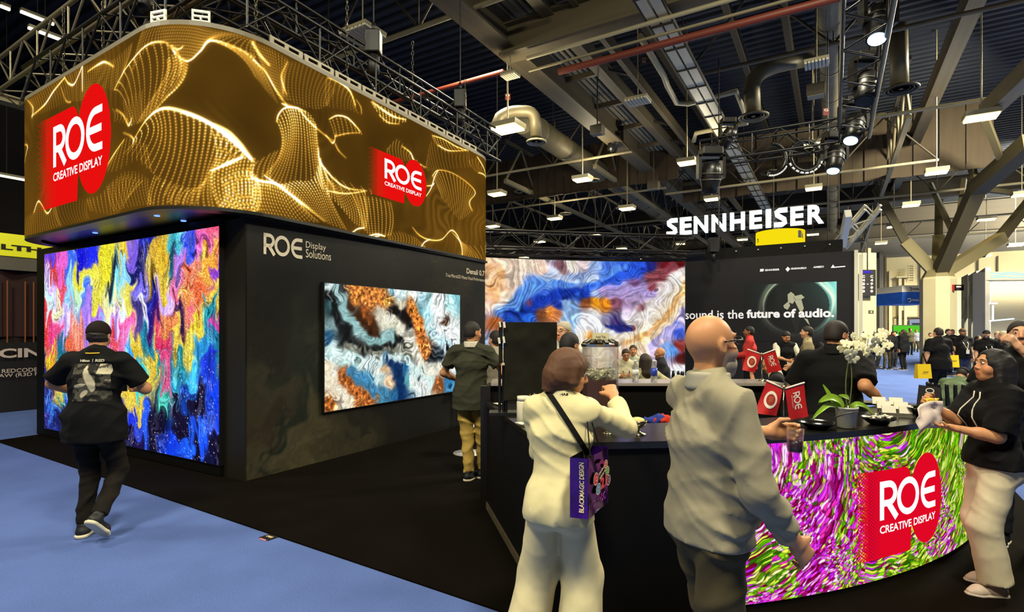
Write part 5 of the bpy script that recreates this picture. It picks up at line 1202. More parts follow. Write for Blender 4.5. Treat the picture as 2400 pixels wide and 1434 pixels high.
decal(A, sh_, c, A['D'](A['rx']), A['D'](A['up']), .27, .30, 54, 60, tee, 'shirt_print')
PRT = mat('print_white', (196, 190, 168), rough=.8)
dm = drop_map(sh_, c, A['D'](A['rx']), A['D'](A['up']))
text_fit('Nikon', -.10, -.025, .165, .185, dm, .05).build('shirt_lettering', PRT, A['root']); text_fit('|', -.006, -.002, .162, .190, dm).build('shirt_lettering', PRT, A['root']); text_fit('RED', .015, .085, .165, .187, dm, .05).build('shirt_lettering', PRT, A['root'])

# 2 -- man in charcoal polo
p = (-.46, 6.16); B_ = figure('man in a charcoal polo and khaki trousers standing at the bar wing', p, -8, 1.785, .0125, build=1.05, skin='tan',
    hands=((-.17, .22, 1.07), (.30, .20, 1.06)), poles=[(-.95, -.4, -.4), (.8, -.6, -.4)], feet=((-.02, -.02, 0), (.11, .10, 0)), toe=(-20, -38), head=(-38, -4),
    top=dict(col=(54, 54, 40), mat='charcoal_polo', sleeve=.70, sleeve_infl=.020, infl=.014, hem=-.17, fold=.011), bottom=dict(col=(178, 148, 74), mat='khaki', fold=.013),
    shoes=dict(col=(24, 22, 20), mat='black', sole=(214, 206, 184), smat='cream'), hair=dict(col=(22, 16, 12), style='short'), collar=('white_collar', (205, 198, 178)), curl=(.8, .6))

# 3 -- woman in white
p = (.255, 2.70); H3 = 1.62; y3 = -24
Wn = figure('woman in a cream shirt and wide white trousers leaning to the bar', p, y3, H3, .0098, build=.86, female=True, skin='tan', lean=5, pelvis=(-.02, -.02, .93),
    hands=(tl(p, y3, H3, (.26, 3.10, 1.12)), tl(p, y3, H3, (.555, 2.98, 1.335))), poles=[(-.15, -.5, -1), tuple(tl((0, 0), y3, 1.75, (.8, -.12, -.75)))], feet=((-.23, -.03, 0), (.075, .02, 0)), toe=(15, -12), head=(-66, -16),
    palm=(None, (0, .3, -1)), curl=(.6, 1.0), top=dict(col=(218, 206, 156), mat='cream_shirt', sleeve=1.80, sleeve_infl=.014, infl=.022, hem=-.10, flare=.004, fold=.012, wl=.11), bottom=dict(col=(220, 207, 160), mat='cream_trousers', wide=2.05, infl=.016, len=1.02, fold=.008, wl=.2),
    shoes=dict(col=(190, 180, 150), mat='cream'), hair=dict(col=(84, 50, 22), style='bob', wave=.0022), collar=('cream_collar', (222, 211, 165)))
sh_ = child_mesh(Wn['root'], 'shirt'); dmw = drop_map(sh_, Wn['W'](Wn['chest']), Wn['D'](Wn['rx']), Wn['D'](Wn['up']), .002)
def along(a, b, n=14): return [(a[0]+(b[0]-a[0])*i/n, a[1]+(b[1]-a[1])*i/n) for i in range(n+1)]
# cuff and collar mark
text_fit('NAB', .015, .055, .20, .212, dmw, .03).build('collar_mark', mat('print_black', (20, 20, 24), rough=.8), Wn['root'])

# 4 -- bald man in grey shirt
p = (.745, 2.10); H4 = 1.765; y4 = -78
Bd = figure('bald bearded man in a grey shirt walking past the bar with a drink', p, y4, H4, .0098, build=.97, belly=.04, skin='tan', lean=1, pelvis=(0, 0, .94),
    hands=(tl(p, y4, H4, (1.13, 2.42, 1.245)), tl(p, y4, H4, (.995, 1.92, .955))), poles=[(-.6, -.8, -.6), (.5, -1, .1)], feet=((-.12, .16, 0), (.11, -.12, 0)), toe=(8, -8), pitch=(0, 15), head=(8, 2), curl=(.75, .7), palm=((.9, .2, 0), None),
    top=dict(col=(146, 138, 114), mat='grey_shirt', sleeve=1.82, sleeve_infl=.016, infl=.018, hem=-.035, flare=.0, fold=.0105, wl=.10), bottom=dict(col=(74, 66, 44), mat='olive_trousers', wide=1.35, fold=.012, wl=.16), shoes=dict(col=(40, 32, 24), mat='brown'),
    hair=None, beard=(150, 140, 128), glasses=True, collar=('grey_collar', (162, 156, 138)))

# 5 -- young woman eating
p = (3.13, 3.55); H5 = 1.575; y5 = 78
Yw = figure('woman with long black hair and cropped black hoodie eating at the bar end', p, y5, H5, .0108, build=1.02, female=True, skin='tan', pelvis=(0, 0, .94),
    hands=(tl(p, y5, H5, (2.80, 3.47, 1.075)), tl(p, y5, H5, (2.80, 3.64, 1.20))), poles=[(-.3, -.7, -1), (.3, -.5, -1)], feet=((-.10, .04, 0), (.12, -.08, 0)), toe=(4, -4), head=(4, 4), palm=((0, .2, 1), (-1, .2, .2)), curl=(.45, .9),
    top=dict(col=(10, 9, 10), mat='black_hoodie', sleeve=.92, sleeve_infl=.04, infl=.03, hem=-.03, fold=.008), bottom=dict(col=(205, 192, 160), mat='beige_trousers', wide=1.5, infl=.022, len=.96, fold=.006, wl=.2, zs=.7),
    shoes=dict(col=(196, 176, 158), mat='beige', sole=(190, 176, 160), smat='beige'), hair=dict(col=(20, 13, 11), style='long'), collar=('black_hood', (10, 9, 10)))
m = MB(); ty_ = tree_of(child_mesh(Yw['root'], 'shirt')); fv = Vector(Yw['D'](Yw['fw']))
for sg in (-1, 1):
    ps = []
    for q in range(7):
        o_ = Vector(Yw['W'](Yw['nb']+Yw['rx']*sg*(.035+.005*q)-Yw['up']*(.03+.045*q))); h_ = ty_.ray_cast(o_+fv*.5, -fv, 1.)[0]
        if h_ is not None: ps.append(h_+fv*.003)
    m.tube(ps, .0045, 6)
m.build('drawstring', cloth_mat('white_cord', (215, 208, 190)), Yw['root'])

# 6 -- man in black behind the bar
p = (2.66, 4.52); H6 = 1.775; y6 = -35
Bk = figure('man in a black shirt seen from behind inside the bar beside the orchid', p, y6, H6, .0132, build=1.22, skin='tan', lean=6, hands=((-.20, .26, 1.02), tl(p, y6, H6, (2.95, 4.33, 1.12))), poles=[(-.8, -.3, -.8), (.35, -.5, -1)], head=(-35, -10),
    top=dict(col=(8, 8, 8), mat='black_shirt', sleeve=.85, sleeve_infl=.03, infl=.02, hem=-.14), bottom=dict(col=(20, 19, 18), mat='black_trousers'), shoes=dict(col=(16, 14, 12), mat='black'), hair=dict(col=(30, 18, 12), style='short'), collar=('black_collar', (16, 16, 16)), curl=(.5, .8))

# people behind the bar and at the tables
T = dict
def std(label, px, Y, yaw, top_px, **k):
    h = EYE-(top_px-HZ)/F*Y; return figure(label, ((px-CX)/F*Y, Y), yaw, h, **k)
std('grey haired man with glasses standing behind the draped monitor', 1322, 6.15, 140, 754, res=.0171, skin='fair', top=T(col=(200, 196, 184), mat='white_shirt', sleeve=1.8), bottom=T(col=(40, 40, 46), mat='navy'), shoes=T(col=(16, 14, 12), mat='black'), hair=T(col=(172, 160, 140), style='short'), glasses=True)
std('dark haired person with head bowed behind the woman in cream', 1330, 4.86, -30, 779, res=.0171, skin='tan', female=True, head=(-15, -15), top=T(col=(12, 12, 13), mat='black_top', sleeve=.7), bottom=T(col=(18, 18, 18), mat='black_trousers'), shoes=T(col=(16, 14, 12), mat='black'), hair=T(col=(16, 11, 9), style='short'))
std('person in a pale grey shirt half hidden behind the draped monitor', 1163, 6.75, 40, 775, res=.0171, skin='fair', female=True, hands=((-.2, .25, 1.05), (.18, .2, 1.0)), top=T(col=(168, 160, 142), mat='pale_grey', sleeve=1.8), bottom=T(col=(30, 30, 30), mat='black_trousers'), shoes=T(col=(16, 14, 12), mat='black'), hair=T(col=(26, 14, 10), style='short'))
SIT = T(pelvis=(0, 0, .52), feet=((-.12, .42, 0), (.12, .42, 0)), knee=[(0, .6, 1), (0, .6, 1)])
def sit(label, px, Y, yaw, **k):
    q = dict(SIT); q.update(k); return figure(label, ((px-CX)/F*Y, Y), yaw, **q)
sit('seated man with glasses in a cream jacket before the curved screen', 1465, 11.0, 175, res=.0181, skin='tan', lean=8, hands=((-.12, .35, .78), (.12, .35, .78)), head=(0, -12), top=T(col=(196, 188, 158), mat='cream_jacket', sleeve=1.85, infl=.024), bottom=T(col=(26, 26, 30), mat='navy'), shoes=T(col=(16, 14, 12), mat='black'), hair=T(col=(48, 30, 20), style='short'), glasses=True, lanyard=('black_cord', (20, 20, 20)))
sit('seated man in a pale green shirt behind the cream jacket', 1484, 11.9, 165, res=.0191, skin='tan', lean=2, top=T(col=(186, 188, 164), mat='sage_shirt', sleeve=1.85), bottom=T(col=(26, 26, 30), mat='navy'), shoes=T(col=(16, 14, 12), mat='black'), hair=T(col=(52, 32, 20), style='short'), h=1.8)
sit('seated woman with long brown hair seen from behind', 1512, 9.3, 12, res=.0181, skin='fair', female=True, h=1.70, top=T(col=(176, 168, 130), mat='patterned_blouse', sleeve=1.8, mk=T(noise=.5, scale=90)), bottom=T(col=(22, 22, 24), mat='black_trousers'), shoes=T(col=(16, 14, 12), mat='black'), hair=T(col=(44, 30, 18), style='long'))
sit('seated bald man in a dark suit facing the table', 1559, 10.9, 72, res=.0181, skin='tan', lean=8, h=1.78, hands=((-.12, .35, .78), (.15, .32, .78)), top=T(col=(34, 34, 40), mat='dark_suit', sleeve=1.9, infl=.026), bottom=T(col=(30, 30, 36), mat='dark_suit2'), shoes=T(col=(16, 14, 12), mat='black'), hair=None, beard=(110, 80, 60))
std('man in a red jacket standing at the charcoal wall', 1757, 11.8, 70, 765, res=.0181, skin='brown', hands=((-.10, .32, 1.12), (.14, .30, 1.05)), top=T(col=(196, 58, 54), mat='red_jacket', sleeve=1.85, infl=.024), bottom=T(col=(20, 20, 24), mat='black_trousers'), shoes=T(col=(16, 14, 12), mat='black'), hair=T(col=(12, 10, 10), style='short'))
std('man in a black vest over white sleeves looking at his phone', 1840, 11.3, 178, 775, res=.0181, skin='tan', head=(0, -28), hands=((-.10, .33, 1.10), (.08, .33, 1.12)), poles=[(-.9, -.3, -.6), (.9, -.3, -.6)], top=T(col=(13, 13, 16), mat='black_vest', sleeve=0, infl=.026, sleeves2=('white_sleeve', (212, 208, 186))), bottom=T(col=(15, 15, 17), mat='black_trousers'), shoes=T(col=(16, 14, 12), mat='black'), hair=T(col=(12, 10, 10), style='short'), lanyard=('black_cord', (20, 20, 20)))
Bp = std('man in a khaki shirt wearing a black backpack by the charcoal wall', 1893, 10.2, 62, 765, res=.0181, skin='fair', hands=((-.24, .06, .84), (.22, .30, 1.0)), top=T(col=(150, 136, 102), mat='khaki_shirt', sleeve=.75, infl=.02), bottom=T(col=(30, 30, 28), mat='black_trousers'), shoes=T(col=(16, 14, 12), mat='black'), hair=T(col=(28, 18, 13), style='short'))
g = SDF(.04); c = Bp['chest']-Bp['fw']*.20-Bp['up']*.08; g.ell(Bp['W'](c), (.16, .11, .26), R=np.array([Bp['D'](Bp['rx']), Bp['D'](Bp['fw']), Bp['D'](Bp['up'])]).T); g.ell(Bp['W'](c-Bp['fw']*.06-Bp['up']*.08), (.12, .08, .13), R=np.array([Bp['D'](Bp['rx']), Bp['D'](Bp['fw']), Bp['D'](Bp['up'])]).T)
V, Fq = g.mesh(.018); bp_ = link('backpack', mesh_np('backpack', V, Fq, True), cloth_mat('backpack_black', (13, 13, 14)), None); tag(bp_, 'black backpack worn by the man in the khaki shirt', 'backpack')
for sg in (-1, 1): strap([Bp['W'](Bp['S'][0 if sg < 0 else 1]*.75+Bp['nb']*.25+v) for v in (-Bp['fw']*.11-Bp['up']*.02, Bp['up']*.075, Bp['fw']*.10-Bp['up']*.03, Bp['fw']*.13-Bp['up']*.22)], .05, .012, cloth_mat('backpack_black', (13, 13, 14)), 'shoulder_strap', bp_, (0, 0, 1))
sit('seated man with glasses holding a hand to his face behind the flags', 1848, 6.9, 62, res=.0161, skin='tan', lean=16, pelvis=(0, 0, .60), h=1.75, head=(0, -16), hands=((-.05, .42, 1.10), (.20, .40, .80)), poles=[(-.5, .2, -1), (.7, -.4, -.7)], palm=((.2, -1, .2), None), curl=(.25, .5), top=T(col=(13, 13, 14), mat='black_polo', sleeve=.8, infl=.022), bottom=T(col=(30, 31, 36), mat='navy'), shoes=T(col=(16, 14, 12), mat='black'), hair=T(col=(150, 128, 96), style='fringe'), glasses=True, collar=('white_collar', (205, 198, 178)))
sit('seated man in a green tee and black cap bent over his phone', 2222, 8.6, -62, res=.0171, skin='fair', lean=48, pelvis=(0, -.05, .50), h=1.78, head=(0, -30), hands=((-.08, .62, .68), (.08, .62, .68)), poles=[(-.9, -.2, -.8), (.9, -.2, -.8)], feet=((-.17, .46, 0), (.17, .46, 0)), top=T(col=(92, 108, 78), mat='green_tee', sleeve=.75, infl=.02), bottom=T(col=(150, 132, 92), mat='khaki2'), shoes=T(col=(40, 34, 28), mat='brown'), hair=T(col=(40, 28, 20), style='fringe'), hat=T(col=(12, 12, 12), mat='black', low=.012))
p = (3.96, 4.25); std_ = figure('man in a black shirt drinking from a clear glass at the far end', p, 138, 1.765, .0135, build=1.1, skin='fair', hands=(tl(p, 138, 1.765, (3.72, 4.00, 1.565)), (.20, .2, 1.0)), poles=[(-.5, .4, -1), (.7, -.4, -.8)], palm=((.8, -.1, .3), None), curl=(.85, .5), head=(0, 6), top=T(col=(12, 12, 13), mat='black_tee2', sleeve=.7, infl=.02), bottom=T(col=(24, 24, 28), mat='navy'), shoes=T(col=(16, 14, 12), mat='black'), hair=T(col=(26, 18, 14), style='short'), beard=(60, 46, 38))
# crowd down the hall
R2 = .026
Yb = std('broad man in a black tee carrying a yellow tote down the aisle', 2200, 12.0, 4, 768, res=.0191, build=1.3, skin='fair', hands=((-.36, .0, .86), (.26, .25, 1.0)), top=T(col=(10, 10, 11), mat='black_tee', sleeve=.75, infl=.026, sleeve_infl=.035), bottom=T(col=(14, 13, 13), mat='black_trousers'), shoes=T(col=(16, 14, 12), mat='black'), hair=T(col=(40, 28, 20), style='short'))
Lh = std('man in a brown hat and black tee with a white lanyard', 2255, 16.5, 172, 770, res=R2, build=1.25, belly=.03, skin='tan', hands=((-.28, .05, .84), (.30, .10, .86)), top=T(col=(13, 13, 14), mat='black_tee', sleeve=.75, infl=.026), bottom=T(col=(34, 42, 66), mat='jeans'), shoes=T(col=(16, 14, 12), mat='black'), hair=T(col=(60, 42, 30), style='fringe'), hat=T(col=(72, 52, 36), mat='brown', visor=False, brim=True), beard=(60, 44, 34), lanyard=('white_cord', (215, 208, 190)))
std('bearded man in a black cap with a white lanyard looking aside', 2312, 14.0, 160, 774, res=.0211, build=1.15, skin='fair', head=(-25, 4), top=T(col=(13, 13, 14), mat='black_tee', sleeve=.75, infl=.024), bottom=T(col=(20, 20, 22), mat='black_trousers'), shoes=T(col=(16, 14, 12), mat='black'), hair=None, hat=T(col=(13, 13, 14), mat='black', low=.012), beard=(38, 28, 24), lanyard=('white_cord', (215, 208, 190)))
std('young woman half hidden beside the bearded man in the cap', 2293, 17.0, 175, 786, res=R2, female=True, skin='tan', top=T(col=(150, 140, 120), mat='pale_grey', sleeve=1.8), bottom=T(col=(24, 24, 26), mat='black_trousers'), shoes=T(col=(16, 14, 12), mat='black'), hair=T(col=(22, 15, 12), style='long'))
std('grey haired man in black facing away beside the pillar booth', 2352, 13.2, 20, 776, res=R2, skin='fair', top=T(col=(14, 13, 14), mat='black_shirt', sleeve=1.8, infl=.024), bottom=T(col=(20, 20, 22), mat='black_trousers'), shoes=T(col=(16, 14, 12), mat='black'), hair=T(col=(170, 150, 118), style='short'))
std('fair haired man in a dark jacket behind the grey haired man', 2338, 15.5, 150, 777, res=R2, skin='fair', top=T(col=(26, 24, 24), mat='dark_jacket', sleeve=1.85), bottom=T(col=(24, 24, 26), mat='black_trousers'), shoes=T(col=(16, 14, 12), mat='black'), hair=T(col=(150, 118, 80), style='short'))
std('man in a long dark coat standing alone on the blue aisle', 2118, 22.8, 25, 772, res=R2, build=1.1, skin='tan', top=T(col=(12, 12, 14), mat='dark_coat', sleeve=1.9, infl=.03, hem=-.2), bottom=T(col=(12, 12, 14), mat='black_trousers'), shoes=T(col=(12, 12, 12), mat='black'), hair=T(col=(42, 30, 22), style='short'))
std('man in an open dark jacket with a badge on a white lanyard', 2079, 23.2, 170, 775, res=R2, build=1.05, skin='fair', top=T(col=(18, 18, 22), mat='dark_jacket', sleeve=1.9, infl=.024), bottom=T(col=(52, 48, 36), mat='olive_trousers'), shoes=T(col=(12, 12, 12), mat='black'), hair=T(col=(150, 138, 112), style='short'), lanyard=('white_cord', (215, 208, 190)))
std('man in a dark blazer beside the man with the white lanyard', 2094, 23.8, 200, 776, res=R2, skin='tan', top=T(col=(15, 15, 18), mat='dark_blazer', sleeve=1.9), bottom=T(col=(20, 20, 26), mat='navy'), shoes=T(col=(60, 70, 90), mat='blue'), hair=T(col=(24, 18, 14), style='short'))
std('person in a white top and navy flared trousers behind the orchid', 2045, 22.6, 15, 776, res=R2, female=True, skin='fair', top=T(col=(206, 200, 172), mat='white_top', sleeve=1.8), bottom=T(col=(20, 24, 44), mat='navy_flare', wide=1.4), shoes=T(col=(14, 14, 14), mat='black'), hair=T(col=(46, 34, 24), style='long'))
std('person in green trousers standing at the edge of the charcoal wall', 2026, 25.2, 60, 777, res=R2, skin='brown', top=T(col=(210, 204, 176), mat='white_top', sleeve=.8), bottom=T(col=(60, 84, 60), mat='green_trousers'), shoes=T(col=(40, 50, 60), mat='slate'), hair=T(col=(30, 22, 16), style='short'))
std('person in a grey jacket walking behind the orchid', 2056, 24.2, -140, 778, res=R2, skin='tan', top=T(col=(70, 66, 56), mat='grey_jacket', sleeve=1.9), bottom=T(col=(44, 44, 40), mat='grey_trousers'), shoes=T(col=(14, 14, 14), mat='black'), hair=T(col=(30, 22, 16), style='short'))
far = [('distant man in olive fleece and dark trousers facing the camera', 2133, 36., 180, 769, (90, 88, 56), (24, 34, 40), (34, 24, 18)), ('distant man in a grey tee and camouflage trousers', 2147, 41., 165, 772, (150, 152, 160), (74, 66, 44), (70, 46, 30)),
       ('distant person in a black puffer coat and teal trousers', 2169, 34., 20, 779, (18, 17, 18), (60, 110, 92), (80, 62, 44)), ('distant man in a white tee before the green screen', 2100, 38., 30, 776, (206, 214, 196), (60, 60, 62), (24, 18, 14)),
       ('distant person in a dark red top before the green screen', 2092, 43., 150, 777, (90, 30, 28), (30, 30, 34), (24, 18, 14)), ('distant man in a blue grey shirt under the shutter door', 2156, 46., 10, 774, (96, 104, 120), (40, 40, 44), (34, 24, 18)),
       ('distant person in a cream jumper behind the black tee', 2180, 27., 170, 780, (190, 178, 142), (34, 34, 40), (60, 42, 26)), ('distant man in sunglasses tee behind the yellow tote carrier', 2222, 20., 190, 771, (40, 36, 34), (24, 24, 28), (52, 36, 24)),
       ('distant man with red hair behind the yellow tote carrier', 2232, 22., 150, 772, (22, 20, 22), (24, 24, 28), (110, 66, 36)), ('distant woman in a pale top beside the hat man', 2277, 24., 140, 779, (176, 150, 132), (34, 34, 40), (40, 28, 20)),
       ('distant man in navy under the tree column', 2190, 40., 175, 775, (26, 30, 46), (24, 24, 28), (34, 24, 18)), ('distant man in brown jacket beyond the dark coat', 2110, 33., 160, 778, (70, 54, 38), (30, 30, 34), (34, 24, 18))]
for lb, px, Y, yw, tp, c1, c2, hc_ in far:
    std(lb, px, Y, yw, tp, res=.033, face=False, skin='tan' if px % 2 else 'fair', top=T(col=c1, mat='far_%d_%d' % (px, 1), sleeve=1.8 if px % 3 else .75), bottom=T(col=c2, mat='far_%d_%d' % (px, 2)), shoes=T(col=(20, 20, 22), mat='black'), hair=T(col=hc_, style='short'))
# ------------------------------------------------------------------ hall roof, rigging, lamps
RD = Vector((.8613, -.508, 0)); UP = Vector((0, 0, 1))
def hall(r, u, z): return RD*r+UD*u+Vector((0, 0, z))
def ru(p): return p.dot(RD), p.dot(UD)
STL = mat('roof_steel', (104, 94, 70), rough=.6, noise=.2, nscale=2)
STL2 = mat('roof_steel_pale', (150, 140, 110), rough=.55, noise=.15, nscale=2)
STLD = mat('roof_steel_dark', (58, 51, 38), rough=.7, noise=.2, nscale=2)
DUCT = mat('duct_sheet', (112, 104, 80), rough=.5, metal=.2, noise=.15, nscale=2)
PIPEW = mat('pale_pipe', (186, 176, 140), rough=.5); PIPER = mat('red_pipe', (116, 50, 32), rough=.5)
DECK = mat('roof_deck', (38, 44, 56), rough=.7, noise=.3, nscale=.6)
# corrugated deck, ribs along the hall's cross direction
mb = MB(); u0 = -8.; per = .42; vs = []
n = int(84/per)
for i in range(n):
    for du, z in ((0, 12.5), (.17, 12.5), (.21, 12.38), (.38, 12.38)):
        vs += [hall(-45, u0+i*per+du, z), hall(62, u0+i*per+du, z)]
fs = [(2*i, 2*i+1, 2*i+3, 2*i+2) for i in range(len(vs)//2-1)]
c = mb.add(vs, fs).build('ceiling', DECK); c['kind'] = 'structure'
def uline(px, py, z): r, u = ru(atz(px, py, z)); return r
def girder(name, label, a, b, w, h, m, cat='beam', flange=.06):
    e = empty(name, (Vector(a)+Vector(b))/2, 0, label, cat)
    d = (Vector(b)-Vector(a)).normalized(); x = d.cross(UP).normalized()
    bar('web', Vector(a)+UP*h/2, Vector(b)+UP*h/2, w*.35, h-2*flange, m, e); bar('flange', Vector(a)+UP*flange/2, Vector(b)+UP*flange/2, w, flange, m, e); bar('flange', Vector(a)+UP*(h-flange/2), Vector(b)+UP*(h-flange/2), w, flange, m, e)
    return e
r1_ = uline(1160, 90, 9.0)
girder('roof_girder', 'main brown steel girder running down the hall above the gold screen end', hall(r1_, 4, 8.9), hall(r1_, 62, 8.9), .62, .95, STL)
for (px, py) in ((1192, 150), (1325, 255), (1440, 395)):
    p = atz(px, py, 9.8); r_, u_ = ru(p)
r2_ = uline(2292, 0, 10.); girder('roof_girder', 'brown girder crossing the dark roof at the tree column side', hall(r2_, 2, 10.), hall(r2_, 50, 10.), .40, .6, STL)
r3_ = uline(1850, 20, 10.5)
for lb, px in (('narrow purlin beside the round ceiling duct', 1835), ('narrow purlin between the white pipe and the round duct', 1700), ('narrow purlin left of the white strip tray', 1480), ('narrow purlin over the charcoal wall truss', 2060)):
    r_ = uline(px, 20, 11.6); girder('roof_purlin', lb, hall(r_, 2, 11.6), hall(r_, 60, 11.6), .2, .35, STLD)
# walkway of ribbed deck between two rails
rA, rB = uline(1287, 165, 9.6), uline(1372, 116, 9.6)
cw = empty('roof_walkway', hall((rA+rB)/2, 20, 9.6), 0, 'long ribbed walkway strip hung under the roof beside the main girder', 'walkway')
for r_, w in ((rA, .16), (rB, .30), (rB+.75, .14)): bar('side_rail', hall(r_, 4, 9.55), hall(r_, 60, 9.55), w, .34, STL, cw)
for i in range(8):
    r_ = rA+(rB-rA)*(i+.5)/8; bar('rib', hall(r_, 4, 9.82), hall(r_, 60, 9.82), (rB-rA)/8*.5, .07, mat('rib_pale', (186, 176, 144), rough=.5), cw)
bar('back_sheet', hall((rA+rB)/2, 4, 9.95), hall((rA+rB)/2, 60, 9.95), rB-rA, .05, STLD, cw)
for i in range(22):
    u = 6+i*2.4; bar('cross_beam', hall(rA, u, 9.5), hall(rB, u, 9.5), .12, .16, STL, cw); bar('strut', hall(rB, u, 9.6), hall(rB+.75, u+1.1, 9.6), .07, .07, STLD, cw)
# white strip tray
rT = uline(1557, 67, 8.6); WTR = mat('tray_white', (214, 206, 176), rough=.5)
tr = empty('strip_tray', hall(rT, 20, 8.6), 0, 'white double strip tray running down the hall under the roof', 'tray')
for k in (-1, 1): bar('strip', hall(rT+.13*k, 4, 8.6), hall(rT+.13*k, 46, 8.6), .21, .05, WTR, tr)
for i in range(34): bar('crossbar', hall(rT-.27, 5+i*1.22, 8.57), hall(rT+.27, 5+i*1.22, 8.57), .05, .06, STLD, tr)
for k in (-1, 1): bar('edge', hall(rT+.26*k, 4, 8.62), hall(rT+.26*k, 46, 8.62), .03, .10, STLD, tr)
# ducts along the hall
def duct(name, label, pts, r, m=DUCT, n=14, cat='duct', bands=True):
    e = empty(name, pts[0], 0, label, cat); MB().tube(pts, r, n).build('pipe', m, e)
    if bands:
        for a, b in zip(pts[:-1], pts[1:]):
            L = (Vector(b)-Vector(a)).length
            for k in range(int(L/2.2)): q = Vector(a).lerp(Vector(b), (k+.5)/max(1, int(L/2.2))); d = (Vector(b)-Vector(a)).normalized(); MB().tube([q-d*.04, q+d*.04], r*1.05, n).build('band', m, e)
    return e
def bend(a, c, b, n=5):
    a, c, b = Vector(a), Vector(c), Vector(b); return [a*(1-t)**2+c*2*t*(1-t)+b*t*t for t in [i/n for i in range(n+1)]]
rD = uline(1228, 285, 9.2); duct('air_duct', 'fat round duct running down the hall beside the main girder', [hall(rD, ru(atz(1225, 285, 9.2))[1], 9.2), hall(rD, 44, 9.2)], .46)
rD2 = uline(1945, 10, 9.6); duct('air_duct', 'long round duct running down the hall over the hanging letters', [hall(rD2, 4, 9.6), hall(rD2, 50, 9.6)], .30)
Yq = 15.2; duct('air_duct', 'pale hooked duct dropping to a diffuser above the gold screen end', [at(1166, 312, Yq), at(1166, 290, Yq)]+bend(at(1172, 276, Yq), at(1190, 262, Yq), at(1215, 262, Yq))+bend(at(1232, 262, Yq), at(1252, 262, Yq), at(1254, 284, Yq))+[at(1255, 322, Yq)], .17, DUCT, bands=False)
Yq = 17.; duct('air_duct', 'bent brown duct dropping to a diffuser beside the strip tray', [at(1900, 138, Yq+1)]+bend(at(1850, 146, Yq), at(1765, 160, Yq), at(1762, 205, Yq))+[at(1764, 271, Yq)], .24, DUCT, bands=False)
Yq = 15.; duct('air_duct', 'vertical brown duct dropping from the dark roof to a diffuser', [at(2105, 60, Yq), at(2108, 200, Yq)], .22, DUCT, bands=False)
Yq = 26.; duct('air_duct', 'vertical duct dropping behind the moving lamps', [at(2060, 270, Yq), at(2058, 350, Yq)], .34, DUCT, bands=False)
def diffuser(label, px, py, rpx, Y, m):
    p = at(px, py, Y); R_ = rpx*Y/F; e = empty('air_diffuser', p, 0, label, 'vent')
    for k in range(4): a = R_*(1-.24*k); MB().lathe([(a, 0.02*k), (a*.97, -.05+.02*k), (a*.84, -.03+.02*k), (a*.84, .02*k)], p, 20).build('ring', m, e)
    MB().lathe([(R_*.12, -.02), (R_*.16, .10)], p, 12).build('cone', m, e); return e
for a in (('white round diffuser on the hooked duct above the gold screen end', 1257, 331, 24, 15.2, PIPEW), ('dark round diffuser beside the strip tray', 1766, 272, 34, 17., STL), ('dark round diffuser under the vertical brown duct', 2112, 208, 37, 15., STLD), ('dark round diffuser behind the moving lamps', 2062, 358, 27, 26., STLD), ('pale diffuser over the lamp row near the gold screen end', 1222, 448, 18, 28., STL2), ('pale diffuser beside the lamp over the curved screen', 1390, 421, 16, 22.5, STL2), ('small dark diffuser under the ring lamps', 1806, 403, 22, 22., STLD), ('far pale diffuser over the curved screen', 1325, 500, 15, 30., STL2), ('far diffuser above the rigging truss', 1460, 487, 16, 27., STL2)): diffuser(*a)
# pale pipe that zigzags by the strip tray; pipes and conduits across the hall
q = [(1500, 85), (1556, 178), (1564, 201), (1586, 241), (1613, 243), (1725, 214), (1747, 268), (1751, 288), (1631, 312), (1626, 330)]
tag(MB().tube([atz(x, y, 9.0) for x, y in q], .085, 10).build('drain_pipe', PIPEW), 'pale pipe zigzagging under the dark roof beside the strip tray', 'pipe')
def cross(name, label, px, py, z, pxa, pxb, r, m, brace=0, bm=STLD, cat='pipe'):
    p = atz(px, py, z); r_, u_ = ru(p)
    def rr(px_):
        k = (px_-CX)/F; # point hall(r,u_) whose X/Y = k
        return (k*u_*UD.y-u_*UD.x)/(RD.x-k*RD.y)
    a, b = hall(rr(pxa), u_, z), hall(rr(pxb), u_, z); e = empty(name, a, 0, label, cat); rod('chord', a, b, r, m, e, 8)
    if brace:
        L = (b-a).length; n = max(1, int(L/brace))
        for i in range(n):
            s0 = a.lerp(b, i/n); s1 = a.lerp(b, (i+1)/n); tp = a.lerp(b, (i+.5)/n)+UP*2.0
            rod('brace', s0, tp, .035, bm, e); rod('brace', tp, s1, .035, bm, e); rod('hanger', s0, s0+UP*2.8, .02, bm, e)
    return e
p = atz(1229, 98, 9.0); r_, u_ = ru(p)
girder('roof_girder', 'wide brown cross girder at the top of the hall view', hall(r_-.6, u_, 8.7), hall(r_+16, u_, 8.7), .55, .8, STL)
cross('conduit', 'pale conduit under the wide cross girder', 1269, 127, 8.5, 1235, 2000, .05, PIPEW)
cross('conduit', 'second pale conduit below the first one', 1300, 150, 8.4, 1240, 2050, .035, STL2)
cross('fire_pipe', 'red brown fire pipe crossing below the wide girder', 1390, 147, 8.2, 1310, 2420, .085, PIPER)
cross('fire_pipe', 'short red pipe behind the long rigging truss', 1100, 190, 9.2, 850, 1180, .07, PIPER)
cross('roof_truss', 'pale roof truss chord crossing at the hooked duct', 1145, 412, 8.5, 1000, 1480, .055, STL2, 3.0, cat='truss')
cross('roof_truss', 'pale roof truss chord crossing over the curved screen', 1255, 480, 8.5, 1000, 1560, .055, STL2, 3.0, cat='truss')
cross('roof_truss', 'roof truss chord crossing the dark deck behind the flat lamp', 1760, 147, 9.0, 1600, 2420, .06, STL, 3.2, cat='truss')
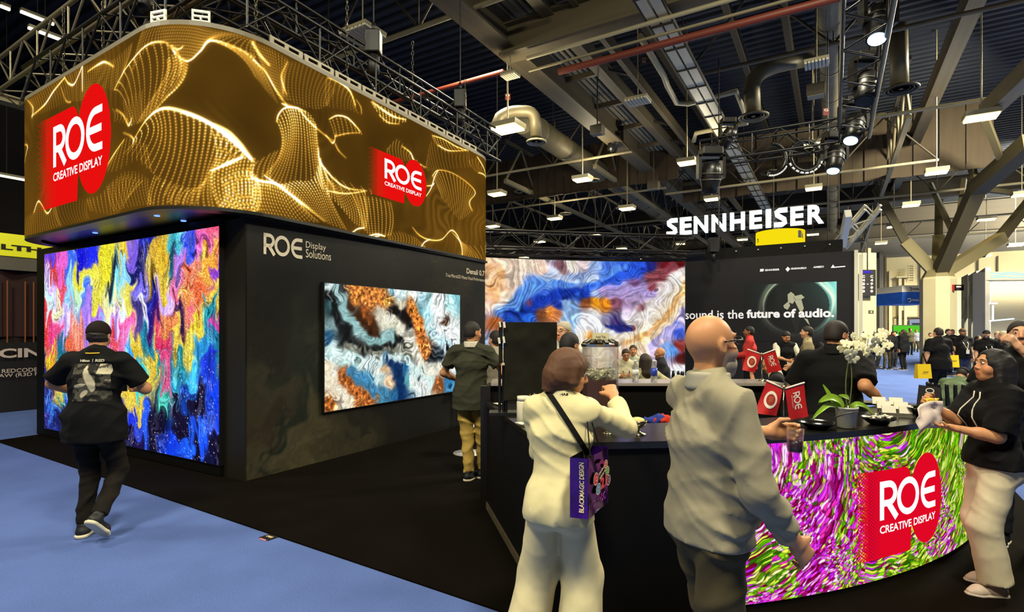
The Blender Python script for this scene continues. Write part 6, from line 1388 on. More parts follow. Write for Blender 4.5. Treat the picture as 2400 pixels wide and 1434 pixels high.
cross('roof_truss', 'roof truss chord at the tallest moving lamps', 2070, 272, 8.3, 1900, 2420, .055, STL2, 0, cat='truss')
cross('roof_truss', 'roof truss chord under the brown baffle', 1800, 425, 8.3, 1560, 2200, .06, STL2, 3.2, cat='truss')
cross('roof_truss', 'far roof truss chord behind the hanging letters', 1700, 500, 8.6, 1100, 2420, .07, STL2, 3.4, STL, cat='truss')
cross('roof_truss', 'farthest roof truss chord near the tree column', 2100, 560, 8.6, 1100, 2600, .09, STL2, 3.6, STL, cat='truss')
cross('roof_truss', 'dark chord behind the long rigging truss', 900, 95, 9.2, 600, 1250, .06, STL2, 3.0, cat='truss')
# brown ribbed baffles across the hall
def baffle(label, px, py, z0, z1, pxa, pxb):
    p = atz(px, py, z0); r_, u_ = ru(p)
    rr = lambda px_: ((px_-CX)/F*u_*UD.y-u_*UD.x)/(RD.x-(px_-CX)/F*RD.y)
    a, b = rr(pxa), rr(pxb); n = int(abs(b-a)/.45); e = empty('roof_baffle', hall(a, u_, z0), 0, label, 'panel')
    for i in range(n):
        x0 = a+(b-a)*i/n; x1 = a+(b-a)*(i+1)/n; dz = .08 if i % 2 else 0
        block('panel', hall((x0+x1)/2, u_+dz, (z0+z1)/2), (abs(x1-x0)*.98, .06, z1-z0), (RD, UD, UP), mat('baffle_brown', (70, 57, 38), rough=.8, noise=.15, nscale=1.5), e)
baffle('brown ribbed baffle hanging behind the moving lamps', 1900, 440, 8.6, 11.6, 1600, 2330)
baffle('brown ribbed baffle hanging over the curved screen', 1300, 458, 8.4, 10.6, 1120, 1590)
# deep far steelwork
for i, (u, lb) in enumerate(((40, 'near'), (48, 'middle'), (55, 'farthest'))):
    e = girder('roof_girder', 'dark cross girder deep in the hall, the %s of three' % lb, hall(-25, u, 9.4), hall(40, u, 9.4), .5, 1.1, STLD)
for i, (px, lb) in enumerate(((1600, 'over the hanging letters'), (1180, 'behind the gold screen end'), (2040, 'behind the yellow drum sign'), (1420, 'over the rigging truss'))):
    r_ = uline(px, 520, 9.0); e = empty('roof_brace', hall(r_, 34, 9), 0, 'deep hall bracing frame '+lb, 'truss')
    bar('chord', hall(r_, 22, 8.7), hall(r_, 60, 8.7), .16, .2, STL2, e); bar('chord', hall(r_, 22, 10.6), hall(r_, 60, 10.6), .12, .15, STL, e)
    for k in range(13): rod('brace', hall(r_, 22+k*3, 8.7), hall(r_, 23.5+k*3, 10.6), .06, STL2, e); rod('brace', hall(r_, 23.5+k*3, 10.6), hall(r_, 25+k*3, 8.7), .06, STL, e)

# ---- rigging trusses
def truss(name, label, a, b, w, h, m, bay=.5, cr=.026, br=.013, side=None, group=None):
    a, b = Vector(a), Vector(b); d = (b-a).normalized(); x = d.cross(UP).normalized() if side is None else side
    e = empty(name, (a+b)/2, 0, label, 'truss', group); c = [a, a+x*w, a+x*w+UP*h, a+UP*h]; v = b-a; n = max(1, round(v.length/bay))
    for q in c: rod('chord', q, q+v, cr, m, e)
    for i in range(n):
        t0, t1 = v*(i/n), v*((i+1)/n); A_, B__ = (t0, t1) if i % 2 == 0 else (t1, t0)
        rod('brace', c[0]+A_, c[3]+B__, br, m, e); rod('brace', c[1]+A_, c[2]+B__, br, m, e); rod('brace', c[0]+B__, c[1]+A_, br, m, e)
        if i % 2 == 0: rod('post', c[0]+t0, c[3]+t0, br, m, e); rod('brace', c[3]+B__, c[2]+A_, br, m, e)
    return e
RK3 = Vector((RK.x, RK.y, 0)); dR3 = Vector((dR.x, dR.y, 0)); dL3 = Vector((dL.x, dL.y, 0)); inn = (dR3+dL3).normalized()
BT = mat('black_truss', (24, 22, 18), rough=.4, spec=.5, metal=.3); AT = mat('truss_aluminium', (128, 120, 98), rough=.4, metal=.6)
truss('rigging_truss', 'black box truss above the long side of the gold screen', RK3+dR3*.75+dL3*.16+UP*5.10, RK3+dR3*6.4+dL3*.16+UP*5.10, .42, .48, BT, .5, side=dL3)
truss('rigging_truss', 'upper black box truss behind the long side of the gold screen', RK3+dR3*.9+dL3*.9+UP*5.75, RK3+dR3*7.4+dL3*.9+UP*5.75, .45, .5, BT, .55, side=dL3)
truss('rigging_truss', 'black box truss above the short side of the gold screen', RK3+dL3*.75+dR3*.16+UP*5.10, RK3+dL3*4.9+dR3*.16+UP*5.10, .42, .48, BT, .5, side=dR3)
truss('rigging_truss', 'bare aluminium box truss over the short side of the gold screen', (-8.9, 9.26, 5.62), (-3.7, 5.97, 5.62), .42, .52, AT, .55, .032, .014, side=dR3)
truss('rigging_truss', 'dark box truss behind the bare aluminium truss', (-8.9, 10.9, 6.1), (-3.6, 7.55, 6.1), .45, .5, BT, .6, side=dR3)
CH = mat('chain_steel', (96, 90, 74), rough=.4, metal=.7)
def chain(label, p0, p1):
    e = empty('lifting_chain', p0, 0, label, 'chain'); v = Vector(p1)-Vector(p0); n = int(v.length/.075)
    for i in range(n):
        c = Vector(p0)+v*((i+.5)/n); ax = (Vector((1, 0, 0)), Vector((0, 1, 0)))[i % 2]
        MB().tube([c+ax*.018*math.cos(t)+UP*.045*math.sin(t) for t in [k*math.pi/3 for k in range(7)]], .0065, 4).build('link', CH, e)
for i, (s_, lb) in enumerate(((.9, 'nearest'), (2.3, 'second'), (3.7, 'third'), (5.2, 'farthest'))):
    b_ = RK3+dR3*s_+dL3*.22; chain('lifting chain over the long side of the gold screen, %s to the rounded corner' % lb, b_+UP*4.97, b_+UP*6.3)
for i, (s_, lb) in enumerate(((1.1, 'nearest'), (2.4, 'second'), (3.6, 'farthest'))):
    b_ = RK3+dL3*s_+dR3*.22; chain('lifting chain over the short side of the gold screen, %s to the rounded corner' % lb, b_+UP*4.97, b_+UP*6.1)
HO = mat('hoist_black', (18, 17, 16), rough=.45)
for s_, dd, oo, lb in ((3.0, dR3, dL3, 'black chain hoist on the long side truss by the middle'), (5.3, dR3, dL3, 'black chain hoist on the long side truss by the far end'), (1.7, dL3, dR3, 'black chain hoist on the short side truss')):
    c = RK3+dd*s_+oo*.4+UP*6.0; e = empty('chain_hoist', c, 0, lb, 'hoist'); MB().box(c, (.22, .2, .34)).build('body', HO, e, bevel=.02); MB().tube([c+UP*.17, c+UP*.30], .03, 8).build('hook_neck', HO, e); rod('chain', c+UP*.3, c+UP*6.0, .012, HO, e); MB().lathe([(.02, -.5), (.09, -.45), (.09, -.2), (.05, -.17)], c, 10).build('chain_bag', HO, e)
# rig of the charcoal wall exhibitor
pR = atz(2035, 322, 5.6); pL = atz(1640, 380, 5.6); pF = pR-UD*7.5
truss('rigging_truss', 'black box truss running from overhead to the charcoal wall corner', pF, pR, .5, .5, BT, .55, side=-RD)
rod('edge_tube', pF+Vector((.02, 0, 0)), pR+Vector((.02, 0, 0)), .035, AT, bpy.data.objects[[o.name for o in COL.objects if o.get('label', '') == 'black box truss running from overhead to the charcoal wall corner'][0]])
truss('rigging_truss', 'black box truss carrying ring lamps above the hanging letters', pL, pR-RD*.5, .5, .5, BT, .55, side=UD)
LENS = emat('lens_lit', (200, 240, 255), 2.2); LENSD = mat('lens_dark', (60, 74, 80), rough=.1, spec=.8); MHB = mat('lamp_body', (22, 21, 20), rough=.35, spec=.5)
def moving_head(label, px, py, Y, s, tilt, lit):
    c = at(px, py, Y); e = empty('moving_head_lamp', c, 0, label, 'stage lamp')
    MB().box(c+UP*.42*s, (.34*s, .26*s, .14*s)).build('base', MHB, e, bevel=.02*s)
    m = MB()
    for sg in (-1, 1): m.beam(c+Vector((sg*.2*s, 0, .36*s)), c+Vector((sg*.2*s, 0, -.02*s)), .05*s, .14*s, up=Vector((0, 1, 0)))
    m.beam(c+Vector((-.22*s, 0, .35*s)), c+Vector((.22*s, 0, .35*s)), .14*s, .05*s); m.build('yoke', MHB, e)
    R = Matrix.Rotation(tilt[0], 3, 'X') @ Matrix.Rotation(tilt[1], 3, 'Y'); d = R @ Vector((0, 0, -1))
    prof = [(.06, .24), (.13, .22), (.165, .10), (.165, -.06), (.14, -.16), (.125, -.26)]; MB().tube([c-d*z*s for r, z in prof], [r*s for r, z in prof], 16).build('head', MHB, e)
    MB().tube([c+d*.262*s, c+d*.268*s], .105*s, 16).build('lens', LENS if lit else LENSD, e)
    for z in (-.05, .05): MB().tube([c+d*(z-.012)*s, c+d*(z+.012)*s], .172*s, 16).build('vent_ring', mat('vent_grey', (70, 68, 62), rough=.4), e)
for a in (('large black moving head lamp under the left end of the ring lamp truss', 1666, 415, 12.4, 1.35, (.2, 0), False), ('black moving head lamp standing over the ring lamp truss', 1706, 322, 12.6, .9, (.5, .3), False), ('black moving head lamp with pale lens beside the second ring lamp', 1956, 372, 11.6, 1.15, (-.25, .25), True), ('black moving head lamp at the truss corner with pale lens', 2000, 300, 10.8, 1.2, (-.3, .35), True), ('black moving head lamp midway along the overhead truss', 2030, 205, 9.2, 1.15, (-.3, .3), False), ('topmost black moving head lamp with pale lens', 2058, 55, 7.4, 1.05, (-.3, .25), True)): moving_head(*a)
for lb, px, py, half in (('open half ring lamp on the truss above the hanging letters', 1806, 372, True), ('full ring lamp on the truss above the hanging letters', 1886, 366, False)):
    c = at(px, py, 12.3); e = empty('ring_lamp', c, 0, lb, 'stage lamp'); a0, a1 = (-1.75, 1.5) if half else (0, 2*math.pi); R_ = .34
    ang = np.linspace(a0, a1, 25); MB().tube([c+Vector((R_*math.cos(t), 0, R_*math.sin(t))) for t in ang], .055, 8).build('ring', MHB, e)
    for k in range(9):
        t0 = -2.7+k*.28 if not half else -1.7+k*.14; MB().tube([c+Vector(((R_+.045)*math.cos(t), -.03, (R_+.045)*math.sin(t))) for t in (t0, t0+.09, t0+.18 if not half else t0+.11)], .022, 6).build('segment', mat('ring_segment', (214, 214, 206), rough=.3, emit=(214, 214, 206), estr=.5), e)
# white truss stub and yellow drum sign beyond
truss('rigging_truss', 'short pale aluminium truss hanging beyond the charcoal wall edge', at(1950, 582, 16.), at(1966, 512, 16.)+Vector((0, -1.2, 0)), .42, .12, mat('truss_pale', (196, 190, 168), rough=.4, metal=.3), .3, .04, .02, side=Vector((1, 0, 0)))
rod('hanger', at(1966, 512, 14.8), at(1966, 512, 14.8)+UP*5, .015, STLD, bpy.data.objects[[o.name for o in COL.objects if o.get('label', '').startswith('short pale aluminium')][0]])
c0 = at(1974, 572, 15.8); c1 = at(1988, 500, 15.); tag(MB().beam(c0, c1, .16, .3).build('pale_panel', mat('panel_pale', (206, 204, 196), rough=.4)), 'pale flat panel hanging beside the short aluminium truss', 'panel')
YEL = emat('lit_yellow', (248, 222, 16), 1.0); dc = at(1828, 577, 25.); dr = 52*25/F; dz = .64
ds = empty('drum_sign', dc, 0, 'yellow drum shaped hanging sign above the charcoal wall', 'sign'); MB().lathe([(dr, 0), (dr, dz), (dr*.97, dz), (dr*.97, 0)], dc, 40).build('skin', YEL, ds)
rod('hanger', dc+UP*dz+Vector((-.3, 0, 0)), dc+UP*5+Vector((-.3, 0, 0)), .03, STLD, ds)
def drum(x, z): t = -math.pi/2+x/dr; return dc+Vector((math.cos(t)*(dr+.012), math.sin(t)*(dr+.012), z))
KB = mat('sign_black', (16, 16, 14), rough=.5)
MB().sheet([[drum(.32+.19*i/4, z) for i in range(5)] for z in (.24, .56)], False).build('mark_block', KB, ds)
text_fit('k', .54, .70, .24, .52, drum, .04).build('mark_letter', KB, ds); text_fit('n', -1.62, -1.50, .16, .34, drum, .03).build('mark_letter', KB, ds)
# trusses over the curved screen and the charcoal wall
truss('rigging_truss', 'black box truss hanging over the curved screen', (-1.3, 11.6, 3.48), (4.1, 12.5, 3.48), .36, .36, BT, .42, .024, .014, side=Vector((0, 1, 0)))
truss('rigging_truss', 'thin black truss along the top edge of the curved screen', (-1.3, 11.85, 3.36), (4.1, 12.82, 3.36), .12, .10, BT, .3, .014, .008, side=Vector((0, 1, 0)))
bb = empty('lighting_bar', swp(swm(1800, 590)[0], 3.7), 0, 'solid black beam above the charcoal wall with small spotlights', 'beam')
tb0, tb1 = swm(1652, 600)[0], swm(1975, 580)[0]; MB().box(swp((tb0+tb1)/2, 3.71, -.2), (tb1-tb0, .3, .30), ax=(SWd, swn, UP)).build('body', BLACK, bb)
for k in range(6): p = swp(tb0+(tb1-tb0)*(k+.5)/6, 3.75, -.03); MB().tube([p, p+swn*.05], .018, 8).build('spot', mat('spot_pale', (180, 180, 170), rough=.3), bb)
for k in (0, 1): rod('hanger', swp(tb0+(tb1-tb0)*(.1+.8*k), 3.86, -.2), swp(tb0+(tb1-tb0)*(.1+.8*k), 9, -.2), .014, BLACKM, bb)
e = empty('black_speaker', at(1672, 585, 14.), 0, 'black speaker box on a mast left of the solid black beam', 'speaker'); MB().box(at(1672, 575, 14.), (.22, .22, .36)).build('box', HO, e, bevel=.01); MB().tube([at(1672, 612, 14.), at(1672, 590, 14.)], .05, 8).build('neck', HO, e)

# ---- hall lamps
LAMP = emat('lamp_glow', (255, 226, 150), 7.0); LH = mat('lamp_housing', (150, 142, 112), rough=.5)
lamps = [(1190, 303, 14.4, 1.15, 'big lit hall lamp beside the hooked duct'), (2300, 276, 14.6, 1.1, 'big lit hall lamp by the tree column branch'), (1365, 422, 21, 1, 'lit hall lamp over the middle of the curved screen'), (1610, 383, 19, .9, 'lit hall lamp left of the large moving head lamp'), (1165, 456, 23, 1, 'lit hall lamp level with the gold screen end, upper one'), (1155, 531, 30, 1, 'lit hall lamp touching the gold screen end, lower one'), (1470, 490, 25, 1, 'lit hall lamp above the box truss middle'), (1300, 513, 28, 1, 'lit hall lamp left of the box truss middle'), (1668, 468, 24, .9, 'lit hall lamp above the hanging letters'), (1904, 340, 20.5, .85, 'lit hall lamp seen inside the full ring lamp'), (1907, 443, 22, .9, 'lit hall lamp above the last hanging letter'), (1905, 550, 34, 1, 'lit hall lamp right of the yellow drum sign'), (2195, 405, 19.5, 1, 'lit hall lamp above the tree column, second in the row'), (2135, 482, 25, 1, 'lit hall lamp third in the row by the tree column'), (2095, 532, 31, 1, 'lit hall lamp fourth in the row by the tree column'), (2065, 571, 38, 1.1, 'lit hall lamp last in the row by the tree column'), (2312, 515, 28, 1.1, 'lit hall lamp behind the long tree column branch'), (1395, 552, 34, 1, 'lit hall lamp just over the box truss'), (1265, 567, 36, 1, 'lit hall lamp seen through the box truss end'), (1457, 583, 38, 1, 'lit hall lamp between box truss and curved screen'), (1508, 605, 42, 1, 'smallest lit hall lamp over the curved screen edge'), (1228, 604, 42, 1, 'small lit hall lamp over the curved screen beginning'), (1740, 562, 34, .9, 'lit hall lamp left of the yellow drum sign'), (1595, 572, 36, .8, 'lit hall lamp under the first hanging letter'), (2380, 576, 34, 1.1, 'lit hall lamp over the grey pillar booth'), (2395, 458, 24, 1, 'lit hall lamp at the far edge above the branch'), (2030, 602, 44, 1.2, 'lit hall lamp above the row number sign'), (2310, 600, 40, 1, 'lit hall lamp low behind the tree column')]
for px, py, Y, s_, lb in lamps:
    c = at(px, py, Y); e = empty('hall_lamp', c, 0, lb, 'lamp'); dn = MB().box(c, (.62*s_, .46*s_, .04), ax=(RD, UD, UP)).build('diffuser', LAMP, e)
    MB().box(c+UP*.09, (.68*s_, .52*s_, .13), ax=(RD, UD, UP)).build('housing', LH, e); rod('stem', c+UP*.15, Vector((c.x, c.y, 12.4)), .022, STL2, e)
FIN = mat('panel_fin', (206, 200, 176), rough=.5)
for px, py, Y, w, lb in ((1495, 238, 15., .62, 'unlit finned flat lamp hanging beside the walkway'), (1914, 150, 12.5, .5, 'unlit finned flat lamp hanging in front of the long round duct'), (850, 82, 11.5, .78, 'unlit finned flat lamp behind the long rigging truss'), (1196, 178, 14., .42, 'small unlit flat lamp at the main girder')):
    c = at(px, py, Y); e = empty('flat_lamp', c, 0, lb, 'lamp'); block('tray', c+UP*.05, (w, w*.8, .06), (RD, UD, UP), LH, e)
    for k in range(7): block('fin', c+RD*(w*(k-3)/7), (w/7*.72, w*.78, .05), (RD, UD, UP), FIN, e)
    rod('stem', c+UP*.08, Vector((c.x, c.y, 9.25 if px == 1914 else 12.4)), .014, STL2, e)
for px, py, Y, lb, s_ in ((1400, 305, 17, 'dark box speaker under the main girder', .38), (1532, 435, 23, 'dark box speaker farther along the main girder', .45), (1912, 213, 13.5, 'dark box speaker under the flat finned lamp', .4)):
    c = at(px, py, Y); e = empty('roof_speaker', c, 0, lb, 'speaker'); MB().box(c, (s_, s_*.8, s_*.7), ax=(RD, UD, UP)).build('box', STLD, e); MB().box(c-UP*s_*.36, (s_*.9, s_*.7, .02), ax=(RD, UD, UP)).build('grille', STL2, e); rod('hanger', c+UP*s_*.35, c+UP*2.5, .02, STLD, e)
k_ = (1440-CX)/F; Yg_ = hall(r1_, r1_*(RD.x-k_*RD.y)/(k_*UD.y-UD.x), 0).y; moving_head('black moving head lamp hanging on the main girder', 1440, 330, Yg_, .07*Yg_, (.3, .2), False); c = at(1440, 330, Yg_); rod('hanger', c+UP*.4, Vector((c.x, c.y, 8.92)), .03, MHB, [o for o in COL.objects if o.get('label', '') == 'black moving head lamp hanging on the main girder'][0])
RS_ = mat('tag_red', (120, 30, 24), rough=.6)
for px, py, Y, a_, b_, lb in ((1509, 141, 15., 'C3', '332', 'small red row tag hanging above the flat finned lamp'), (1936, 262, 13., 'G', '', 'small red row tag beside the long round duct'), (1190, 227, 15., 'C4', '', 'small red row tag near the main girder')):
    c = at(px, py, Y); e = empty('row_tag', c, 0, lb, 'sign'); MB().box(c, (.14, .01, .17)).build('plate', RS_, e); rod('cord', c+UP*.08, Vector((c.x, c.y, 11.6)), .006, STLD, e)
    text_fit(a_, c.x-.05, c.x+.05, c.z+.01, c.z+.07, lambda x, z: Vector((x, c.y-.008, z)), .02).build('tag_text', WHITE, e)
    if b_: text_fit(b_, c.x-.055, c.x+.055, c.z-.07, c.z-.01, lambda x, z: Vector((x, c.y-.008, z)), .02).build('tag_text', WHITE, e)
# strip lamps seen past the aluminium truss
SLM = emat('strip_glow', (255, 250, 225), 2.2)
for (xa, ya, xb, yb, z, lb) in ((48, 27, 128, 56, 9.2, 'lit strip lamp past the aluminium truss, upper'), (66, 65, 140, 96, 9.0, 'lit strip lamp past the aluminium truss, lower'), (0, 14, 22, 24, 9.2, 'lit strip lamp at the upper corner'), (-40, 404, 46, 431, 6.2, 'lit strip lamp beside the short end of the gold screen')):
    r_, ua = ru(atz(xa, ya, z)); ub = ru(atz(xb, yb, z))[1]; e = empty('strip_lamp', hall(r_, ua, z), 0, lb, 'lamp'); bar('tube', hall(r_, ua, z), hall(r_, ub, z), .07, .05, SLM, e); bar('housing', hall(r_, ua, z+.06), hall(r_, ub, z+.06), .12, .06, LH, e)
    rod('hanger', hall(r_, (ua+ub)/2, z+.08), hall(r_, (ua+ub)/2, 12.4), .012, STLD, e)
r_, ua = ru(atz(0, 228, 6.6)); e = girder('cable_tray', 'pale perforated cable tray at the short end of the gold screen', hall(r_, ua-2.5, 6.5), hall(r_, ua+3.2, 6.5), .3, .16, STL2, 'tray', .03)
# ------------------------------------------------------------------ hall beyond: walls, column, far booths
CRM = mat('cream_wall', (206, 192, 148), rough=.8, noise=.06, nscale=.5); CRM2 = mat('cream_column', (212, 200, 158), rough=.7, noise=.05, nscale=1)
GRYW = mat('grey_wall', (104, 100, 92), rough=.8, noise=.1, nscale=.5)
UW = 60.
def wall_r(px): k = (px-CX)/F; return (k*UW*UD.y-UW*UD.x)/(RD.x-k*RD.y)
w = MB().box(hall(10, UW+.2, 4.1), (110, .4, 8.2), ax=(RD, UD, UP)).build('wall_far', CRM); w['kind'] = 'structure'
w = MB().box(hall(10, UW+.25, 10.3), (110, .4, 4.4), ax=(RD, UD, UP)).build('wall_upper', GRYW); w['kind'] = 'structure'  # grey colour paints in the shading of the upper wall
w = MB().box(hall(-34, 26, 6.2), (.4, 70, 12.4), ax=(RD, UD, UP)).build('wall_left', mat('dark_side_wall', (52, 46, 38), rough=.8, noise=.1, nscale=.4)); w['kind'] = 'structure'
def wp(px, z, out=0.): return hall(wall_r(px), UW-out, z)
def wz(px, py): p = wp(px, 0); return EYE-(py-HZ)/F*p.y
def wbox(name, px0, px1, py0, py1, depth, m, kind=True, parent=None):
    a, b = wall_r(px0), wall_r(px1); pm = (px0+px1)/2; z0, z1 = wz(pm, py1), wz(pm, py0)
    o = MB().box(hall((a+b)/2, UW-depth/2, (z0+z1)/2), (abs(b-a), depth, z1-z0), ax=(RD, UD, UP)).build(name, m, parent)
    if kind and parent is None: o['kind'] = 'structure'
    return o
GS = mat('pipe_tan', (96, 84, 60), rough=.7)  # dark tan of some wall trims and the ladder rungs
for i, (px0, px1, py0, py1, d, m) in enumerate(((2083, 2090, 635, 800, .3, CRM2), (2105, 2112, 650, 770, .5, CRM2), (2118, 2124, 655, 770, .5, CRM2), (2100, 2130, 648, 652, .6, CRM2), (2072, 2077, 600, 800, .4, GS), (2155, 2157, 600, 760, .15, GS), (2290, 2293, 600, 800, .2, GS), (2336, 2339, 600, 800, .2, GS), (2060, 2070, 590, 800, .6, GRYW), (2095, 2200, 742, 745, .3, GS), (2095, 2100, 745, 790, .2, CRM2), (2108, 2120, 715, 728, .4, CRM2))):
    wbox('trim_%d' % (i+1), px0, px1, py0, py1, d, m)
sd_ = empty('shutter_door', wp(2165, 0, .1), 0, 'grey blue roller shutter door in the far cream wall', 'door')
wbox('header', 2130, 2200, 748, 757, .5, mat('shutter_blue', (92, 104, 134), rough=.6), False, sd_); wbox('jamb', 2130, 2136, 757, 800, .5, mat('shutter_blue', (92, 104, 134)), False, sd_)
for k in range(9): wbox('slat', 2137, 2200, 758+k*4.6, 758+k*4.6+4.2, .12+.03*(k % 2), mat('shutter_grey', (150, 146, 128), rough=.5), False, sd_)
ld = empty('wall_ladder', wp(2134, 5, .5), 0, 'cream access ladder fixed high on the far wall', 'ladder')
for px in (2127.5, 2139): rod('stile', wp(px, wz(px, 660), .6), wp(px, wz(px, 622), .6), .035, CRM2, ld)
for k in range(7): y = 625+k*5.5; rod('rung', wp(2127.5, wz(2127.5, y), .6), wp(2139, wz(2139, y), .6), .03, GS, ld)
GSC = emat('green_screen', (96, 226, 50), .8)
gsn = empty('green_backdrop', at(2130, 790, 44.), 0, 'bright green lit backdrop behind the crowd', 'screen'); MB().box(at(2130, 778, 44.), (70*44/F, .1, 1.0)).build('panel', GSC, gsn); MB().box(at(2130, 778, 44.)+Vector((0, .08, 0)), (74*44/F, .06, 1.14)).build('frame', mat('dark_green_frame', (40, 70, 34), rough=.6), gsn)
# numbered aisle sign on its cream column
ac = empty('aisle_column', at(2033, 790, 27.), 0, 'cream square column carrying the row number sign', 'column'); Yc = 27.; cw_ = 46*Yc/F; p = at(2032, 772, Yc)
MB().box((p.x, Yc+cw_/2, 2.75), (cw_, cw_, 5.5)).build('shaft', CRM2, ac, bevel=.04); MB().box((at(2053, 772, Yc).x, Yc+.6, 2.9), (.18, .18, 5.8)).build('side_pipe', CRM2, ac)
mp = lambda x, z: Vector((x, Yc-.016, z))
zc = at(0, 731, Yc).z; MB().box((at(2041, 0, Yc).x, Yc-.01, zc), (.26, .02, .16)).build('plate', mat('plate_dark', (84, 76, 52), rough=.5), ac); text_fit('4', at(2041, 0, Yc).x-.05, at(2041, 0, Yc).x+.05, zc-.05, zc+.05, lambda x, z: Vector((x, Yc-.024, z)), .03).build('plate_digit', WHITE, ac)
asn = empty('aisle_sign', at(2033, 662, Yc-.3), 0, 'black hanging sign with white row numbers on the cream column', 'sign'); Ys = Yc-.35; q0, q1 = at(2015, 693, Ys), at(2052, 632, Ys)
MB().box(((q0.x+q1.x)/2, Ys, (q0.z+q1.z)/2), (q1.x-q0.x, .06, q1.z-q0.z)).build('board', mat('sign_charcoal', (32, 28, 32), rough=.5), asn); rod('hanger', at(2033, 632, Ys), at(2033, 560, Ys), .03, BLACKM, asn)
for s_, cx_ in (('C4800', 2023), ('C4900', 2042)):
    for k, ch in enumerate(s_):
        a_, b_ = at(cx_-3.2, 651+k*8.6, Ys), at(cx_+3.2, 645+k*8.6, Ys); text_fit(ch, a_.x, b_.x, a_.z, b_.z, lambda x, z: Vector((x, Ys-.035, z)), .05).build('sign_digit', mat('sign_white', (220, 214, 196), emit=(220, 214, 196), estr=.2), asn)
a_, b_ = at(2030.5, 666.5, Ys), at(2034.5, 665, Ys); MB().add([(a_.x, Ys-.035, a_.z), (b_.x, Ys-.035, a_.z), (b_.x, Ys-.035, b_.z), (a_.x, Ys-.035, b_.z)], [(0, 1, 2, 3)]).build('sign_dash', WHITE, asn)
MB().box((at(2029, 0, Ys).x, Ys-.04, at(0, 637.5, Ys).z), (.45, .03, .10)).build('sign_strip', emat('violet_strip', (80, 60, 220), 1.), asn)
# tree column
Yt = 27.; tc = at(2228, 772, Yt); TCM = mat('tree_column', (140, 128, 90), rough=.7, noise=.08, nscale=1); TCD = mat('tree_branch_dark', (80, 72, 48), rough=.7, noise=.1, nscale=1)
te = empty('tree_column', (tc.x, Yt+.8, 0), 0, 'cream octagonal column branching like a tree up to the roof', 'column')
zt = at(0, 652, Yt).z; MB().lathe([(.76, 0), (.76, zt), (.70, zt+.12)], (tc.x, Yt+.8, 0), 8, False).build('shaft', CRM2, te)
MB().lathe([(.70, zt+.12), (.50, zt+.5)], (tc.x, Yt+.8, 0), 8, False).build('neck', TCM, te)
b0_ = Vector((tc.x, Yt+.8, zt+.2))
for (px, py, Y, wd_, m, nm) in ((2122, 566, Yt+1.5, .52, TCM, 'branch'), (2200, 560, Yt+3.5, .55, TCM, 'branch'), (2246, 540, Yt+2.6, .5, TCM, 'branch'), (2348, 556, Yt+1.2, .52, TCM, 'branch')):
    e_ = at(px, py, Y); bar(nm, b0_, e_, wd_, wd_, m, te); bar('branch_tip', e_, e_+(e_-b0_).normalized()*2.2+UP*1.2, wd_*.7, wd_*.7, TCD, te)
j = at(2290, 442, 24.); bar('long_branch', b0_, j, .55, .55, TCD, te); j2 = at(2420, 330, 20.5); bar('long_branch', j, j2, .6, .6, TCD, te)
for (xa, ya, Ya, xb, yb, Yb, w_) in ((2290, 442, 24, 2262, 330, 24, .22), (2290, 442, 24, 2400, 455, 26, .2), (2345, 370, 22, 2310, 280, 21, .22), (2240, 560, 27, 2180, 430, 28, .2), (2240, 560, 27, 2260, 420, 28, .2), (2300, 600, 30, 2400, 480, 30, .25)): bar('brace', at(xa, ya, Ya), at(xb, yb, Yb), w_, w_, TCD, te)
bar('high_beam', at(2312, 262, 15.5), at(2440, 140, 12.), .35, .45, STL, te)
MB().box(at(2236, 674, Yt+.04), (.12, .1, .3)).build('extinguisher', mat('extinguisher_red', (176, 34, 24), rough=.4), te); MB().box(at(2243, 672, Yt+.04), (.1, .04, .18)).build('notice', WHITE, te)
# blue hanging banner
Yb = 30.; bn = empty('hanging_banner', at(2160, 690, Yb), 0, 'blue and white box banner hanging before the cream wall', 'sign')
def bz(py, Y=Yb): return EYE-(py-HZ)/F*Y
x0, x1 = at(2114, 0, Yb).x, at(2204, 0, Yb).x; BLU = mat('banner_blue', (24, 70, 152), rough=.5, noise=.3, nscale=3, emit=(24, 70, 152), estr=.25)
MB().box(((x0+x1)/2, Yb+1.2, (bz(712)+bz(684))/2), (x1-x0, 2.4, bz(684)-bz(712))).build('blue_band', BLU, bn); MB().box(((x0+x1)/2, Yb+1.2, (bz(684)+bz(669))/2), (x1-x0, 2.4, bz(669)-bz(684))).build('white_band', WHITE, bn)
MB().add([(x0, Yb, bz(668.5)), (x1, Yb, bz(668.5)), (x1, Yb+2.4, bz(668.5)+.18), (x0+.3, Yb+2.4, bz(668.5)+.18)], [(0, 1, 2, 3), (3, 2, 1, 0)]).build('top_band', BLU, bn)
bm_ = lambda x, z: Vector((x, Yb-.03, z)); DKT = mat('banner_text', (40, 44, 60), rough=.6)
for s_, xa, xb, yb_, yt_, m in (('PIXELHUE', 2139.5, 2166, 679.5, 675.5, DKT), ('BORN TO LEAD', 2168.5, 2208, 679, 675, DKT), ('PIXELHUE', 2137, 2168, 705.5, 701, WHITE), ('BORN TO', 2172, 2203, 704.5, 700, WHITE)):
    text_fit(s_, at(xa, 0, Yb).x, min(x1, at(xb, 0, Yb).x), bz(yb_), bz(yt_), bm_, .03).build('banner_lettering', m, bn)
for cx_, cy_, r_, m in ((2133, 677.5, 3.4, DKT), (2130, 703.5, 4.2, WHITE)):
    mm = MB(); stroke(mm, [(at(cx_, 0, Yb).x+r_*Yb/F*math.cos(t), bz(cy_)+r_*Yb/F*math.sin(t)) for t in np.linspace(-1.9, 2.6, 14)], r_*.5*Yb/F, bm_); mm.build('banner_mark', m, bn)
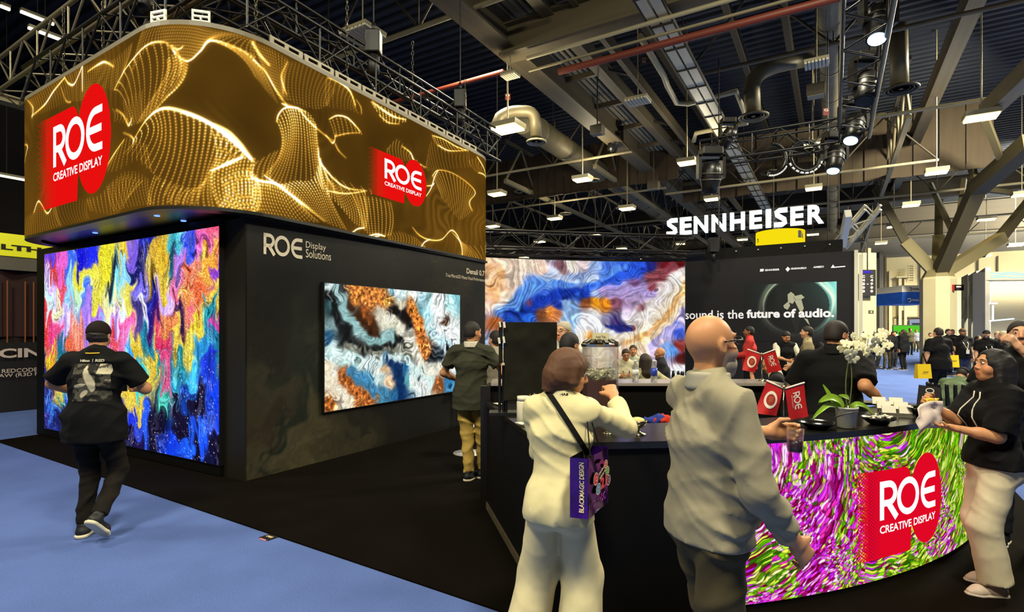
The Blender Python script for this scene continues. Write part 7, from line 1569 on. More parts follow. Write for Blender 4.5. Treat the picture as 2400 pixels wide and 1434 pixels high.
# grey pillar booth with photo panels
Yg = 20.; gb = empty('pillar_booth', at(2320, 790, Yg), 0, 'grey booth with black and white photo panels and lit top', 'booth'); GRB = mat('booth_grey', (138, 134, 124), rough=.6)
def gwall(pxa, Ya, pxb, Yb_, z0, z1, m, name, th=.1):
    a, b = at(pxa, 772, Ya), at(pxb, 772, Yb_); a.z = b.z = 0; d = (b-a); n = Vector((d.y, -d.x, 0)).normalized(); return MB().prism([a, b, b-n*th, a-n*th], z0, z1).build(name, m, gb)
zt2 = at(0, 636, 18.5).z
PH = [(60, 64, 60), (44, 48, 44), (66, 68, 62)]
for k, (pa, pb) in enumerate(((2253, 2268), (2269.5, 2287), (2289, 2308))):
    Ya = 24-(pa-2253)/55*5.2; Yb_ = 24-(pb-2253)/55*5.2; zt_ = at(0, 650-(pa-2253)*.27, Ya).z; gwall(pa, Ya, pb, Yb_, at(0, 747, Ya).z, zt_, mat('photo_print_%d' % k, PH[k], rough=.6, noise=.9, nscale=1.1), 'photo_panel'); gwall(pa, Ya-.02, pa+7, Ya-.68, 0, at(0, 747, Ya).z, GRB, 'leg')
    gwall(pb, Yb_, pb+1.6, Yb_-.12, 0, zt_, WHITE, 'divider', .14)
PHF = mat('photo_figure', (176, 180, 160), rough=.7)
for pts, Y in (([(2271, 660), (2275, 657), (2277, 664), (2282, 684), (2280, 690), (2275, 680), (2273, 694), (2270, 692)], 22.1), ([(2284, 690), (2287, 700), (2286, 716), (2281, 722), (2280, 706)], 20.9), ([(2294, 700), (2299, 712), (2298, 728), (2294, 736), (2292, 716)], 20.0), ([(2258, 700), (2262, 704), (2260, 730), (2256, 738)], 23.2)):
    m = MB(); f = [at(x, y, Y-.12) for x, y in pts]; g_ = [v+Vector((0, .01, 0)) for v in f]; n = len(f); m.add(f+g_, [tuple(range(n))]+[(i, (i+1) % n, n+(i+1) % n, n+i) for i in range(n)]); m.build('photo_figure', PHF, gb)
gwall(2309, 18.6, 2320, 18.6, 0, zt2, GRB, 'corner_pillar', .5); gwall(2309, 18.6, 2470, 18.4, at(0, 656, 18.5).z, zt2, GRB, 'fascia', .5); gwall(2450, 18.4, 2480, 18.4, 0, zt2, GRB, 'corner_pillar', .5)
RIB = emat('ribbon_cyan', (190, 240, 236), 1.1)
for k, (ya, yb_) in enumerate(((639, 643), (645, 642), (650, 649))):
    m = MB(); stroke(m, [(at(2321+i*10, 0, 18.2).x, at(0, ya+(yb_-ya)*i/14+1.5*math.sin(i*.9+k), 18.2).z) for i in range(15)], .035, lambda x, z: Vector((x, 18.2, z))); m.build('light_ribbon', RIB, gb)
gwall(2322, 19.5, 2470, 19.3, .1, at(0, 656, 19).z, mat('booth_back', (196, 184, 150), rough=.7), 'back_panel')
for (xa, xb, y0_, nm) in ((2321, 2375, 750, 'light_bar'),): bar(nm, at(xa, y0_+2, 18.0), at(xb, y0_-3, 18.4), .06, .04, emat('bar_glow', (220, 240, 255), 1.6), gb)
bar('post', at(2325, 750, 18.1), at(2325, 712, 18.1), .07, .07, WHITE, gb, up=Vector((0, 1, 0))); MB().box(at(2328, 711, 18.1), (.2, .1, .05)).build('post_head', emat('bar_glow', (220, 240, 255), 1.6), gb)
e = empty('exit_box', at(2248, 674, 23.0), 0, 'small dark box sign on the tree column edge', 'sign'); MB().box(at(2248, 674, 23.0), (.3, .12, .24)).build('box', mat('sign_charcoal', (32, 28, 32)), e); MB().box(at(2247, 672, 22.92), (.2, .02, .05)).build('strip', WHITE, e)
# far rival booth at the aisle side: yellow fascia, curtain wall with white lettering
lp = Vector(ground(0, 968)); lp.z = 0; rbth = empty('yellow_fascia_booth', lp, 0, 'dark curtained booth with a yellow fascia beyond the paint screen', 'booth')
lm = plane_map(lp, UD); on = -VD
def lpnt(t, z, o=.0): return lp+UD*t+Vector((0, 0, z))-VD*o
zY0, zY1 = lm(0, 598)[1], lm(0, 545)[1]
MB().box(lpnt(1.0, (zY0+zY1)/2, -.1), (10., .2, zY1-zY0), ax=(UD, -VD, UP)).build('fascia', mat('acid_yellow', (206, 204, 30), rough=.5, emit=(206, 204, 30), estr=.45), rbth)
MB().box(lpnt(1.0, zY0-.14, -.12), (10., .2, .28), ax=(UD, -VD, UP)).build('under_fascia', mat('fascia_grey', (96, 92, 80), rough=.7), rbth)
MB().box(lpnt(1.0, (zY0-.28)/2+.02, -.25), (10., .1, zY0-.32), ax=(UD, -VD, UP)).build('wall', mat('wine_black', (20, 7, 5), rough=.7), rbth)
CUR = mat('wine_curtain', (44, 13, 9), rough=.8, noise=.3, nscale=2); m = MB(); rows = [[lpnt(-3.9+9.8*i/160, z, -.14+.05*math.sin(i*.62)) for i in range(161)] for z in (1.55, zY0-.3)]; m.sheet(rows); m.build('curtain', CUR, rbth)
for k, px in enumerate((20, 62, 82)): t = lm(px, 700)[0]; bar('gold_cord', lpnt(t, 1.3, -.07), lpnt(t, zY0-.5, -.07), .018, .018, mat('cord_amber', (120, 66, 30), rough=.5, emit=(120, 66, 30), estr=.3), rbth, up=VD)
MB().box(lpnt(1.0, .72, -.1), (10., .12, 1.42), ax=(UD, -VD, UP)).build('counter_wall', mat('dado_black', (9, 6, 6), rough=.6), rbth)
WH2 = mat('dull_white_letters', (176, 158, 146), rough=.6, emit=(176, 158, 146), estr=.2); lmap = lambda t, z: lpnt(t, z, .01)
def lt(s_, px0, px1, yb_, yt_, bold, m=WH2, sl=0):
    a_, b_ = lm(px0, yb_), lm(px1, yb_); mb_ = text_fit(s_, a_[0], b_[0], a_[1], lm(px0, yt_)[1], lmap, bold)
    mb_.build('wall_lettering', m, rbth)
lt('CINEMA', -3, 203, 839.5, 817, .035); lt('REDCODE', 4, 87, 874.5, 865, .01); lt('RAW (R3D NE)', -14, 108, 888, 877, .01)
BKL = mat('fascia_letters', (26, 26, 10), rough=.5); lt('ILTH', -12, 97, 583, 569.5, .05, BKL)
# ------------------------------------------------------------------ things on and around the bar
CHR = mat('chrome', (200, 190, 160), rough=.15, metal=1.); CERB = mat('glazed_black', (14, 14, 14), rough=.18)
REDC = mat('flag_red', (186, 20, 20), rough=.6, bump=.1, nscale=40); FW = mat('flag_white', (226, 212, 196), rough=.6)
def flag_stand(label, base, k, pole_px, la, ra, Y):
    """two small hanging flags on a slim pole; la, ra: corner points (px, py) of the cloths: bar outer, bar inner, bottom inner, bottom outer"""
    b = Vector(base); e = empty('flag_stand', b, 0, label, 'flag'); MB().lathe([(.05*k, 0), (.05*k, .006), (.04*k, .012), (.012*k, .016), (.010*k, .028)], b, 20).build('foot', CHR, e)
    tp = at(*pole_px, Y); MB().tube([b+UP*.01, tp], .004*k, 8).build('pole', CHR, e); MB().ell(tp, (.009*k,)*3, 8, 6).build('finial', mat('pale_brass', (190, 170, 120), rough=.3, metal=.5), e)
    for side_, q in ((0, la), (1, ra)):
        c = [at(x, y, Y+(.02 if i in (0, 3) else 0)) for i, (x, y) in enumerate(q)]
        MB().tube([c[0]+UP*.004, c[1]+UP*.004], .006*k, 8).build('cross_rod', FW, e)
        def mp(u, v, l=0., c=c): p = (c[0]*(1-u)+c[1]*u)*(1-v)+(c[3]*(1-u)+c[2]*u)*v; return p+Vector((0, .012*k*math.sin(u*5+v*3+side_)*v-l, 0))
        m = MB(); m.sheet([[mp(i/10, j/10) for i in range(11)] for j in range(11)]); m.sheet([[mp(i/10, j/10, -.0015) for i in range(11)] for j in range(11)]); f = m.build('cloth', REDC, e)
        if side_ == 0:
            m = MB(); stroke(m, arc(.5, .5, .27, .24, 0, 345, 23), .10, lambda x, y: mp(x, y, .003), True); m.build('ring_mark', FW, f)
            MB().add([mp(.5+.20*math.cos(t), .5+.18*math.sin(t), .003) for t in np.linspace(0, 6.28, 20)[:-1]], [tuple(range(19))]).build('disc_mark', mat('flag_dark_red', (150, 30, 20), rough=.6), f)
            for r_ in range(3): text_fit(('ROE', 'CREATIVE', 'DISPLAY')[r_], .40, .60, .56-.06*r_, .60-.06*r_, lambda x, y: mp(x, 1-y, .005)).build('small_text', mat('flag_gold', (206, 130, 60), rough=.6), f)
        else:
            m = MB(); roe_word(m, 0, 1, 0, 1, lambda x, y: mp(1-(.34+.36*y), .18+.52*x, .003)); m.build('letters', FW, f)
            text_fit('CREATIVE DISPLAY', 0, 1, 0, 1, lambda x, y: mp(1-(.24+.05*y), .24+.40*x, .003)).build('small_text', FW, f)
flag_stand('nearer pair of red table flags on the curved bar top beside the orchid', atz(1836, 1012, 1.053), 1., (1837, 906), 3.47 and ((1797, 893), (1834, 911), (1822, 975), (1770, 968)), ((1885, 898), (1840, 912), (1852, 986), (1893, 975)), 3.47)
flag_stand('farther pair of red table flags standing on the raised rear bar', Vector((at(1786, 892, 5.35).x, 5.35, 1.191)), 1.05, (1785, 829), ((1752, 819), (1784, 831), (1770, 874), (1740, 867)), ((1817, 820), (1787, 831), (1802, 875), (1832, 867)), 5.33)
# red folded flag lying behind the bald man
m = MB(); m.sheet([[at(1733+9*i, 950+6*j+(i*2 if i > 1 else 0)-abs(i-1.5)*3, 3.75+.03*math.sin(i*2.)+.05*j) for i in range(5)] for j in range(6)]); o = m.build('folded_flag', REDC); tag(o, 'red cloth flag folded on the inner shelf behind the bald man', 'flag'); o.location.z -= .0
m2 = MB(); roe_word(m2, 0, 1, 0, 1, lambda x, y: at(1741+26*x, 968-14*y, 3.68)); m2.build('letters', FW, o)

# orchid
pb = atz(1984, 1002, 1.053); e = empty('potted_orchid', pb, 0, 'white orchid in a pale metal pot on the bar top', 'plant')
MB().lathe([(.050, 0), (.054, .004), (.066, .125), (.070, .128), (.070, .138), (.064, .138), (.060, .11)], pb, 28).build('pot', mat('pot_grey', (186, 184, 170), rough=.4), e)
MB().tube([pb+Vector((.067*math.cos(t), .067*math.sin(t), .085+.03*math.cos(t+1.2))) for t in np.linspace(2.6, 6.6, 14)], .0022, 5).build('pot_handle', STEEL, e)
MB().lathe([(.062, .112), (.0, .118)], pb, 16).build('moss', mat('moss_brown', (70, 66, 34), rough=.9, bump=.6, nscale=60), e)
LF = mat('orchid_leaf', (122, 158, 40), rough=.4, noise=.2, nscale=10); Yo = pb.y
def leaf(pts, w, name='leaf'):
    m = MB(); rows = []; n = 12; c = crv([tuple(p) for p in pts], n)
    for i in range(n):
        p = Vector(c[i]); d = (Vector(c[min(i+1, n-1)])-Vector(c[max(i-1, 0)])).normalized(); q = d.cross(Vector((.15, -.8, .6))).normalized(); t = i/(n-1); ww = w*math.sin(math.pi*(.12+.88*t)**.8)**.7*(1 if t < .95 else .5)
        rows.append([p-q*ww+UP*.006, p-q*ww*.5, p-UP*.004, p+q*ww*.5, p+q*ww+UP*.006])
    m.sheet(rows); m.sheet([[v-UP*.002 for v in r] for r in rows]); m.build(name, LF, e)
leaf([at(1978, 958, Yo), at(1968, 940, Yo-.02), at(1945, 932, Yo-.04), at(1918, 945, Yo-.06)], .030); leaf([at(1976, 958, Yo), at(1955, 945, Yo), at(1940, 920, Yo+.02), at(1928, 902, Yo+.02)], .022)
leaf([at(1975, 960, Yo), at(1945, 950, Yo-.03), at(1922, 965, Yo-.08), at(1903, 985, Yo-.10)], .016); leaf([at(1992, 958, Yo), at(2010, 948, Yo-.02), at(2030, 955, Yo-.02), at(2045, 972, Yo-.02)], .018); leaf([at(1980, 956, Yo), at(1990, 935, Yo-.06), at(1965, 928, Yo-.10)], .022)
STM = mat('orchid_stem', (92, 104, 44), rough=.5)
st1 = [at(1985, 958, Yo), at(1982, 900, Yo), at(1988, 850, Yo), at(1998, 815, Yo), at(2020, 790, Yo-.02), at(2052, 790, Yo-.03), at(2078, 805, Yo-.03)]; st2 = [at(1990, 958, Yo), at(1996, 900, Yo-.01), at(1994, 850, Yo-.01), at(1985, 815, Yo-.03), at(1978, 805, Yo-.04)]
for s_ in (st1, st2): MB().tube([Vector(v) for v in crv([tuple(p) for p in s_], 22)], .0035, 6).build('stem', STM, e)
PET = mat('orchid_petal', (232, 226, 186), rough=.5, spec=.2); rngO = random.Random(4)
fl_me = None
m = MB()
for k in range(5):
    a = math.pi/2+k*2*math.pi/5; big = .030 if k in (1, 4) else .024; R = Matrix.Rotation(a, 3, 'Z')
    m.ell(R @ Vector((big*.85, 0, .002)), (big, big*(.85 if k in (1, 4) else .62), .0035), 10, 6, R)
m.ell((0, -.004, .007), (.007, .010, .007), 8, 6); fl_me = m.mesh('flower'); fl_me.materials.append(PET)
for px, py, dy in ((1984, 806, -.05), (2000, 789, -.02), (2012, 810, -.05), (2034, 785, -.03), (2050, 800, -.06), (2040, 818, -.05), (2066, 790, -.03), (2078, 808, -.04), (1992, 829, -.05), (2022, 799, -.01), (2060, 824, -.05), (2028, 828, -.02), (1976, 818, -.02), (2006, 800, .02), (2070, 780, .01), (1998, 842, -.03)):
    o = bpy.data.objects.new('flower', fl_me); COL.objects.link(o); s_ = rngO.uniform(.72, .96)
    M = Matrix.Translation(at(px, py, Yo+dy)) @ Matrix.Rotation(math.pi/2+rngO.uniform(-.5, .5), 4, 'X') @ Matrix.Rotation(rngO.uniform(-.7, .7), 4, 'Y') @ Matrix.Rotation(rngO.uniform(-.4, .4), 4, 'Z') @ Matrix.Scale(s_, 4)
    o.parent = e; o.matrix_local = world_of(e).inverted() @ M
# bowls
def bowl(label, px, py, r, h, m, fill=None, name='bowl'):
    p = atz(px, py, 1.053); e = empty(name, p, 0, label, 'bowl'); MB().lathe([(r*.45, 0), (r*.55, .004), (r*.9, h*.7), (r, h), (r*.97, h), (r*.85, h*.68), (r*.5, .012), (0, .010)], p, 28).build('shell', m, e)
    return e, p
bowl('wide empty black bowl on the bar top beside the flags', 1915, 1004, .112, .045, CERB)
e, p = bowl('black bowl of wrapped sweets beside the orchid pot', 2060, 994, .108, .05, CERB)
SWT_ = mat('foil_sweet', (196, 190, 170), rough=.25, metal=.4)
for k in range(14):
    a = k*2.4; r_ = .075*math.sqrt(k/14); s_ = tag(MB().ell(p+Vector((r_*math.cos(a), r_*math.sin(a), .046+.006*(k % 3))), (.016, .011, .009), 8, 6, Matrix.Rotation(a, 3, 'Z')).build('wrapped_sweet', SWT_), 'foil wrapped sweet in the black bowl beside the orchid', 'sweet', 'sweets in the black bowl')
bowl('deep black bowl near the small black sign board', 2160, 978, .10, .075, CERB)
# business card holder
p = atz(2103, 976, 1.053); e = empty('card_holder', p, 0, 'clear stepped holder with three rows of white cards', 'card holder'); CRD = mat('card_white', (226, 220, 200), rough=.5); CLR = mat('acrylic', (190, 190, 180), rough=.1, trans=.9)
dv = Vector((.93, -.36, 0)); dn_ = Vector((-.36, -.93, 0))
for r_ in range(3):
    block('step', p-dn_*(.05*r_)+UP*(.012+.022*r_), (.22, .05, .024+.0*r_), (dv, dn_, UP), CLR, e)
    for k in range(2):
        up2 = (UP-dn_*-.0+dn_*-.35).normalized(); block('card_stack', p-dn_*(.05*r_)+dv*(.055*(2*k-1)-.02*r_)+UP*(.05+.026*r_), (.088, .016, .055), (dv, dv.cross(up2)*-1, up2), CRD, e)
# small sign board and tablet
p = atz(2178, 962, 1.053); e = empty('sign_board', p, 0, 'small tilted black sign board with white lines on the bar end', 'sign'); bd_u = Vector((.18, .05, .98)).normalized(); bd_x = Vector((.90, -.42, -.1)).normalized(); bd_n = bd_x.cross(bd_u)
block('board', p+bd_u*.095+Vector((.02, .05, 0)), (.15, .006, .19), (bd_x, bd_n, bd_u), mat('sign_charcoal', (32, 28, 32)), e); block('foot', p+Vector((.03, .09, .01)), (.12, .08, .02), (bd_x, UP.cross(bd_x), UP), BLACKM, e)
c = p+bd_u*.095+Vector((.02, .05, 0))+bd_n*(.004 if bd_n.y < 0 else -.004)
for k, (x_, w_, y_) in enumerate(((.0, .09, .0), (-.01, .05, -.03), (.02, .06, -.065))): block('white_line', c+bd_x*x_+bd_u*y_, (w_, .002, .016), (bd_x, bd_n, bd_u), CRD, e)
mm = MB(); stroke(mm, arc(0, .06, .026, .018, 0, 345, 18), .007, lambda x, y: c+bd_x*x+bd_u*y, True); mm.build('ring_mark', CRD, e)
p = atz(2075, 952, 1.053); tag(MB().box(p+Vector((.0, .08, .015)), (.26, .18, .02), rz=-.4).build('black_tablet', CERB, bevel=.004), 'flat black tablet lying behind the card holder', 'tablet')
# silver pedestal bowls
def pedestal(label, px, py, s_):
    p = atz(px, py, 1.053); e = empty('pedestal_bowl', p, 0, label, 'bowl'); MB().lathe([(.052*s_, 0), (.05*s_, .006), (.018*s_, .016), (.014*s_, .03), (.028*s_, .038), (.052*s_, .062), (.058*s_, .085), (.054*s_, .085), (.046*s_, .06), (.0, .042)], p, 26).build('shell', CHR, e)
    return e, p
e, p = pedestal('silver pedestal bowl heaped with pale mints on the bar top', 1494, 1017, 1.05); MB().ell(p+UP*.083, (.046, .046, .022), 16, 8).build('mint_heap', mat('mints', (206, 190, 120), rough=.7, bump=.8, nscale=90), e)['kind'] = 'stuff'
pedestal('plain silver pedestal cup beside the woman in cream', 1427, 1015, .9)
# dark red drinks dispenser with glass jar
p = Vector((at(1407, 900, 4.05).x, 4.05, .95)); e = empty('drinks_dispenser', p, 0, 'glass drinks jar half full of ice with a ribbed lid on a dark base', 'dispenser')
def zY(py, Y=4.05): return EYE-(py-HZ)/F*Y
WINE = mat('dark_tea', (84, 22, 12), rough=.25); GL = mat('clear_glass', (236, 238, 230), rough=.04, trans=.95, alpha=.35)
z1_, z2_, z3_ = zY(889)-.95, zY(812)-.95, zY(796)-.95; rj = 42*4.05/F*1.02
MB().lathe([(rj*.86, 0), (rj*.95, .02), (rj*.95, z1_)], p, 10, False).build('tea', WINE, e)
MB().lathe([(rj, .0), (rj, z2_), (rj*.985, z2_), (rj*.985, .0)], p, 10, False).build('jar', GL, e)
mI = MB(); rg = random.Random(2)
for k in range(170): a = rg.uniform(0, 6.28); r_ = rj*.86*math.sqrt(rg.random()); s_ = rg.uniform(.012, .022); mI.box(p+Vector((r_*math.cos(a), r_*math.sin(a), z1_+rg.uniform(0, .075))), (s_, s_*1.2, s_), ax=tuple(Matrix.Rotation(rg.uniform(0, 3), 3, (rg.random(), rg.random(), .3)).col))
mI.build('ice', mat('ice_pale', (226, 220, 186), rough=.25), e)['kind'] = 'stuff'
MB().lathe([(rj*1.04, z2_), (rj*1.06, z2_+.02), (rj*.96, z2_+.028), (rj*.62, z3_), (0, z3_)], p, 20, False).build('lid', CHR, e)
for k in range(14): a = k*2*math.pi/14; bar('lid_rib', p+Vector((rj*.98*math.cos(a), rj*.98*math.sin(a), z2_+.03)), p+Vector((rj*.64*math.cos(a), rj*.64*math.sin(a), z3_+.004)), .028, .006, mat('lid_dark', (48, 40, 22), rough=.4), e)
zc = .95+z3_; MB().box((p.x, p.y-.02, zc+.024), (.125, .006, .055)).build('name_card', mat('card_cream', (214, 206, 164), rough=.6), e); text_fit('Iced Tea', p.x-.035, p.x+.035, zc+.014, zc+.03, lambda x, z: Vector((x, p.y-.0245, z))).build('card_text', mat('print_black', (20, 20, 24)), e)
# water bottles on the rear bar
PET_ = mat('bottle_clear', (214, 222, 220), rough=.06, trans=.85, alpha=.55)
for px, lb, blue in ((1489, 'clear water bottle with white label on the rear bar near the jar', False), (1533, 'clear water bottle with blue label on the rear bar', True)):
    p = Vector((at(px, 895, 5.3).x, 5.3, 1.191)); e = empty('water_bottle', p, 0, lb, 'bottle'); MB().lathe([(.026, 0), (.031, .006), (.031, .05), (.029, .06), (.031, .07), (.031, .13), (.026, .155), (.014, .18), (.0125, .195)], p, 16).build('body', PET_, e)
    MB().lathe([(.0145, .195), (.0145, .212), (.0, .212)], p, 14).build('cap', mat('cap_pale', (206, 214, 214), rough=.4), e); MB().lathe([(.0315, .065), (.0318, .12)] if not blue else [(.0315, .06), (.0318, .135)], p, 16).build('label', mat('label_blue', (30, 60, 170), rough=.4) if blue else mat('label_white', (206, 210, 206), rough=.4), e)
# draped monitor on its stand at the wing
pm = Vector((at(1238, 900, 4.35).x, 4.35, 1.02)); e = empty('draped_monitor', pm, 0, 'tall monitor hidden under a black cloth on the bar wing', 'monitor')
def zM(py, Y=4.35): return EYE-(py-HZ)/F*Y
xL, xR = at(1186, 0, 4.35).x, at(1305, 0, 4.35).x; zT_, zB_ = zM(755), zM(938); NM = Noise(12); CLB = cloth_mat('drape_black', (26, 24, 15), rough=.9)
def drape(u, v, back): # u across 0..1, v down 0..1
    x = xL+(xR-xL)*u; y = pm.y+(.09 if back else -.03); z = zT_+(zB_-zT_)*v
    n_ = float(NM.fbm(np.float32(u*3+7), np.float32(v*4+2), 3)); n2 = float(NM.v(np.float32(u*2+30+v*3), np.float32(v*1.4))); return Vector((x-.02*(u < .2)*v, y-(.022*n_+.02*n2)*(1 if not back else -1)+.02*abs(u-.5), z+.012*math.sin(u*6)*v))
m = MB(); n = 22
m.sheet([[drape(i/n, j/26, 0) for i in range(n+1)] for j in range(27)]); m.sheet([[drape(i/n, j/26, 1) for i in range(n+1)] for j in range(27)]); m.sheet([[drape(0, j/26, 0), drape(0, j/26, 1)] for j in range(27)]); m.sheet([[drape(1, j/26, 0), drape(1, j/26, 1)] for j in range(27)]); m.sheet([[drape(i/n, 0, 0) for i in range(n+1)], [drape(i/n, 0, 1) for i in range(n+1)]])
m.build('cloth', CLB, e)
xl2 = at(1169, 0, 4.35).x
for x0_, x1_ in ((xl2, at(1178, 0, 4.35).x), (at(1180, 0, 4.35).x, at(1188, 0, 4.35).x)): MB().box(((x0_+x1_)/2, pm.y+.0, (zT_+zM(850))/2), (x1_-x0_, .05, zT_-zM(850))).build('cloth_fold', CLB, e, bevel=.006)
TAPE = mat('white_tape', (226, 222, 204), rough=.5)
for px, py, w_, h_ in ((1172, 760, 4, 13), (1182, 761, 5, 14), (1170, 798, 5, 14), (1181, 796, 5, 15)): MB().box(at(px, py, 4.30), (w_*4.3/F, .012, h_*4.3/F), ax=(Vector((1, 0, .15)).normalized(), Vector((0, 1, 0)), Vector((-.15, 0, 1)).normalized())).build('tape', TAPE, e)
for px in (1171, 1180, 1186): rod('leg', at(px, 856, 4.38), Vector((at(px, 0, 4.38).x, 4.38, 1.02)), .012, BLACKM, e)
rod('leg', Vector((at(1290, 0, 4.38).x, 4.38, zB_+.05)), Vector((at(1290, 0, 4.38).x, 4.38, 1.02)), .012, BLACKM, e); MB().box((pm.x-.06, 4.38, 1.032), (.50, .16, .022)).build('foot', BLACKM, e)
# small things on the wing
p = Vector((at(1227, 0, 4.0).x, 4.0, 1.021)); zj = EYE-(928-HZ)/F*4.0-1.021; e = empty('white_jar', p, 0, 'round white plastic jar standing on the bar wing', 'jar'); MB().lathe([(.046, 0), (.050, .006), (.050, zj*.78), (.046, zj*.82)], p, 22).build('body', mat('plastic_white', (218, 210, 180), rough=.4), e); MB().lathe([(.047, zj*.82), (.047, zj), (.0, zj)], p, 22).build('lid', mat('plastic_white', (218, 210, 180)), e)
p = Vector((at(1258, 0, 3.9).x, 3.95, 1.021)); e = empty('stirrer_cup', p, 0, 'cup packed with pale wooden stirrers behind the white jar', 'cup'); MB().lathe([(.034, 0), (.045, .13)], p, 16).build('cup', mat('cup_dark', (40, 32, 22), rough=.6), e); rg = random.Random(3)
for k in range(26): a = rg.uniform(0, 6.28); r_ = .04*math.sqrt(rg.random()); bar('stick', p+Vector((r_*.6*math.cos(a), r_*.6*math.sin(a), .02)), p+Vector((r_*1.4*math.cos(a), r_*1.4*math.sin(a), .205+rg.uniform(-.01, .01))), .007, .002, mat('stick_wood', (206, 170, 116), rough=.7), e)
for px, py, lb in ((1161, 930, 'small white slip standing at the wing end'), (1168, 947, 'white paper lying at the wing end'), (1222, 993, 'white paper strip on the wing edge')):
    c = atz(px, py, 1.03); tag(MB().box(c+UP*.004, (.05, .10, .004), rz=.5).build('paper_slip', CRD), lb, 'paper')
for px, py, c_, lb in ((1545, 966, (170, 40, 20), 'crumpled red cloth on the inner shelf'), (1528, 984, (30, 50, 130), 'crumpled blue cloth on the inner shelf')):
    p = atz(px, py, .955); p.y = min(p.y, 4.3); p.x = (px-CX)/F*p.y; g = SDF(.03); g.ell(p+Vector((0, 0, .03)), (.09, .06, .03)); g.ell(p+Vector((.06, .02, .04)), (.06, .05, .03)); g.fold = fold_fn(.02, px, .6, .07); V, Fq = g.mesh(.008); tag(link('crumpled_cloth', mesh_np('c', V, Fq, True), cloth_mat('crumple_%d' % px, c_)), lb, 'cloth')
# bar stools by the charcoal polo man
for (px, py), lb in (((1098, 1064), 'white footed bar stool just behind the charcoal polo man'), ((1106, 1002), 'white footed bar stool farther along the dark wall')):
    p = ground(px, py); e = empty('bar_stool', p, 0, lb, 'stool'); MB().lathe([(.21, .012), (.21, .022), (.06, .035), (.03, .06)], p, 28).build('foot', mat('stool_white', (206, 204, 200), rough=.3), e); rod('column', p+UP*.04, p+UP*.72, .025, mat('stool_white', (206, 204, 200)), e, 10); MB().lathe([(.10, .70), (.18, .73), (.18, .77), (.14, .79), (0, .79)], p, 24).build('seat', mat('stool_seat', (40, 38, 34), rough=.6), e)
# chairs by the curved screen
CHB = mat('chair_black', (18, 18, 20), rough=.45)
def shell_chair(label, px, Y, rz):
    p = Vector(((px-CX)/F*Y, Y, 0)); e = empty('shell_chair', p, 0, label, 'chair'); c, s_ = math.cos(rz), math.sin(rz); T_ = lambda x, y, z: p+Vector((c*x-s_*y, s_*x+c*y, z))
    g = SDF(.03); g.cone(T_(-.16, .0, .44), T_(.16, .0, .44), .05, .05); g.cone(T_(-.16, .2, .44), T_(.16, .2, .44), .04, .04); g.cone(T_(0, -.05, .44), T_(0, .22, .44), .05, .04, w=(c, s_, 0), wk=4.5); V, Fq = g.mesh(.016); link('seat', mesh_np('seat', V, Fq, True), CHB, e)
    g = SDF(.03)
    for a in np.linspace(-1.1, 1.1, 7): g.cone(T_(.25*math.sin(a), .12-.30*math.cos(a), .46), T_(.27*math.sin(a), .10-.34*math.cos(a), .84), .032, .026)
    V, Fq = g.mesh(.016); link('backrest', mesh_np('backrest', V, Fq, True), CHB, e)
    for x in (-.17, .17):
        for y in (-.12, .22): rod('leg', T_(x*.7, y*.8, .42), T_(x*1.2, y*1.2, .0), .014, BLACKM, e)
shell_chair('black shell chair under the seated man in the dark suit', 1572, 10.98, 1.3); shell_chair('black shell chair under the seated long haired woman', 1512, 9.33, .2); shell_chair('empty black shell chair nearest the screen corner', 1600, 9.3, 2.6); shell_chair('black shell chair under the man in the cream jacket', 1465, 11.08, 3.1); shell_chair('black shell chair behind the flags', 1850, 7.0, 1.1); shell_chair('black shell chair under the man in the green tee', 2219, 8.6, -1.1); shell_chair('black shell chair under the man in the pale green shirt', 1484, 11.95, 3.)
p = Vector(((1508-CX)/F*10.15, 10.15, 0)); e = empty('round_table', p, 0, 'small round table between the seated people at the curved screen', 'table'); MB().lathe([(.30, .70), (.31, .72), (.30, .735), (0, .735)], p, 24).build('tabletop', mat('table_dark', (40, 34, 28), rough=.3), e); rod('column', p+UP*.03, p+UP*.70, .03, BLACKM, e, 10); MB().lathe([(.22, .012), (.22, .022), (.04, .03)], p, 20).build('foot', BLACKM, e)
# ---- things people carry
# crossbody strap and tote of the woman in cream
sh_ = child_mesh(Wn['root'], 'shirt'); t_ = tree_of(sh_)
def on_back(px, py, out=.006):
    o = Vector((0, 0, EYE)); d = (at(px, py, 1.)-o).normalized(); h = t_.ray_cast(o, d, 8.)[0]; return h-d*out if h is not None else at(px, py, 2.6)
sp = [on_back(1283+(1386-1283)*i/14, 917+(1076-917)*(i/14)**1.05) for i in range(15)]; strap(sp, .026, .004, cloth_mat('strap_black', (13, 12, 12)), 'bag_strap', Wn['root'], (0, -1, 0))
cx1, cz = 1378, 1217; Yt_ = 2.44; zb = EYE-(1217-HZ)/F*Yt_; zt = EYE-(1075-HZ)/F*Yt_; A0 = Vector(((cx1-CX)/F*Yt_, Yt_, 0)); fx = Vector((.47, .88, 0)).normalized(); sx = Vector((-.93, .30, 0)).normalized(); FWd, SWd_ = .285, .082
tb = empty('tote_bag', A0+UP*zb, 0, 'glossy purple and black carrier bag hanging at the woman in cream', 'bag'); TP = mat('tote_purple', (52, 8, 116), rough=.25, noise=.35, nscale=14); TBK = mat('tote_black', (10, 7, 10), rough=.18, noise=.5, nscale=6)
def tbp(f, s_, z, l=0.): # point on bag: f along the front, s_ along the side, z 0..1
    return A0+fx*f+sx*s_+UP*(zb+(zt-zb)*z)
nF_ = fx.cross(UP); nF_ = nF_ if nF_.y < 0 else -nF_; nS_ = sx.cross(UP); nS_ = nS_ if nS_.y < 0 else -nS_
MB().sheet([[tbp(FWd*i/8, 0, j/8)+nF_*(.004*math.sin(i*1.3+j)) for i in range(9)] for j in range(9)]).build('front_panel', TBK, tb)
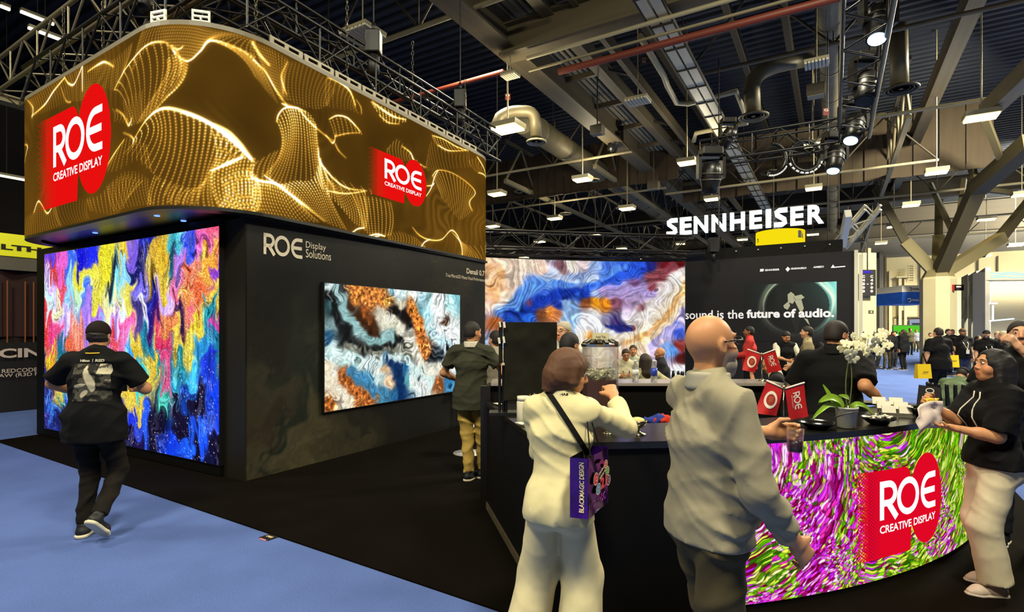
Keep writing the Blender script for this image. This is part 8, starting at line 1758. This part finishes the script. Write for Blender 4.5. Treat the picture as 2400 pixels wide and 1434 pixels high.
MB().sheet([[tbp(0, SWd_*i/5, j/8)+nS_*(-.014*math.sin(math.pi*i/5)*math.sin(math.pi*j/8)) for i in range(6)] for j in range(9)]).build('side_panel', TP, tb)
MB().sheet([[tbp(FWd*i/8, SWd_, j/8) for i in range(9)] for j in range(9)]).build('rear_panel', TBK, tb); MB().sheet([[tbp(FWd, SWd_*i/5, j/8) for i in range(6)] for j in range(9)]).build('far_side_panel', TP, tb); MB().add([tbp(0, 0, 0), tbp(FWd, 0, 0), tbp(FWd, SWd_, 0), tbp(0, SWd_, 0)], [(0, 1, 2, 3)]).build('base_panel', TP, tb)
fmp = lambda x, y, l=.008: tbp(FWd*x, 0, y)+nF_*l
smp = lambda x, y, l=.004: tbp(0, SWd_*(1-x), y)+nS_*(l-.0138*math.sin(math.pi*x)*math.sin(math.pi*y))
YW = mat('bag_letters', (232, 214, 160), rough=.35)
text_fit('BLACKMAGIC DESIGN', .10, .93, .50, .78, lambda x, y: smp(1.28-y, x), .02).build('side_lettering', YW, tb)
for (x, y, rx_, ry_, c_) in ((.28, .60, .11, .10, (206, 46, 44)), (.40, .40, .11, .09, (80, 150, 196)), (.78, .74, .085, .07, (206, 76, 40)), (.86, .60, .095, .075, (80, 160, 40)), (.92, .42, .10, .085, (70, 24, 90))):
    MB().add([fmp(x+rx_*math.cos(t), y+ry_*math.sin(t), .009) for t in np.linspace(0, 6.28, 25)[:-1]], [tuple(range(24))]).build('round_mark', mat('mark_%d_%d_%d' % c_, c_, rough=.3), tb)
    mm = MB(); stroke(mm, [(x+rx_*math.cos(t), y+ry_*math.sin(t)) for t in np.linspace(0, 6.28, 25)[:-1]], .014, lambda a, b: fmp(a, b, .010), True); mm.build('mark_edge', YW, tb)
    mm = MB(); stroke(mm, [(x-.03, y-.03), (x+.035, y-.03), (x+.035, y+.03), (x-.03, y+.03)], .014, lambda a, b: fmp(a, b, .011), True); mm.build('mark_sign', YW, tb)
mm = MB(); stroke(mm, arc(.55, .70, .17, .13, 15, 165, 14), .07, lambda a, b: fmp(a, b, .009)); mm.build('arc_mark', mat('mark_plum', (120, 14, 70), rough=.3), tb)
def rot_map(cx_, cy_, a): return lambda x, y: fmp(cx_+x*math.cos(a)-y*math.sin(a)*.7, cy_+x*math.sin(a)*.5+y*math.cos(a), .012)
text_fit('DAVINCI', -.17, .17, .0, .055, rot_map(.56, .665, .55), .03).build('front_lettering', YW, tb); text_fit('RESOLVE', -.17, .17, .0, .055, rot_map(.60, .585, .55), .03).build('front_lettering', YW, tb)
text_fit('21', .48, .80, .36, .56, lambda x, y: fmp(x, y, .012), .05).build('number', mat('mark_orange', (220, 70, 30), rough=.3), tb)
rg = random.Random(6)
for k in range(7): x = .15+.7*rg.random(); MB().tube([fmp(x+.05*math.sin(q*1.3+k), .10+.028*q+.05*rg.random(), .009) for q in range(6)], .0016, 5).build('swirl_mark', mat('mark_magenta', (150, 20, 150), rough=.3), tb)
shr = Wn['W'](Wn['S'][1]+Wn['up']*.075-Wn['rx']*.03)
for f_, s_ in ((.06, .01), (.20, .01)): MB().tube([tbp(f_, s_, .97), tbp(f_, s_, 1.0), Vector(shr)+Vector((.0+.02*(f_ > .1), -.075, -.10)), Vector(shr)+Vector((.01*(f_ > .1), -.03, .0)), Vector(shr)+Vector((0, .04, .0))], .0032, 6).build('handle_cord', cloth_mat('strap_black', (13, 12, 12)), tb)
# cup of red wine in the bald man's hand
hc_ = Bd['hands'][0]; cc_ = Vector(hc_[0])+Vector((.015, -.035, -.03)); e = empty('wine_cup', cc_-UP*.045, 0, 'clear plastic cup of red wine held by the bald man', 'cup'); MB().lathe([(.030, 0), (.036, .10), (.0345, .10), (.0285, .004)], cc_-UP*.045, 20).build('cup', GL, e); MB().lathe([(.0, .004), (.0285, .004), (.031, .05), (0, .05)], cc_-UP*.045, 18).build('wine', mat('red_wine', (58, 8, 10), rough=.15), e)
# napkin, packet and snack of the young woman
h0, h1 = Yw['hands'][0], Yw['hands'][1]; c = Vector(h0[0])+Vector((-.075, -.02, .02)); NM2 = Noise(41)
m = MB(); m.sheet([[c+Vector((-.10+.02*i+.01*float(NM2.v(np.float32(i*.7), np.float32(j*.6))), .05*float(NM2.v(np.float32(i*.5+9), np.float32(j*.5))), .09-.022*j+.006*i-.02*abs(i-4)*.3)) for i in range(9)] for j in range(9)]); o = m.build('paper_napkin', mat('napkin', (226, 206, 192), rough=.9)); o.modifiers.new('s', 'SOLIDIFY').thickness = .004; tag(o, 'crumpled white napkin held by the young woman at the bar end', 'napkin')
c = Vector(h0[0])+Vector((.0, .06, .08)); m = MB(); m.sheet([[c+Vector((-.045+.012*i, .012*math.sin(i*1.2+j), -.04+.014*j)) for i in range(8)] for j in range(8)]); o = m.build('yellow_packet', mat('packet_yellow', (216, 180, 26), rough=.5)); o.modifiers.new('s', 'SOLIDIFY').thickness = .006; tag(o, 'small yellow snack packet held by the young woman', 'packet')
# yellow totes, drinking glass, phone
def tote(label, c, w_, h_, d_, rz, name, mark):
    e = empty(name, c, 0, label, 'bag'); c = Vector(c); cs, sn_ = math.cos(rz), math.sin(rz); X_ = Vector((cs, sn_, 0)); Yv = Vector((-sn_, cs, 0)); m = MB()
    rows = [[c+X_*(w_/2*a_)*(1-.06*j/5)+Yv*(d_/2*b_)*(1-.5*j/5)-UP*h_*(1-j/5) for a_, b_ in ((-1, -1), (-.3, -1.15), (.3, -1.15), (1, -1), (1, 1), (-1, 1), (-1, -1))] for j in range(6)]; m.sheet(rows, False); m.f.append((0, 1, 2, 3, 4, 5)); m.sm.append(False); m.build('sack', mat('tote_yellow', (226, 190, 16), rough=.5), e)
    for sg in (-1, 1): MB().tube([c+X_*sg*w_*.22-Yv*d_*.2, c+X_*sg*w_*.08+UP*.16, c+X_*sg*w_*.02+UP*.24], .012, 6).build('handle', cloth_mat('strap_black', (13, 12, 12)), e)
    mm = MB(); stroke(mm, [(-.06+.12*q/12, -.17+.016*math.sin(q*1.9)) for q in range(13)], .014, lambda x, z: c+X_*x-Yv*(d_*.62)+UP*z); mm.build('scribble_mark', mat('mark_brown', (110, 84, 10), rough=.6), e)
hb = Yb  # (banner depth, unused)
tote('yellow tote with dark handles carried by the broad man in black', at(2163, 853, 11.9), .33, .31, .12, .1, 'yellow_tote', '')
tote('yellow tote half hidden behind the seated man in the green tee', at(2233, 832, 16.2), .30, .36, .12, -.1, 'yellow_tote', '')
h1 = std_['hands'][0]; g0 = Vector(h1[0])+Vector((-.02, -.03, .01)); MB_ = MB(); e = empty('drinking_glass', g0, 0, 'clear glass tilted to the mouth of the man at the far end', 'glass'); d = Vector((.75, .12, .65)).normalized(); m = MB(); m.tube([g0-d*.05, g0-d*.045, g0+d*.05], [.018, .030, .034], 16, cap=False); m.build('tumbler', GL, e)
p = Vector(ground(632, 1259)); e = empty('floor_marker', p, 0, 'small black numbered floor sticker at the black carpet edge', 'sticker'); ex = Vector((.845, -.535, 0)); ey = Vector((.535, .845, 0)); MB().box(p+UP*.003, (.125, .11, .004), ax=(ex, ey, UP)).build('sticker', mat('sticker_black', (26, 20, 22), rough=.5), e); MB().box(p-ey*.062+UP*.003, (.08, .014, .004), ax=(ex, ey, UP)).build('pink_edge', mat('sticker_pink', (206, 130, 136), rough=.6), e); text_fit('C4605', -.038, .038, -.014, .014, lambda x, y: p+ex*x+ey*y+UP*.0065, .03).build('number', mat('sticker_cream', (226, 210, 170)), e)
ph = A['hands']; c = (Vector(ph[0][0])+Vector(ph[1][0]))/2+Vector((0, .05, .04)); e = tag(MB().box(c, (.16, .012, .08)).build('phone', CERB, bevel=.003), 'phone held up by the walking man in the cap', 'phone')
